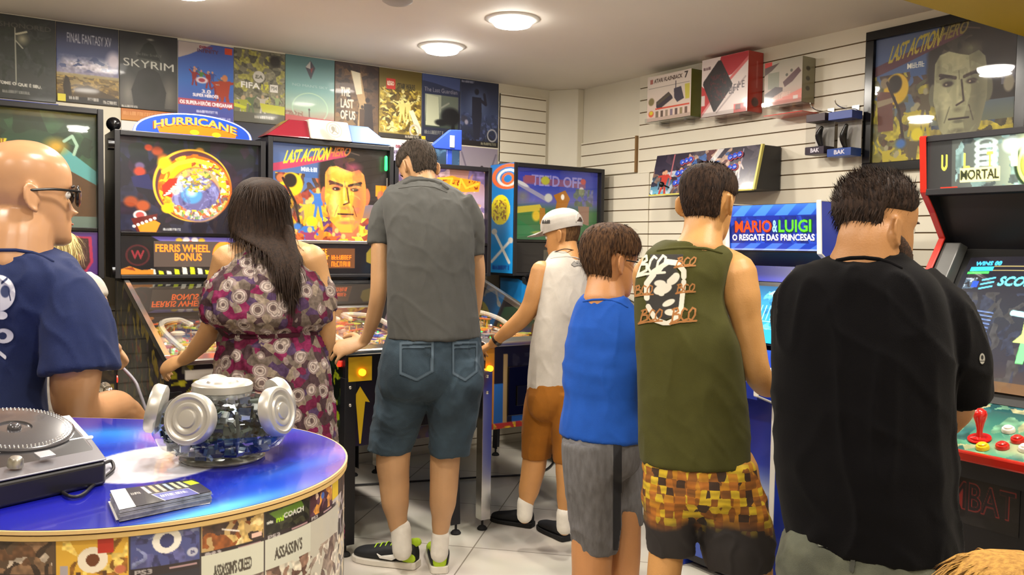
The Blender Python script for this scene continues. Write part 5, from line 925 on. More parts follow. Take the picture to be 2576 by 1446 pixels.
cover(.076, .183, 0, h1 + .1, 'd8a83a', [None, 'e8c86a', 'c88a2a', None, '8a5a20'], 192, False); a.e(sx(.13), .14, .018, .09, 'e8dcc8', .02).e(sx(.13), .14, .008, .045, '6a3a20', .02).r(sx(.137), .0, sx(.16), .1, 'b83020').r(sx(.082), .17, sx(.094), .25, 'a8a0a8').e(sx(.17), .22, .008, .035, 'c06a4a', .3).r(sx(.105), .22, sx(.112), .3, '5a3a20').r(sx(.145), .22, sx(.15), .3, '5a3a20')
cover(.185, .292, 0, h1 + .09, '4a5088', ['3a3a68', None, '7a80a8', None, '5a5a90'], 193); a.e(sx(.24), .06, .018, .09, 'e8e4dc', .02).e(sx(.24), .06, .009, .05, '3a3e70', .02).e(sx(.28), .17, .008, .035, 'b8b8c8', .2).t('EA', sx(.277), .16, sx(.284), .18, '4a4a78')
def side_fn(X, Y):
    s = X * 1.25 - .3; rr = RR - .0065; ang = A0 + np.clip(s / RR, 0, PI); off = np.where(s < 0, -s, 0)
    return np.stack([c0.x + np.cos(ang) * rr + e_.x * off, c0.y + np.sin(ang) * rr + e_.y * off, CT - .018 - Y * .23], -1)
surf('cover_collage', a, side_fn, SIDE, ct)
a = Art(300, 100, '4a4040'); a.n((0, 0, 1, 1), 210, 14, ['3a302c', '8a8078', 'c8beb0', '2c2a34', '5a4636', 'b0a898']); 
surf('lower_collage', a, lambda X, Y: side_fn(X, Y) * np.array([1, 1, 0]) + np.stack([X * 0, X * 0, CT - .248 - Y * .60], -1), SIDE, ct)
# ------------------------------------------------------------------ things on the counter
def avg(*p): return sum(p, Vector()) / len(p)
fr, lr, br = on_z(268, 1153, 1.0), on_z(230, 1102, 1.012), on_z(175, 1043, 1.04); uL = Vector((-.93, -.37, 0)) * .27
t = thing('turntable_controller', 'silver and black turntable controller at the left end of the counter', 'turntable', (.13, 1.8, CT + .001))
DK = mat('turntable_body', '16151a', .35, coat=.2); GM = mat('turntable_grey', 'a4a2a8', .35, .5); GM2 = mat('turntable_dark_grey', '7a787e', .35, .5)
lo = lambda p, z: Vector((p.x, p.y, z))
MB().hexa([lo(fr, CT + .001), lo(fr + uL, CT + .001), lo(br + uL, CT + .001), lo(br, CT + .001), fr - Vector((0, 0, .004)), fr + uL - Vector((0, 0, .004)), br + uL - Vector((0, 0, .004)), br - Vector((0, 0, .004))]).build('body', DK, t, bevel=.008, seg=4)
th = Vector((0, 0, .003)); ins = Vector((-.004, .002, 0))
MB().hexa([lr - th, lr + uL - th, br + uL - th, br - th, lr, lr + uL, br + uL, br]).build('top_plate', GM, t, bevel=.0015)
MB().hexa([fr - th, fr + uL - th, lr + uL - th, lr - th, fr, fr + uL, lr + uL, lr]).build('control_plate', GM2, t, bevel=.0015)
MB().tube([lr + Vector((0, 0, .002)), lr + uL + Vector((0, 0, .002))], .0035, 8, sub=1).build('light_line', mat('white_trim', 'f4f2f0', .2, emit=.15), t)
pn = (uL.normalized()).cross((br - lr)).normalized(); pn = pn if pn.z > 0 else -pn
pc = ray_plane(35, 1088, lr, pn)
pl = MB().lathe(pc, [(.104, 0), (.104, .008), (.1, .011), (.097, .0115), (.03, .0125), (.0285, .009), (.012, .009), (.012, .013), (.008, .018), (.003, .019)], pn, 72).build('platter', mat('platter_vinyl', '4a484c', .22, .3, coat=.5), t)
mb = MB(); bx_, by_, _ = basis(pn)
dot = mat('strobe_dot', 'd8d4cc', .2, .8)
for rg, nn in ((.0985, 90), (.093, 84), (.0875, 78)):
    for k in range(nn):
        a_ = 2 * PI * k / nn; mb.ball(pc + pn * .0118 + (bx_ * math.cos(a_) + by_ * math.sin(a_)) * rg, (.0013, .0013, .0008), 6)
tag(mb.build('strobe_dots', dot, t), kind='stuff')
kn = ray_plane(38, 1172, fr, pn); MB().lathe(kn, [(.013, 0), (.012, .012), (.009, .016), (.003, .0165)], pn, 24).build('knob', STEEL, t)
sl_ = ray_plane(112, 1148, fr, pn); ud = uL.normalized(); vd = pn.cross(ud)
MB().obox(sl_ + pn * .003, ud * .014, vd * .012, pn * .003).build('slider', GM, t, bevel=.001)
t = MB().tube([on_z(215, 1170, .985), on_z(190, 1185, .975), on_z(160, 1200, .965), on_z(150, 1228, .956), on_z(175, 1248, .956), on_z(205, 1245, .956), on_z(235, 1220, .956), on_z(262, 1200, .957), on_z(285, 1180, .957), on_z(280, 1160, .962), on_z(262, 1165, .97)], .0032, 10, sub=6).build('cable', mat('black_cable', '18161a', .3, coat=.4)); tag(t, 'coiled black cable beside the turntable on the counter', 'cable')
# flyer stack
z = .9715; c = [on_z(277, 1234, z), on_z(487, 1205, z), on_z(532, 1236, z), on_z(300, 1283, z)]
t = thing('flyer_stack', 'thick stack of dark printed flyers with white edges on the counter', 'flyer stack', avg(*c) - Vector((0, 0, .0205)))
ctr = avg(*c); ctr.z = 0
mb = MB(); R = random.Random(5)
for k in range(13):
    j = Vector((R.uniform(-.001, .001), R.uniform(-.001, .001), 0)); q = [lo(p, .9525 + k * .00142) + j for p in c]
    mb.hexa(q + [p + Vector((0, 0, .00125)) for p in q])
tag(mb.build('sheets', mat('flyer_edges', '9a9aa4', .6, noise_amt=.5, nscale=60), t), kind='stuff')
a = Art(150, 80, '2c2a30'); a.r(0, 0, .17, 1, 'f0eeec').p([(.17, .5), (1, .5), (1, .55), (.17, 1)], '2c2a30').n((.2, .05, .6, .45), 220, 10, [None, '3a363c'], .5)
for k, cc in enumerate(('b8b4c0', 'd8a888', 'd8b8a8', 'a8b8d0', 'c8c8a0', 'b8c8a8')): a.p([(.34 + k * .085, .05), (.385 + k * .085, .05), (.42 + k * .085, .48), (.375 + k * .085, .48)], cc)
a.p([(.4, .55), (.82, .55), (.86, 1), (.48, 1)], '5a5ea8').l([(.4, .55), (.82, .55), (.86, 1)], .008, 'e0e0e8').l([(.4, .55), (.48, 1)], .01, 'e8e8f0').dash(.48, .66, .8, .78, 'c8c8e8', 4).p([(.84, .1), (.96, .08), (1, .35), (.88, .4)], 'b8d820').dash(.2, .3, .3, .4, 'b8b4b0', 1)
tl_, tr_, br_, bl_ = (np.array(p) + np.array((0, 0, .0006)) for p in c)
surf('top_flyer', a, lambda X, Y: (tl_ * ((1 - X) * (1 - Y))[..., None] + tr_ * (X * (1 - Y))[..., None] + br_ * (X * Y)[..., None] + bl_ * ((1 - X) * Y)[..., None]), GLOSSY, t)
q = [on_z(272, 1262, .9515), on_z(470, 1232, .9515), on_z(529, 1266, .9515), on_z(292, 1309, .9515)]
t = MB().hexa(q + [p + Vector((0, 0, .0008)) for p in q]).build('flyer', mat('white_paper', 'eeecea', .5)); tag(t, 'single white flyer sticking out under the stack of flyers', 'flyer')
# candy jar with five lids
jc = on_z(560, 1152, CT); JZ = CT + .0012
t = thing('candy_jar', 'glass candy jar with silver screw lids facing all ways on the counter', 'candy jar', (jc.x, jc.y, JZ))
az0 = math.atan2(-jc.y, -jc.x)      # towards the camera
AZ = [az0 + math.radians(a_) for a_ in (-96, -27, 54, 114, 188)]
GJ = glass_mat('jar_glass', (.86, .9, .9), .02, 1.5)
MB().lathe((jc.x, jc.y, JZ), [(.082, 0), (.086, .004), (.082, .008), (.05, .012), (.045, .018)], seg=48).build('glass_foot', mat('frosted_foot', 'b4aea2', .18, .3, coat=.6), t)
def lobe(r0, z, k=1.0):
    out = []
    for i in range(80):
        an = 2 * PI * i / 80; m_ = max(math.cos(((an - A) + PI) % (2 * PI) - PI) for A in AZ); out.append((jc.x + math.cos(an) * r0 * (1 + .1 * k * (max(m_, 0) - .8)), jc.y + math.sin(an) * r0 * (1 + .1 * k * (max(m_, 0) - .8)), z))
    return out
pf = [(.055, .016), (.098, .02), (.122, .034), (.134, .058), (.134, .085), (.122, .108), (.094, .128), (.06, .141)]
MB().rings([lobe(r, JZ + h) for r, h in pf]).build('glass_body', GJ, t)
R = random.Random(8); tones = [mat('candy_' + c, c, .15, .5, coat=.6) for c in ('1c2c30', '26383a', 'b8bcc0', '3a4a6c', '8a9a9a', '3a4a48')]
mb = MB()
for k in range(460):
    an = R.uniform(0, 2 * PI); rr = .118 * R.random() ** .3; zz = JZ + R.uniform(.022, .118); rr *= 1 - max(0, (zz - JZ - .09) * 9) - max(0, (JZ + .04 - zz) * 6); s_ = R.uniform(.006, .012)
    ax = Vector((R.gauss(0, 1), R.gauss(0, 1), R.gauss(0, 1))).normalized(); bx1, by1, bz1 = basis(ax)
    mb.obox((jc.x + math.cos(an) * rr, jc.y + math.sin(an) * rr, zz), bx1 * s_, by1 * s_ * .7, bz1 * s_ * .35, R.randrange(6))
o = mb.build('wrapped_candies', tones); tag(o, 'dark foil-wrapped candies filling the glass jar on the counter', 'candies', kind='stuff')
LID = mat('silver_lid', 'bcb8b0', .36, .6)
for A in AZ:
    ax = Vector((math.cos(A), math.sin(A), .22)).normalized(); p0 = Vector((jc.x, jc.y, JZ + .078)) + ax * .118
    MB().lathe(p0, [(r_ * .89, h_) for r_, h_ in ((.050, .0), (.056, .004), (.057, .022), (.053, .0275), (.047, .0285), (.043, .0255), (.036, .0255), (.033, .0285), (.026, .029), (.023, .027), (.02, .027), (.018, .031), (.008, .032))], ax, 48).build('lid', LID, t)
MB().lathe((jc.x, jc.y, JZ + .138), [(.056, 0), (.06, .003), (.061, .017), (.056, .022), (.05, .0225), (.046, .02), (.032, .02), (.029, .024), (.01, .0245)], seg=48).build('top_lid', LID, t)
for i in range(5):
    A = (AZ[i] + (AZ[(i + 1) % 5] if i < 4 else AZ[0] + 2 * PI)) / 2
    MB().tube([(jc.x + math.cos(A) * r, jc.y + math.sin(A) * r, JZ + h) for r, h in ((.112, .034), (.122, .06), (.122, .085), (.11, .112))], .0035, 8).build('glass_rib', mat('dark_rib', '20282a', .2, coat=.5), t)
# ------------------------------------------------------------------ people
RH = Vector((R_.x, R_.y, 0)).normalized(); FH = Vector((F_.x, F_.y, 0)).normalized(); UP = Vector((0, 0, 1))
def faceto(deg): a_ = math.radians(deg); return FH * math.cos(a_) + RH * math.sin(a_)      # 0 = looking away from the camera, + = turned right
class Fig:
    def __init__(s, label, d, yaw, root_uv, skin='b8845c', group=None):
        s.d = d; s.f = faceto(yaw); s.A = Vector((s.f.y, -s.f.x, 0)); s.co = abs(s.A.dot(RH)); s.si = math.sqrt(max(0, 1 - s.co ** 2))
        p = P(root_uv[0], root_uv[1], d); s.root = thing('person', label, 'person', (p.x, p.y, 0), group); s.b = MB(); s.skin = mat('skin_' + skin, skin, .5, noise_amt=.12, nscale=9, bump=.15, bscale=220, sss=.03)
    def p(s, u, v, dd=0): return P(u, v, s.d + dd)
    def px(s, r, dd=0): return r * (s.d + dd) / F
    def torso(s, mb, rows, k=.6, n=2.3, seg=48, shrink=0, m=0):
        """rows (v, uL, uR, dd, k): stacked oval sections with the given outline"""
        R4 = []
        rows = [tuple(r) + (0,) * (4 - len(r)) + ((k,) if len(r) < 5 else ()) for r in rows]
        N = len(rows)
        for i in range(N - 1):
            p0, p1, p2, p3 = (np.array(rows[j], float) for j in (max(i - 1, 0), i, i + 1, min(i + 2, N - 1)))
            for t in np.arange(0, 1, .25): R4.append(.5 * (2 * p1 + (p2 - p0) * t + (2 * p0 - 5 * p1 + 4 * p2 - p3) * t * t + (3 * p1 - p0 - 3 * p2 + p3) * t ** 3))
        R4.append(np.array(rows[-1], float)); out = []
        for v, uL, uR, dd, kk in R4:
            l_, r_ = uL, uR
            for it in range(3):
                c = s.p((l_ + r_) / 2, v, dd); hw = (r_ - l_) / 2 * (s.d + dd) / F; a = hw / math.sqrt(s.co ** 2 + kk * kk * s.si ** 2); b = a * kk; ring = []
                sa, sb = (a - shrink, b - shrink) if it == 2 else (a, b)
                for i in range(seg):
                    t = 2 * PI * i / seg; cx, sx_ = math.cos(t), math.sin(t); e = 2 / n
                    ring.append(c + s.A * (sa * math.copysign(abs(cx) ** e, cx)) + s.f * (sb * math.copysign(abs(sx_) ** e, sx_)))
                if it < 2:      # nearer flanks look wider: fit the outline as seen
                    us = [CX + F * (q - Vector((0, 0, CAMZ))).dot(R_) / (q - Vector((0, 0, CAMZ))).dot(F_) for q in ring]; l_ += uL - min(us); r_ += uR - max(us)
            out.append(ring)
        mb.rings(out, m); return s
    def limb(s, mb, pts, **kw):
        mb.tube([s.p(u, v, dd) for u, v, dd, r in pts], [s.px(r, dd) for u, v, dd, r in pts], 20, sub=5, **kw); return s
def solid(name, mb, voxel, mats, parent, smooth=4, disp=None, raw=False):
    """join overlapping shapes into one continuous skin"""
    me = bpy.data.meshes.new('t'); me.from_pydata(mb.v, [], mb.f); o = bpy.data.objects.new('t', me); COL.objects.link(o)
    r = o.modifiers.new('r', 'REMESH'); r.mode = 'VOXEL'; r.voxel_size = voxel; r.adaptivity = 0
    if smooth: q = o.modifiers.new('s', 'SMOOTH'); q.factor = .5; q.iterations = smooth
    dg = bpy.context.evaluated_depsgraph_get(); dg.update(); nm = bpy.data.meshes.new_from_object(o.evaluated_get(dg)); nm.name = name
    bpy.data.objects.remove(o); bpy.data.meshes.remove(me)
    if disp:
        n = len(nm.vertices); co = np.empty(n * 3); nm.vertices.foreach_get('co', co); no = np.empty(n * 3); nm.vertex_normals.foreach_get('vector', no)
        co = co.reshape(-1, 3); no = no.reshape(-1, 3); dv = np.array([disp(Vector(c)) for c in co]); co += no * dv[:, None]; nm.vertices.foreach_set('co', co.ravel())
    nm.materials.clear()
    for mt in (mats if isinstance(mats, (list, tuple)) else [mats]): nm.materials.append(mt)
    nm.polygons.foreach_set('use_smooth', [True] * len(nm.polygons)); nm.polygons.foreach_set('material_index', [0] * len(nm.polygons)); nm.update()
    return nm if raw else link(name, nm, parent)
def folds(amp, fx=9, fz=2.2, seed=0, crease=.5):
    def f(p):
        sk_ = p.z + .35 * noise.noise(Vector((p.x * 2, p.y * 2, p.z * 2 + seed)))
        q = Vector((p.x * fx + seed + sk_ * 1.5, p.y * fx, sk_ * fz)); w = noise.noise(q); r = 1 - abs(noise.noise(q * 1.9 + Vector((3, 9, 1)))) * 3; r2 = 1 - abs(noise.noise(Vector((q.x * .8, q.y * .8, p.z * 7 + p.x * 5 + seed)))) * 4
        return amp * (w * 1.3 + crease * 1.3 * max(r, 0) ** 2 - crease * .3 + .45 * max(r2, 0) ** 2)
    return f
def sleeve(fig, mb, pts): fig.limb(mb, pts, round_=False)
def band(name, fig, target, uv, r, mt):
    o = ORG[target]; bv = [BVHTree.FromPolygons([v.co + o for v in t_.data.vertices], [p.vertices[:] for p in t_.data.polygons]) for t_ in [target] + [c for c in ORG if c.parent == fig.root and c.name.startswith('body')]]; o0 = Vector((0, 0, CAMZ)); pts = []; tt = np.linspace(0, len(uv) - 1, 26); uv = list(zip(np.interp(tt, range(len(uv)), [q[0] for q in uv]), np.interp(tt, range(len(uv)), [q[1] for q in uv])))
    for u, v in uv:
        d = (R_ * (u - CX) + D_ * (v - CY) + F_ * F).normalized(); hs = [q[0] for q in (b_.ray_cast(o0, d) for b_ in bv) if q[0] is not None]
        if hs: pts.append(min(hs, key=lambda q: (q - o0).length) + d * r * .2)
    if len(pts) > 2: return MB().tube(pts, r, 10, sub=1).build(name, mt, target)
def merge(*fs): return lambda p: sum(f(p) for f in fs)
def cloth(name, c, **k):
    k.setdefault('rough', .85); k.setdefault('noise_amt', .1); k.setdefault('nscale', 25); k.setdefault('bump', .25); k.setdefault('bscale', 500); k.setdefault('sheen', .04); k.setdefault('spec', .2); return mat(name, c, **k)
PROF = [(0, .07, .33, -.1), (.03, .15, .37, .02), (.08, .2, .385, .1), (.16, .24, .385, .18), (.22, .262, .378, .24), (.3, .285, .37, .30), (.38, .3, .362, .35), (.45, .31, .352, .385), (.5, .315, .345, .405), (.56, .322, .362, .42), (.62, .33, .375, .435), (.7, .335, .37, .44), (.78, .328, .345, .425), (.85, .3, .3, .385), (.91, .25, .24, .32), (.96, .17, .16, .22), (.99, .08, .07, .11)]
class Head:
    def __init__(s, fig, u, v, dd, H, yaw, pitch=0, roll=0):
        s.fig = fig; s.c = fig.p(u, v, dd); s.H = fig.px(H, dd); f = faceto(yaw); pr = math.radians(pitch)
        s.y = (f * math.cos(pr) - UP * math.sin(pr)).normalized(); x0 = Vector((f.y, -f.x, 0)); z = (UP * math.cos(pr) + f * math.sin(pr)).normalized(); rr = math.radians(roll)
        s.x = (x0 * math.cos(rr) + z * math.sin(rr)).normalized(); s.z = s.x.cross(s.y).normalized()
        if s.z.dot(z) < 0: s.z = -s.z
    def w(s, x, y, t): return s.c + (s.x * x + s.y * y + s.z * (t - .6)) * s.H
    def shell(s, mb, off=lambda t, ph: 0, t0=0, t1=1, seg=44, m=0, sub=3):
        ts = [p[0] for p in PROF]; N = 40; out = []
        for k in range(N + 1):
            t = t0 + (min(t1, .99) - t0) * (1 - math.cos(PI * k / N)) / 2 if t1 > .9 else t0 + (t1 - t0) * k / N
            w_ = np.interp(t, ts, [p[1] for p in PROF]); fr_ = np.interp(t, ts, [p[2] for p in PROF]); bk = np.interp(t, ts, [p[3] for p in PROF]); ring = []; cy = (fr_ - bk) / 2; ry = (fr_ + bk) / 2
            for i in range(seg):
                ph = 2 * PI * i / seg; cx, sy = math.cos(ph), math.sin(ph)      # ph = pi/2 is the face
                e = .92; x = w_ * math.copysign(abs(cx) ** e, cx); y = cy + ry * math.copysign(abs(sy) ** e, sy)
                if sy > .3:
                    g = math.exp(-(x / .055) ** 2); nt = math.exp(-((t - .335) / .035) ** 2) * .115 + math.exp(-((t - .42) / .06) ** 2) * .05; y += g * nt
                    y -= math.exp(-((abs(x) - .135) / .07) ** 2) * math.exp(-((t - .5) / .035) ** 2) * .045
                    y += math.exp(-(x / .1) ** 2) * (math.exp(-((t - .2) / .014) ** 2) + math.exp(-((t - .235) / .012) ** 2)) * .022 - math.exp(-(x / .1) ** 2) * math.exp(-((t - .218) / .007) ** 2) * .012
                    y += math.exp(-(x / .09) ** 2) * math.exp(-((t - .06) / .045) ** 2) * .03 + math.exp(-((t - .57) / .03) ** 2) * .012
                o = off(t, ph); n_ = Vector((cx, sy, max(0, (t - .62) * 2.2))).normalized()
                ring.append(s.w(x + n_.x * o, y + n_.y * o, t + n_.z * o))
            out.append(ring)
        mb.rings(out, m); return s
    def build(s, eyes=True, ears=True, esc=1.0):
        b = s.fig.b; s.shell(b); H = s.H
        if ears:
            for sd in (-1, 1):
                a = math.radians(28); ex = (s.x * sd * math.sin(a) - s.y * math.cos(a)).normalized(); ez = (s.z * .97 - s.y * .2).normalized(); en = ex.cross(ez).normalized()
                c = s.w(sd * .335, -.05, .44) + ex * H * .045
                b.ball(c, (H * .085 * esc, H * .125 * esc, H * .022), 16, ax=(ex, ez, en))
                pts = [c + ex * H * .085 * esc * math.cos(q) + ez * H * .125 * esc * math.sin(q) + s.x * sd * H * .012 for q in np.linspace(-2.0, 2.6, 12)]
                b.tube(pts, H * .018, 8, sub=2); b.ball(c - ez * H * .115 - ex * H * .01, (H * .035, H * .045, H * .02), 10, ax=(ex, ez, en))
        if eyes:
            for sd in (-1, 1):
                c = s.w(sd * .13, .285, .5); MB().ball(c, H * .052, 16).build('eye', mat('eye_white', 'd8d2c8', .2, coat=.5), s.fig.root)
                MB().ball(c + s.y * H * .032, H * .026, 12).build('iris', mat('iris_brown', '2a1a12', .15, coat=.5), s.fig.root)
                MB().tube([s.w(sd * .06, .36, .575), s.w(sd * .14, .36, .59), s.w(sd * .22, .31, .575)], [H * .012, H * .014, H * .007], 8).build('eyebrow', mat('dark_brow', '2a1c14', .8), s.fig.root)
            MB().tube([s.w(-.1, .375, .219), s.w(0, .392, .2205), s.w(.1, .375, .219)], [H * .01, H * .016, H * .01], 8).build('mouth', mat('lips', '9a5a4a', .5), s.fig.root)
        return s
    def hair(s, off, c, c2, name='hair', tufts=900, length=.05, width=.0016, flow=None, seed=1, t0=.05, rough=.75, extra=None, lift=.3, rnd=.12):
        mb = MB(); s.shell(mb, off, t0=t0)
        if extra: extra(mb)
        R = random.Random(seed); M = mat(name + '_' + c, c, rough, spec=.15, noise_amt=.3, nscale=140, col2=c2, bump=.5, bscale=300, stretch=(1, 1, .25))
        V = mb.v; fs = list(mb.f); H = s.H; flow = flow or (lambda q: -s.z)
        cen = Vector(); 
        for v in V: cen += Vector(v)
        cen /= len(V); k = 0; tries = 0
        while k < tufts and tries < tufts * 6:
            tries += 1; f = R.choice(fs)
            if len(f) != 4: continue
            a_, b_, c_, d_ = (Vector(V[i]) for i in f); n = (c_ - a_).cross(d_ - b_)
            if n.length < 1e-9: continue
            n.normalize(); q = (a_ + c_) / 2 + (b_ - d_) * R.uniform(-.4, .4)
            if n.dot(q - cen) < 0: n = -n
            loc = q - s.c; tt = loc.dot(s.z) / H + .6; xx = loc.dot(s.x) / H; yy = loc.dot(s.y) / H
            if not extra and off(tt, math.atan2(yy, xx)) <= .004: continue
            fl = flow(q); d = (n * lift + fl - n * fl.dot(n) * .8 + Vector((R.gauss(0, rnd), R.gauss(0, rnd), R.gauss(0, rnd)))).normalized(); L = length * R.uniform(.6, 1.3); sd = d.cross(n).normalized() * width * R.uniform(.7, 1.4)
            p0 = q - n * .003; p1 = p0 + d * L * .5 + n * L * .06; p2 = p1 + (d * .9 + fl * .35).normalized() * L * .5
            mb.add([p0 - sd, p0 + sd, p1 + sd * .8, p1 - sd * .8, p2], [(0, 1, 2, 3), (3, 2, 4)], 0, True); k += 1
        o = link('hair', mb.mesh('hair', M), s.fig.root); return o
def hairline(front=.80, side=.52, back=.22, th=.07, thin=.02, ear=.58):
    """offset that is positive over the hair and negative over bare skin"""
    def off(t, ph):
        s_ = math.sin(ph); line = (side + (front - side) * max(s_, 0) ** 1.3) if s_ > 0 else (side + (back - side) * min(1, (-s_ * 1.5)) ** .8)
        if -.42 < s_ < .35: line = max(line, ear)
        e = (t - line) / .06; e = max(-1, min(1, e)); top = min(1, max(0, (t - line) / .35))
        return (-.035 if e < 0 else -.035 + (.035 + thin) * min(1, e * 1.5)) + (th - thin) * top
    return off
def hand(mb, W_, fd, nr, sz=1.0, side=1, curl=(.3, .4, .3), spread=.06, fmb=None):
    """palm, four unequal fingers with knuckle bends and a thumb; nr is the back of the hand"""
    fd = Vector(fd).normalized(); nr = Vector(nr); nr = (nr - fd * nr.dot(fd)).normalized(); lt = fd.cross(nr) * side; z = sz
    mb.tube([W_, W_ + fd * .03 * z, W_ + fd * .062 * z, W_ + fd * .092 * z], [.026 * z, .034 * z, .041 * z, .040 * z], 18, up=nr, squash=.42)
    for i, (L, r) in enumerate(((.072, .0088), (.081, .0092), (.075, .0088), (.058, .0078))):
        o = (i - 1.5); p = W_ + fd * (.092 - abs(o) * .004) * z - lt * o * .0205 * z + lt * 0; d = (fd - lt * o * spread * 2).normalized(); pts = [p - d * .02 * z, p]; a_ = 0
        for q, c_ in zip((.42, .32, .26), curl):
            a_ += c_; dd_ = (d * math.cos(a_) - nr * math.sin(a_)).normalized(); p = p + dd_ * L * q * z; pts.append(p)
        mb.tube(pts, [r * z * x for x in (1.1, 1.08, 1, .95, .82)], 10, sub=3)
    p = W_ + fd * .02 * z + lt * .026 * z - nr * .004; d1 = (fd * .55 + lt * .8 - nr * .15).normalized(); d2 = (fd * .85 + lt * .42 - nr * .3).normalized(); d3 = (fd * .95 + lt * .12 - nr * .35).normalized()
    mb.tube([p - d1 * .01, p + d1 * .034 * z, p + d1 * .034 * z + d2 * .032 * z, p + d1 * .034 * z + d2 * .032 * z + d3 * .026 * z], [.0145 * z, .0125 * z, .0105 * z, .0085 * z], 12, sub=3)
def shoe(fig, heel, fwd, L, upc, solec, lace=None, low=False, tongue=None, sole_t=.026, name='shoe'):
    fwd = Vector((fwd[0], fwd[1], 0)).normalized(); sd = Vector((fwd.y, -fwd.x, 0)); hz = Vector((heel.x, heel.y, 0)); k = L / .29
    ST = [(0, .022, .055), (.03, .031, .078), (.1, .036, .086), (.2, .038, .078), (.32, .04, .074), (.45, .045, .068), (.6, .049, .055), (.75, .05, .045), (.88, .043, .038), (.96, .03, .03), (1.0, .012, .018)]
    mb = MB(); rs = []
    for t, w_, h in ST:
        w_ *= k; h *= k; c = hz + fwd * L * t; r = []
        for i in range(20):
            a_ = 2 * PI * i / 20; cx, sx_ = math.cos(a_), math.sin(a_); r.append(c + sd * w_ * math.copysign(abs(cx) ** .8, cx) + UP * (sole_t * .8 + (h * .5) * (1 + math.copysign(abs(sx_) ** .85, sx_))))
        rs.append(r)
    mb.rings(rs); o = solid('shoe', mb, .005, upc, fig.root, 2)
    sm = MB(); pr = []
    for sgn in (1, -1):
        pts = [(t, w_) for t, w_, h in ST]
        if sgn < 0: pts = pts[::-1]
        pr += [hz + fwd * (L * 1.03 * t - .004) + sd * sgn * (w_ * k + .005) + UP * .0008 for t, w_ in pts]
    n = len(pr)
    top = [p + UP * sole_t + (UP * .006 if i < 3 or i > n - 4 else Vector()) for i, p in enumerate(pr)]
    sm.rings([pr, top], 0, False); sm.build('sole', solec, o, bevel=.004, seg=2)
    if lace:
        for q in range(4):
            t = .38 + q * .085; h = np.interp(t, [s_[0] for s_ in ST], [s_[2] for s_ in ST]) * k + sole_t * .8; w_ = .024 * k
            MB().tube([hz + fwd * L * t - sd * w_ + UP * (h - .004), hz + fwd * L * (t + .01) + UP * (h + .003), hz + fwd * L * (t + .02) + sd * w_ + UP * (h - .004)], .0028, 8).build('lace', lace, o)
    return o, hz, fwd, sd, k
def patch(name, fig, target, art, u0, v0, u1, v1, mt, eps=.0018, org=None):
    """lay a painted print onto a garment's surface"""
    me = target.data; o = ORG[target]; bvh = BVHTree.FromPolygons([v.co + o for v in me.vertices], [p.vertices[:] for p in me.polygons])
    h, w_ = art.h, art.w; Pts = np.zeros((h, w_, 3)); art.kill = np.zeros((h, w_), bool); o0 = Vector((0, 0, CAMZ)); last = None
    for j in range(h):
        for i in range(w_):
            u = u0 + (u1 - u0) * i / (w_ - 1); v = v0 + (v1 - v0) * j / (h - 1); d = (R_ * (u - CX) + D_ * (v - CY) + F_ * F).normalized()
            hit = bvh.ray_cast(o0, d)
            if hit[0] is None: art.al[j, i] = 0; art.kill[j, i] = True; Pts[j, i] = last if last is not None else (0, 0, 0); continue
            last = hit[0] - d * eps * 2; Pts[j, i] = last
    return surf(name, art, lambda X, Y: Pts, mt, target)
PRINT = art_mat('shirt_print', .8)

# ---- tall man in grey polo
g = Fig('tall man in grey polo shirt and denim shorts leaning over a pinball machine', 3.66, -30, (1070, 1400), 'bb9066')
b = g.b
SH = [(449, 1024, 1104, .10, .9), (462, 1004, 1128, .08, .8), (474, 978, 1152, .05, .62), (492, 962, 1172, .03, .58), (525, 962, 1184, 0, .58), (600, 972, 1192, -.03, .62), (700, 974, 1194, -.04, .62), (780, 974, 1202, -.04, .62), (850, 975, 1211, -.04, .64)]
g.torso(b, [(490, 985, 1150, .05)] + SH[4:], shrink=.02)
g.limb(b, [(1062, 430, .10, 30), (1066, 455, .09, 31), (1070, 500, .05, 36)])
g.limb(b, [(985, 518, .03, 22), (957, 590, .0, 20), (954, 660, -.01, 21), (952, 735, -.01, 21), (942, 790, .03, 20), (926, 838, .07, 15), (916, 858, .09, 13)])
hand(b, g.p(914, 860, .09), g.p(850, 878, .10) - g.p(914, 860, .09), Vector((0, -.75, .65)), 1.08, 1, (.15, .4, .35), .15)
g.limb(b, [(1172, 522, .05, 22), (1192, 600, .08, 18), (1200, 680, .12, 21), (1196, 740, .16, 20), (1188, 800, .19, 17), (1180, 850, .22, 13)])
hand(b, g.p(1180, 852, .22), g.p(1168, 885, .26) - g.p(1180, 852, .22), Vector((0, -.3, 1)), 1, -1)
g.limb(b, [(1020, 900, 0, 48), (1004, 1040, 0, 44), (989, 1150, 0, 43), (992, 1215, .01, 38), (994, 1260, .01, 35), (1000, 1310, .02, 25), (1006, 1350, .02, 19), (1012, 1380, .02, 16)])
g.limb(b, [(1135, 900, 0, 48), (1130, 1040, 0, 42), (1120, 1150, 0, 38), (1117, 1215, -.01, 36), (1114, 1260, -.01, 34), (1110, 1310, .01, 24), (1107, 1350, .02, 19), (1105, 1395, .02, 20)])
hd = Head(g, 1047, 413, .13, 128, -38, 38).build()
hd.hair(hairline(.8, .5, .2, .05, .018), '2c2620', '4a4038', tufts=2200, length=.018, width=.0011, seed=3)
solid('body', b, .0055, g.skin, g.root)
s = MB(); g.torso(s, SH)
sleeve(g, s, [(995, 500, .03, 28), (965, 540, .02, 33), (953, 616, 0, 27)]); sleeve(g, s, [(1160, 500, .05, 28), (1186, 560, .07, 31), (1195, 642, .09, 25)])
shirt = solid('polo_shirt', s, .007, cloth('grey_jersey', '4c4c49'), g.root, 5, folds(.005, 9, 2.5, 4))
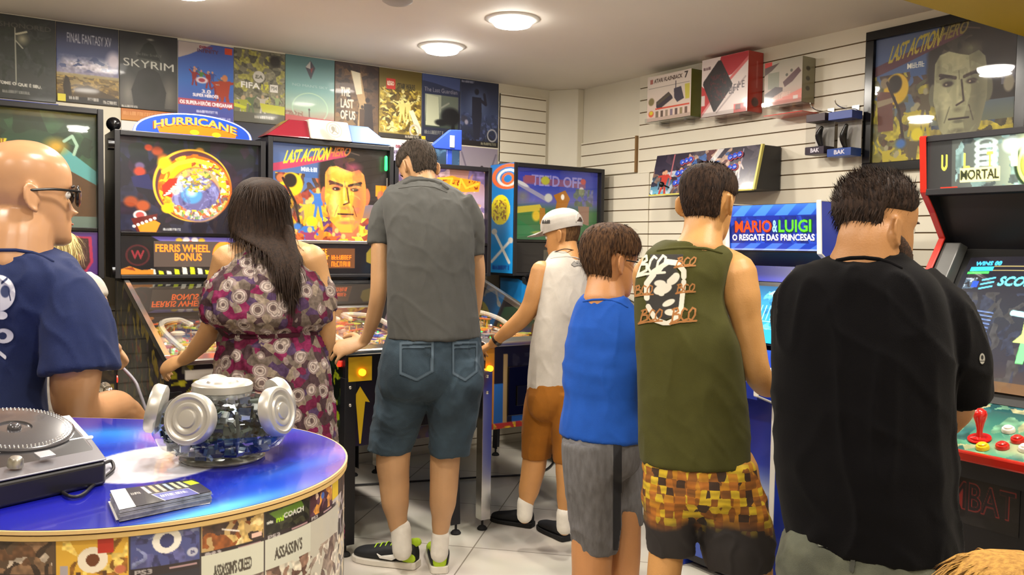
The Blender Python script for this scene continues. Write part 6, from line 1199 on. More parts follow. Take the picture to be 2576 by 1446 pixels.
band('collar', g, shirt, [(1018, 462), (1030, 456), (1050, 453), (1072, 453), (1094, 457), (1112, 464), (1124, 474)], .010, cloth('grey_jersey', '4c4c49')); band('collar_edge', g, shirt, [(1004, 474), (1030, 470), (1060, 468), (1092, 471), (1124, 484)], .003, cloth('grey_jersey', '4c4c49'))
s = MB(); g.torso(s, [(835, 980, 1207, -.03, .62), (880, 962, 1214, -.03, .66), (940, 950, 1216, -.03, .68), (985, 962, 1200, -.03, .55), (1010, 1010, 1150, -.03, .4)])
g.torso(s, [(900, 965, 1085, -.03, 1.1), (960, 948, 1082, -.03, 1.15), (1020, 942, 1072, -.02, 1.1), (1080, 932, 1056, 0, 1.05), (1136, 925, 1034, 0, 1.0)]); g.torso(s, [(900, 1080, 1206, -.03, 1.1), (960, 1076, 1216, -.03, 1.1), (1020, 1076, 1206, -.03, 1.0), (1080, 1076, 1192, -.02, .95), (1144, 1079, 1180, -.02, .9)])
sh = solid('denim_shorts', s, .007, cloth('blue_denim', '28343d', noise_amt=.35, nscale=7, col2='3a4a56', bump=.4, bscale=350), g.root, 5, folds(.006, 8, 6, 14))
for uu, w_ in ((1048, 46), (1170, 34)):
    a = Art(40, 46, '2c3a46').transparent(); a.l([(.06, .05), (.94, .02), (.92, .75), (.5, .97), (.06, .8), (.06, .05)], .06, '465662').l([(.1, .16), (.9, .13)], .04, '3f4f5a')
    patch('pocket', g, sh, a, uu - w_, 858, uu + w_, 958, PRINT)
for (ua, va, dd), (ub, vb, db) in (((1008, 1328, .02), (1012, 1385, .02)), ((1108, 1345, .02), (1105, 1392, .02))):
    k_ = solid('sock', MB().tube([g.p(ua, va, dd), g.p(ub, vb, db)], [g.px(26 if ua < 1050 else 23), g.px(25 if ua < 1050 else 23)], 20, sub=4), .005, cloth('white_sock', 'ded9cf'), g.root, 2)
a = Art(30, 20, '202020').transparent(); a.p([(.05, .3), (.4, .35), (.65, .25), (.95, .05), (.75, .5), (.9, .9), (.6, .65), (.3, .6)], '1a1a22')
GRN = mat('lime_green_mesh', 'a8c81e', .6, bump=.3); BKM = mat('black_mesh', '16181c', .7, bump=.3)
h1_ = on_z(1050, 1428, 0); t1_ = on_z(893, 1404, 0); L1 = (t1_ - h1_).length
o, hz, fw, sd, k = shoe(g, h1_, t1_ - h1_, min(max(L1, .27), .31), BKM, mat('white_sole', 'dcd6ca', .5), mat('lime_lace', 'a8d01e', .6))
sgn = 1 if sd.dot(F_) < 0 else -1
MB().tube([hz + fw * .015 + sd * sgn * .034 + UP * .05, hz + fw * .05 + sd * sgn * .041 + UP * .06, hz + fw * .03 + sd * sgn * .036 + UP * .09], [.02, .022, .016], 12, squash=.3, up=sd).build('heel_panel', GRN, o)
MB().prism([hz + fw * a_ * 1.0 + sd * sgn * (.0445 + .006 * (a_ > .1)) + UP * z_ for a_, z_ in ((.02, .088), (.1, .06), (.15, .05), (.17, .058), (.155, .04), (.1, .036), (.075, .05))], sd * sgn * .005).build('swoosh', mat('white_mark', 'e8e6e0', .4), o)
MB().tube([hz + fw * .04 + UP * .1, hz + fw * .0 + UP * .115], [.024, .018], 12, squash=.6).build('heel_collar', GRN, o)
h2_ = on_z(1106, 1444, 0)
o, hz, fw, sd, k = shoe(g, h2_, faceto(-8), .29, GRN, mat('white_sole', 'dcd6ca', .5), mat('lime_lace', 'a8d01e', .6))
for sg in (-1, 1): MB().tube([hz + fw * .02 + sd * sg * .034 + UP * .05, hz + fw * .07 + sd * sg * .041 + UP * .06, hz + fw * .13 + sd * sg * .043 + UP * .05], [.016, .018, .016], 12, squash=.3, up=sd).build('side_panel', BKM, o)
MB().tube([hz + fw * .012 + UP * .1, hz + fw * .02 + UP * .125, hz + fw * .05 + sd * .02 + UP * .125], .005, 8).build('heel_loop', BKM, o)
# ---- woman in flowered dress
def dress_mat():
    M = bpy.data.materials.new('flowered_fabric'); M.use_nodes = True; nt = M.node_tree; B = nt.nodes['Principled BSDF']; L = nt.links.new; N = nt.nodes.new
    tc = N('ShaderNodeTexCoord'); B.inputs['Roughness'].default_value = .8; B.inputs['Specular IOR Level'].default_value = .2
    def vor(sc, off=0):
        v = N('ShaderNodeTexVoronoi'); v.inputs['Scale'].default_value = sc; v.inputs['Randomness'].default_value = .95; mp = N('ShaderNodeMapping'); mp.inputs['Location'].default_value = (off, off, off); L(tc.outputs['Object'], mp.inputs[0]); L(mp.outputs[0], v.inputs['Vector']); return v
    def ramp(src, st):
        r = N('ShaderNodeValToRGB'); r.color_ramp.interpolation = 'LINEAR'
        while len(r.color_ramp.elements) < len(st): r.color_ramp.elements.new(.5)
        for e, (p, c) in zip(r.color_ramp.elements, st): e.position = p; e.color = (*lin(c), 1)
        L(src, r.inputs[0]); return r
    # ground patches: magenta, dark wine, beige, purple
    v0 = vor(30, 3); sp = N('ShaderNodeSeparateColor'); L(v0.outputs['Color'], sp.inputs[0]); g0 = ramp(sp.outputs[0], [(0, '3e2c30'), (.22, '5e524a'), (.42, '7c6e60'), (.58, '5a1834'), (.72, '6c1c42'), (.84, '43304c')]); g0.color_ramp.interpolation = 'CONSTANT'
    # round flowers: pale rims, dark hearts
    v1 = vor(17, 0); rings = ramp(v1.outputs['Distance'], [(0, '4a3c3a'), (.16, '5c4c4a'), (.22, 'a89a90'), (.27, '6e605c'), (.33, 'b0a49c'), (.37, '7a6a66')])
    mk = N('ShaderNodeMath'); mk.operation = 'LESS_THAN'; mk.inputs[1].default_value = .46; L(v1.outputs['Distance'], mk.inputs[0])
    s2 = N('ShaderNodeSeparateColor'); L(v1.outputs['Color'], s2.inputs[0]); m2 = N('ShaderNodeMath'); m2.operation = 'GREATER_THAN'; m2.inputs[1].default_value = .12; L(s2.outputs[1], m2.inputs[0])
    mm = N('ShaderNodeMath'); mm.operation = 'MULTIPLY'; L(mk.outputs[0], mm.inputs[0]); L(m2.outputs[0], mm.inputs[1])
    X = N('ShaderNodeMix'); X.data_type = 'RGBA'; L(mm.outputs[0], X.inputs[0]); L(g0.outputs[0], X.inputs[6]); L(rings.outputs[0], X.inputs[7])
    nz = N('ShaderNodeTexNoise'); nz.inputs['Scale'].default_value = 90; L(tc.outputs['Object'], nz.inputs['Vector']); Y = N('ShaderNodeMix'); Y.data_type = 'RGBA'; Y.blend_type = 'OVERLAY'; Y.inputs[0].default_value = .7
    L(X.outputs[2], Y.inputs[6]); L(nz.outputs[0], Y.inputs[7]); L(Y.outputs[2], B.inputs['Base Color']); return M
DR = dress_mat()
g = Fig('woman with long brown hair in a flowered open-shoulder dress', 3.08, -32, (690, 1400), 'bb8e5e'); b = g.b
g.torso(b, [(700, 590, 775, 0), (760, 585, 780), (850, 595, 780), (950, 600, 790)], shrink=.01)
g.limb(b, [(668, 560, .04, 34), (665, 600, .02, 36), (668, 650, .02, 60)])
b.tube([g.p(590, 655, .0), g.p(668, 632, .02), g.p(765, 650, .06)], [g.px(40), g.px(50), g.px(40)], 20)
g.limb(b, [(578, 658, -.01, 45), (556, 700, -.0, 33), (545, 770, .02, 29), (535, 820, .03, 29), (508, 860, .08, 24), (483, 888, .13, 19), (462, 905, .17, 15)])
hand(b, g.p(462, 905, .17), g.p(408, 926, .22) - g.p(466, 903, .17), Vector((-.2, -.7, .7)), .95, 1, (.45, .6, .5), .05)
g.limb(b, [(780, 655, .05, 42), (806, 710, .06, 28), (818, 780, .06, 25), (822, 845, .08, 23), (816, 885, .14, 18), (806, 915, .2, 14)])
hand(b, g.p(806, 916, .2), g.p(790, 940, .27) - g.p(806, 916, .2), Vector((0, -.3, 1)), .95, -1, (.4, .5, .4))
g.limb(b, [(650, 1000, 0, 60), (640, 1180, 0, 45), (635, 1300, 0, 38), (630, 1420, .02, 24), (628, 1498, .02, 20)]); g.limb(b, [(745, 1000, .03, 60), (748, 1180, .03, 45), (750, 1300, .03, 38), (752, 1400, .05, 24), (752, 1486, .05, 20)])
hd = Head(g, 662, 520, .07, 150, -38, 8).build()
solid('body', b, .0055, g.skin, g.root)
s = MB(); g.torso(s, [(612, 632, 722, .02, .8), (634, 606, 768, .02, .62), (660, 582, 792, .02, .6), (690, 548, 812, .01, .62), (715, 522, 830, .01, .66), (750, 512, 838, 0, .66), (795, 506, 842, 0, .68), (812, 540, 836, 0, .66), (832, 562, 806, 0, .66)], n=2.1)
sleeve(g, s, [(575, 690, .0, 34), (545, 750, .02, 37), (534, 802, .03, 34)]); sleeve(g, s, [(805, 700, .06, 26), (820, 740, .06, 25), (823, 778, .06, 23)])
dz = solid('dress_top', s, .007, DR, g.root, 4, folds(.009, 14, 2, 30, .8))
s = MB(); g.torso(s, [(805, 575, 790, 0, .68), (835, 562, 800, 0, .66), (870, 550, 812, 0, .7), (920, 542, 828, 0, .74), (1000, 538, 838, 0, .76), (1100, 534, 845, 0, .78), (1250, 528, 855, 0, .8), (1380, 524, 862, 0, .8)], n=2.1)
solid('dress_skirt', s, .008, DR, g.root, 4, folds(.011, 13, 1.2, 50, .9))
s = MB(); g.torso(s, [(832, 562, 802, 0, .68), (842, 560, 803, 0, .68)], n=2.1); s.build('waist_seam', cloth('dark_wine', '3a1420'), g.root)
rows = [(447, 632, 682, .08, .9), (460, 605, 705, .07, .95), (485, 586, 722, .06, .95), (520, 575, 731, .05, .92), (560, 574, 738, .03, .75), (590, 582, 742, .0, .55), (612, 622, 746, -.05, .4), (640, 668, 750, -.09, .3), (670, 686, 753, -.115, .3), (700, 698, 752, -.125, .3), (722, 712, 742, -.125, .3)]
def extra(mb): g.torso(mb, [(v, a_, b_, dd + .02, k_) for v, a_, b_, dd, k_ in rows], n=2.1); mb.tube([g.p(600, 540, .03), g.p(604, 585, .03), g.p(616, 612, .03)], [g.px(26), g.px(24), g.px(8)], 14); mb.tube([g.p(722, 580, .03), g.p(735, 650, -.05), g.p(740, 700, -.105), g.p(733, 735, -.115)], [g.px(16), g.px(18), g.px(12), g.px(4)], 14)
hd.hair(hairline(.84, .4, .14, .07, .03), '1c130e', '2c1e14', tufts=3200, length=.10, width=.0013, seed=9, extra=extra, lift=.0, rnd=.06)
a = MB().tube([g.p(447, 913, .19), g.p(452, 921, .2)], .003, 8).ball(g.p(436, 924, .205), .004, 10); a.build('ring', mat('silver_ring', 'e0dcd4', .15, 1), g.root)
for q in ((630, 1500, .0), (752, 1488, .03)):
    h_ = g.p(*q); h_.z = 0; shoe(g, Vector((h_.x, h_.y, 0)) - g.f * .06, g.f, .25, mat('tan_sandal', '8a6038', .6), mat('tan_sole', '5a4028', .7), sole_t=.018)
# ---- boy in white cap and vest
g = Fig('boy in a white backwards cap, white vest and mustard shorts at the pinball machines', 3.98, -38, (1370, 1340), 'ba8650'); b = g.b
VT = [(632, 1392, 1452, .04, .9), (646, 1378, 1466, .03, .7), (672, 1366, 1480, .01, .58), (720, 1360, 1490, 0, .6), (770, 1352, 1492, -.01, .62), (840, 1340, 1484, -.01, .62), (900, 1332, 1474, -.01, .64), (950, 1327, 1470, -.01, .66), (978, 1324, 1468, -.01, .68)]
g.torso(b, [(670, 1374, 1474, .01, .55)] + VT[3:7], shrink=.012)
g.limb(b, [(1420, 590, .06, 27), (1424, 620, .05, 28), (1428, 660, .03, 36)]); b.tube([g.p(1366, 684, .0), g.p(1425, 662, .02), g.p(1482, 684, .05)], [g.px(22), g.px(28), g.px(22)], 16)
g.limb(b, [(1362, 682, -.02, 27), (1350, 725, -.03, 26), (1334, 772, -.03, 24), (1312, 802, -.02, 22), (1282, 828, .0, 19), (1256, 850, .03, 14), (1242, 862, .05, 13)])
hand(b, g.p(1243, 862, .05), g.p(1212, 880, .10) - g.p(1243, 862, .05), Vector((-.2, -.5, 1)), .88, 1, (.5, .6, .5), .05)
g.limb(b, [(1488, 682, .05, 25), (1500, 740, .06, 22), (1496, 800, .12, 19), (1470, 850, .2, 13)]); hand(b, g.p(1470, 852, .2), g.p(1456, 870, .27) - g.p(1470, 852, .2), Vector((0, -.3, 1)), .85, -1)
g.limb(b, [(1362, 970, 0, 28), (1352, 1080, 0, 29), (1344, 1165, 0, 31), (1332, 1225, 0, 27), (1324, 1265, .0, 19), (1320, 1300, 0, 17)]); g.limb(b, [(1425, 970, -.04, 28), (1428, 1080, -.08, 32), (1430, 1170, -.1, 33), (1427, 1240, -.11, 27), (1421, 1290, -.12, 18), (1420, 1330, -.12, 17)])
hd = Head(g, 1411, 578, .07, 117, -62, 14).build(); solid('body', b, .005, g.skin, g.root)
hd.hair(hairline(.8, .52, .22, .012, .010), '4a3420', '6e5234', tufts=900, length=.008, width=.001, seed=5)
# cap: crown, strap opening, brim
H = hd.H; CAPM = cloth('white_cotton_cap', 'b4aea6', bump=.3); cm = MB(); hd.shell(cm, lambda t, ph: .055 + .03 * max(0, t - .62) / .38, t0=.58, t1=1)
cap = link('cap', cm.mesh('cap', CAPM), g.root)
br = []
for i in range(13):
    q = -1 + i / 6; x = q * .3; br.append((x, .33 - .10 * q * q + .0, .66)); 
brim = MB(); rs = []
for j in range(5):
    u = j / 4; rs.append([hd.w(x * (1 - .0 * u), y + u * (.48 - .22 * (x / .3) ** 2), t - .05 * u + .04 * (1 - abs(x / .3)) * u) for x, y, t in br])
rs2 = [[p - hd.z * .004 for p in r] for r in rs]
loop = [a_ + b_[::-1] for a_, b_ in zip(rs, rs2)]; brim.rings(loop); brim.build('brim', CAPM, cap)
def bky(x, t):
    ts = [p[0] for p in PROF]; w0 = np.interp(t, ts, [p[1] for p in PROF]) + .06; b0 = np.interp(t, ts, [p[3] for p in PROF]) + .06; return -b0 * math.sqrt(max(0, 1 - (x / w0) ** 2)) - .006
Q = [(math.cos(q) * .17, .665 + .17 * math.sin(q)) for q in np.linspace(0, PI, 16)]
op = MB(); op.tube([hd.w(x, bky(x, t) - .004, t) for x, t in Q], .0035, 8, sub=2)
rws = [[hd.w(x * f_, bky(x * f_, .665 + (t - .665) * f_), .665 + (t - .665) * f_) for x, t in Q] for f_ in (1, .75, .5, .25, .02)]; MB().rings(rws, closed=False, cap=False).build('strap_opening', mat('cap_opening_hair', '3a281e', .9), cap); op.build('opening_trim', CAPM, cap)
a = Art(50, 16, '101010').transparent(); a.dash(.03, .1, .97, .9, '2c2a2c', 1)
patch('cap_lettering', g, cap, a, 1363, 553, 1383, 562, PRINT)
s = MB(); g.torso(s, VT, n=2.2)
vest = solid('vest', s, .006, cloth('white_jersey', 'bcb5ab'), g.root, 4, folds(.0035, 8, 3, 70)); band('neck_band', g, vest, [(1386, 650), (1400, 647), (1424, 645), (1446, 647), (1460, 652)], .003, cloth('white_jersey', 'bcb5ab'))
a = Art(40, 30, '101010').transparent(); a.p([(.05, .6), (.3, .15), (.45, .35), (.6, .1), (.95, .8), (.6, .75), (.3, .9)], '8a8680').p([(.4, .5), (.6, .3), (.75, .65)], '5a5856'); patch('chest_mark', g, vest, a, 1436, 654, 1464, 672, PRINT)
s = MB(); g.torso(s, [(960, 1330, 1466, -.02, .66), (1000, 1324, 1468, -.03, .66), (1040, 1335, 1455, -.04, .5), (1060, 1370, 1430, -.04, .4)]); g.torso(s, [(985, 1326, 1410, -.01, 1.0), (1030, 1318, 1410, -.01, 1.05), (1090, 1314, 1400, -.01, 1.0), (1152, 1312, 1386, 0, .95)]); g.torso(s, [(985, 1380, 1466, -.06, 1.0), (1030, 1382, 1472, -.06, 1.0), (1090, 1386, 1470, -.08, 1.0), (1162, 1390, 1466, -.09, .95)])
solid('shorts', s, .006, cloth('mustard_cotton', '8c5616'), g.root, 4, folds(.004, 9, 5, 80))
for A_, B_, h_, fd_ in (((1322, 1262, 0), (1320, 1296, 0), (1340, 1326), (-62,)), ((1421, 1290, -.12), (1420, 1325, -.12), (1425, 1362), (-30,))):
    solid('sock', MB().tube([g.p(*A_), g.p(*B_)], [g.px(21), g.px(20)], 18, sub=4), .005, cloth('white_sock', 'ded9cf'), g.root, 2); shoe(g, on_z(*h_, 0), faceto(fd_[0]), .235, mat('black_knit', '14151a', .8, bump=.3), mat('black_sole', '101012', .7), sole_t=.02)
MB().tube([g.p(1262, 840, .02), g.p(1240, 850, .03), g.p(1236, 868, .05)], [.006, .007, .006], 8)
w_ = (g.p(1250, 855, .04) - g.p(1262, 846, .03)).normalized(); MB().lathe(g.p(1250, 856, .04) - w_ * .012, [(.0235, 0), (.028, .003), (.028, .02), (.0235, .023)], w_, 24).build('watch', mat('dark_watch', '1c1618', .3, coat=.3), g.root)
mb = MB().tube([g.p(1396, 634, .0), g.p(1420, 626, -.035), g.p(1445, 630, .0)], .0025, 8); mb.build('necklace', mat('dark_cord', '3a2a20', .6), g.root)
# ---- boy in blue
g = Fig('boy in a bright blue T-shirt, glasses and grey shorts, beside the man in olive', 2.95, 38, (1500, 1500), 'b98252'); b = g.b
TS = [(736, 1472, 1560, .03, .85), (750, 1455, 1580, .02, .72), (775, 1442, 1600, .01, .6), (820, 1430, 1612, 0, .6), (880, 1420, 1616, 0, .62), (950, 1415, 1618, 0, .64), (1010, 1420, 1618, 0, .66), (1060, 1411, 1618, 0, .68), (1100, 1407, 1618, 0, .7)]
g.torso(b, [(790, 1448, 1600, 0, .55)] + TS[3:], shrink=.015)
g.limb(b, [(1530, 680, .05, 50), (1522, 715, .04, 46), (1520, 760, .02, 55)])
g.limb(b, [(1572, 810, -.04, 24), (1590, 860, -.05, 27), (1598, 925, -.02, 28), (1625, 975, .08, 23), (1660, 985, .2, 16)]); hand(b, g.p(1660, 985, .2), RH * .6 + FH + UP * .1, UP, .85, 1); g.limb(b, [(1462, 820, .08, 24), (1470, 880, .16, 25), (1520, 930, .24, 18)]); hand(b, g.p(1522, 931, .25), RH * .5 + FH, UP, .85, -1)
g.limb(b, [(1490, 1090, 0, 55), (1492, 1250, 0, 50), (1490, 1370, 0, 53), (1488, 1450, -.01, 50), (1486, 1560, -.02, 44), (1486, 1660, .0, 32), (1486, 1715, .0, 28)]); g.limb(b, [(1560, 1090, .06, 55), (1565, 1250, .07, 48), (1568, 1370, .08, 44), (1566, 1480, .08, 40), (1562, 1640, .08, 26), (1560, 1690, .08, 24)])
hd = Head(g, 1541, 640, .06, 172, 60, 10).build(); solid('body', b, .0055, g.skin, g.root)
hd.hair(hairline(.78, .5, .12, .09, .05), '2c1e16', '5a402a', tufts=2600, length=.03, width=.0014, seed=12, lift=.12, rnd=.1)
MB().tube([hd.w(.36, .0, .52), hd.w(.35, .3, .53), hd.w(.28, .42, .53)], .0025, 8).tube([hd.w(.28, .42, .53), hd.w(.2, .44, .57), hd.w(.07, .45, .54), hd.w(.1, .44, .46), hd.w(.25, .42, .46), hd.w(.28, .42, .53)], .002, 8).tube([hd.w(-.28, .42, .53), hd.w(-.2, .44, .57), hd.w(-.07, .45, .54), hd.w(-.1, .44, .46), hd.w(-.25, .42, .46), hd.w(-.28, .42, .53)], .002, 8).tube([hd.w(-.07, .45, .53), hd.w(.07, .45, .53)], .002, 8, sub=1).tube([hd.w(-.36, .0, .52), hd.w(-.35, .3, .53), hd.w(-.28, .42, .53)], .0025, 8).build('glasses', mat('black_frame', '121014', .3), g.root)
s = MB(); g.torso(s, TS); sleeve(g, s, [(1545, 768, -.02, 40), (1584, 835, -.05, 40), (1594, 912, -.03, 38)]); sleeve(g, s, [(1485, 768, .04, 38), (1472, 870, .12, 34)])
ts = solid('t_shirt', s, .007, cloth('royal_blue_jersey', '1c50ac'), g.root, 5, merge(folds(.005, 8, 3, 90), lambda p: .006 * noise.noise(Vector((p.x * 5, p.y * 5, p.z * 22))) * max(0, 1 - abs(p.z - .98) * 5)))
band('neck_band', g, ts, [(1468, 758), (1490, 754), (1515, 753), (1540, 755), (1562, 762), (1578, 772)], .004, cloth('royal_blue_jersey', '1c50ac'))
s = MB(); g.torso(s, [(1080, 1413, 1612, 0, .7), (1140, 1412, 1614, 0, .7), (1180, 1425, 1600, 0, .6), (1200, 1470, 1570, 0, .4)]); g.torso(s, [(1110, 1411, 1560, -.02, .95), (1180, 1414, 1568, -.02, 1.0), (1260, 1424, 1566, -.01, 1.0), (1384, 1440, 1552, 0, .95)]); g.torso(s, [(1110, 1500, 1614, .06, 1.0), (1200, 1510, 1618, .06, 1.0), (1316, 1526, 1618, .08, .95)])
sh = solid('shorts', s, .007, cloth('grey_marl', '5a5858', noise_amt=.35, nscale=60, col2='6a686a', stretch=(1, 1, .3)), g.root, 5, folds(.006, 9, 2, 95))
a = Art(14, 90, '101014').transparent(); a.p([(.1, 0), (.9, 0), (.75, 1), (.15, 1)], '17171c'); patch('side_stripe', g, sh, a, 1541, 1105, 1566, 1384, PRINT)
for q in ((1486, 1705, 0), (1560, 1680, .08)): h_ = g.p(*q); shoe(g, Vector((h_.x, h_.y, 0)) - g.f * .05, g.f, .23, BKM, RUBBER)
# ---- man in olive tank top
g = Fig('man in an olive green sleeveless shirt with a white print and yellow patterned shorts', 2.55, 10, (1760, 1500), 'bf8c52'); b = g.b
TK = [(606, 1672, 1800, .02, .85), (618, 1648, 1828, .02, .7), (640, 1622, 1846, .01, .58), (680, 1604, 1838, 0, .56), (740, 1596, 1822, 0, .58), (800, 1596, 1836, 0, .6), (860, 1598, 1862, 0, .62), (940, 1603, 1874, 0, .63), (1040, 1607, 1882, 0, .64), (1110, 1606, 1887, 0, .66), (1166, 1610, 1890, 0, .68)]
g.torso(b, [(690, 1615, 1830, .01, .52)] + TK[4:], shrink=.014)
g.limb(b, [(1775, 545, .06, 52), (1768, 585, .03, 50), (1758, 635, .01, 62)])
b.tube([g.p(1640, 672, .02), g.p(1745, 640, .02), g.p(1845, 680, .03)], [g.px(36), g.px(44), g.px(48)], 18)
g.limb(b, [(1850, 690, .0, 54), (1864, 740, -.01, 48), (1878, 810, -.01, 38), (1890, 870, -.01, 36), (1902, 930, .0, 35), (1922, 965, .06, 31), (1950, 975, .16, 24), (1985, 970, .27, 17)]); hand(b, g.p(1987, 970, .28), FH + RH * .25, UP, 1, 1, (.3, .5, .4))
g.limb(b, [(1632, 690, .04, 42), (1640, 780, .12, 36), (1690, 860, .25, 26), (1750, 890, .37, 18)]); hand(b, g.p(1752, 891, .38), FH + RH * .3, UP, 1, -1)
g.limb(b, [(1690, 1180, 0, 62), (1684, 1300, 0, 54), (1676, 1390, 0, 44), (1668, 1470, -.01, 42), (1664, 1600, 0, 36), (1662, 1700, .02, 26), (1662, 1780, .02, 26)]); g.limb(b, [(1840, 1180, 0, 66), (1868, 1300, -.02, 58), (1892, 1400, -.03, 48), (1900, 1480, -.03, 44), (1902, 1600, -.03, 38), (1900, 1720, -.02, 28), (1900, 1810, -.02, 28)])
hd = Head(g, 1785, 492, .05, 186, 38, 12).build(); solid('body', b, .0055, g.skin, g.root)
hd.hair(hairline(.8, .52, .22, .05, .018), '1e1613', '3c2c22', tufts=2600, length=.016, width=.0011, seed=15)
s = MB(); g.torso(s, TK, n=2.2)
tk = solid('tank_top', s, .007, cloth('olive_jersey', '44431c'), g.root, 4, folds(.005, 7, 2, 110, .6)); band('neck_band', g, tk, [(1655, 630), (1690, 625), (1730, 623), (1775, 625), (1815, 636)], .0045, cloth('olive_jersey', '44431c'))
a = Art(170, 175, '44431c').transparent(); O, W2, K2 = '9a6430', 'cfcabc', '2a2724'
a.e(.45, .52, .3, .42, K2, .08).r(.25, .02, .75, .2, K2).l([(.22, .74), (.34, .93), (.5, .98), (.62, .93), (.72, .75), (.76, .4)], .075, W2).l([(.3, .3), (.2, .42), (.2, .62)], .085, W2).l([(.5, .12), (.66, .14), (.76, .25), (.76, .33)], .08, W2).l([(.3, .26), (.52, .13)], .07, W2)
a.e(.44, .5, .15, .075, W2, .1, rot=-.3).e(.6, .36, .12, .07, W2, .1, rot=-.7).e(.4, .42, .1, .05, W2, .2).e(.42, .57, .05, .03, W2, .2).e(.53, .69, .11, .045, W2, .15, rot=-.4).e(.56, .82, .1, .05, W2, .15).p([(.35, .28), (.56, .2), (.66, .24), (.5, .38), (.36, .36)], K2)
def brush(x, y, w, h, c, th, lean=0):
    f = lambda pts: [(x + (px + lean * (1 - py)) * w, y + (py - .12 * px) * h) for px, py in pts]
    for st in ([(0, 1.05), (.03, .6), (.1, .05)], [(.02, .12), (.22, .02), (.26, .26), (.06, .46), (.28, .48), (.3, .8), (.1, .95), (-.04, 1)], [(.6, .2), (.5, .08), (.4, .3), (.36, .7), (.46, .92), (.62, .84)], [(.82, .1), (.68, .4), (.66, .8), (.78, .95), (.92, .6), (.94, .2), (.82, .08)], [(-.08, 1.1), (.3, 1.0), (.98, 1.0)]): a.l(f(st), th, c)
brush(.06, .04, .42, .26, W2, .035, .1); brush(.64, .06, .3, .13, O, .02, .1); brush(.02, .45, .28, .14, O, .02); brush(.66, .43, .28, .12, O, .02); brush(.1, .78, .34, .18, O, .022, .05); brush(.58, .76, .38, .2, O, .026)
patch('back_print', g, tk, a, 1594, 636, 1760, 818, PRINT)
def plaid_mat():
    M = bpy.data.materials.new('patterned_fabric'); M.use_nodes = True; nt = M.node_tree; B = nt.nodes['Principled BSDF']; L = nt.links.new; N = nt.nodes.new; B.inputs['Roughness'].default_value = .75
    tc = N('ShaderNodeTexCoord'); v = N('ShaderNodeTexVoronoi'); v.distance = 'CHEBYCHEV'; v.inputs['Scale'].default_value = 44; v.inputs['Randomness'].default_value = .25; L(tc.outputs['Object'], v.inputs['Vector']); sp = N('ShaderNodeSeparateColor'); L(v.outputs['Color'], sp.inputs[0])
    r = N('ShaderNodeValToRGB'); r.color_ramp.interpolation = 'CONSTANT'; E = r.color_ramp.elements
    for p, c in ((.0, '3a2412'), (.12, '8a5214'), (.34, 'b87c18'), (.52, 'a8641a'), (.66, 'c8a820'), (.92, '7a4a18')):
        e = E.new(p) if p > 0 else E[0]; e.color = (*lin(c), 1)
    E[-1].color = (*lin('5a3414'), 1); L(sp.outputs[0], r.inputs[0])
    w = N('ShaderNodeTexWave'); w.bands_direction = 'Z'; w.inputs['Scale'].default_value = 16; w.inputs['Distortion'].default_value = 6; w.inputs['Detail'].default_value = 3; L(tc.outputs['Object'], w.inputs['Vector'])
    mx = N('ShaderNodeMix'); mx.data_type = 'RGBA'; mx.blend_type = 'MULTIPLY'; mx.inputs[0].default_value = .3; L(r.outputs[0], mx.inputs[6]); L(w.outputs['Color'], mx.inputs[7])
    se = N('ShaderNodeSeparateXYZ'); L(tc.outputs['Object'], se.inputs[0]); nz = N('ShaderNodeTexNoise'); nz.inputs['Scale'].default_value = 7; L(tc.outputs['Object'], nz.inputs['Vector'])
    ad = N('ShaderNodeMath'); ad.operation = 'MULTIPLY_ADD'; ad.inputs[1].default_value = .22; L(nz.outputs[0], ad.inputs[0]); L(se.outputs[2], ad.inputs[2]); mr = N('ShaderNodeMapRange'); mr.name = 'fade'; L(ad.outputs[0], mr.inputs[0]); m2 = N('ShaderNodeMix'); m2.data_type = 'RGBA'; m2.inputs[6].default_value = (*lin('1f1a1a'), 1)
    L(mr.outputs[0], m2.inputs[0]); L(mx.outputs[2], m2.inputs[7]); L(m2.outputs[2], B.inputs['Base Color']); return M, mr
PM, mr = plaid_mat(); zr = g.root.location.z; z_hi = g.p(1760, 1290).z - zr + .11; mr.inputs[1].default_value = z_hi - .035; mr.inputs[2].default_value = z_hi + .035
s = MB(); g.torso(s, [(1150, 1616, 1890, 0, .66), (1200, 1614, 1906, 0, .68), (1250, 1620, 1912, 0, .66), (1300, 1650, 1880, 0, .5), (1330, 1710, 1800, 0, .3)]); g.torso(s, [(1190, 1614, 1760, 0, .95), (1250, 1614, 1764, 0, 1.0), (1310, 1622, 1756, 0, 1.0), (1388, 1634, 1746, 0, .95)]); g.torso(s, [(1190, 1740, 1908, 0, .9), (1250, 1742, 1930, -.01, .95), (1310, 1748, 1942, -.01, .95), (1370, 1760, 1948, -.02, .95), (1424, 1775, 1946, -.03, .9)])
solid('board_shorts', s, .007, PM, g.root, 5, folds(.007, 8, 4, 120))
for q in ((1662, 1775, .0), (1900, 1805, -.05)): h_ = g.p(*q); shoe(g, Vector((h_.x, h_.y, 0)) - g.f * .05, g.f, .28, mat('dark_flipflop', '1e1e22', .7), RUBBER, sole_t=.02)
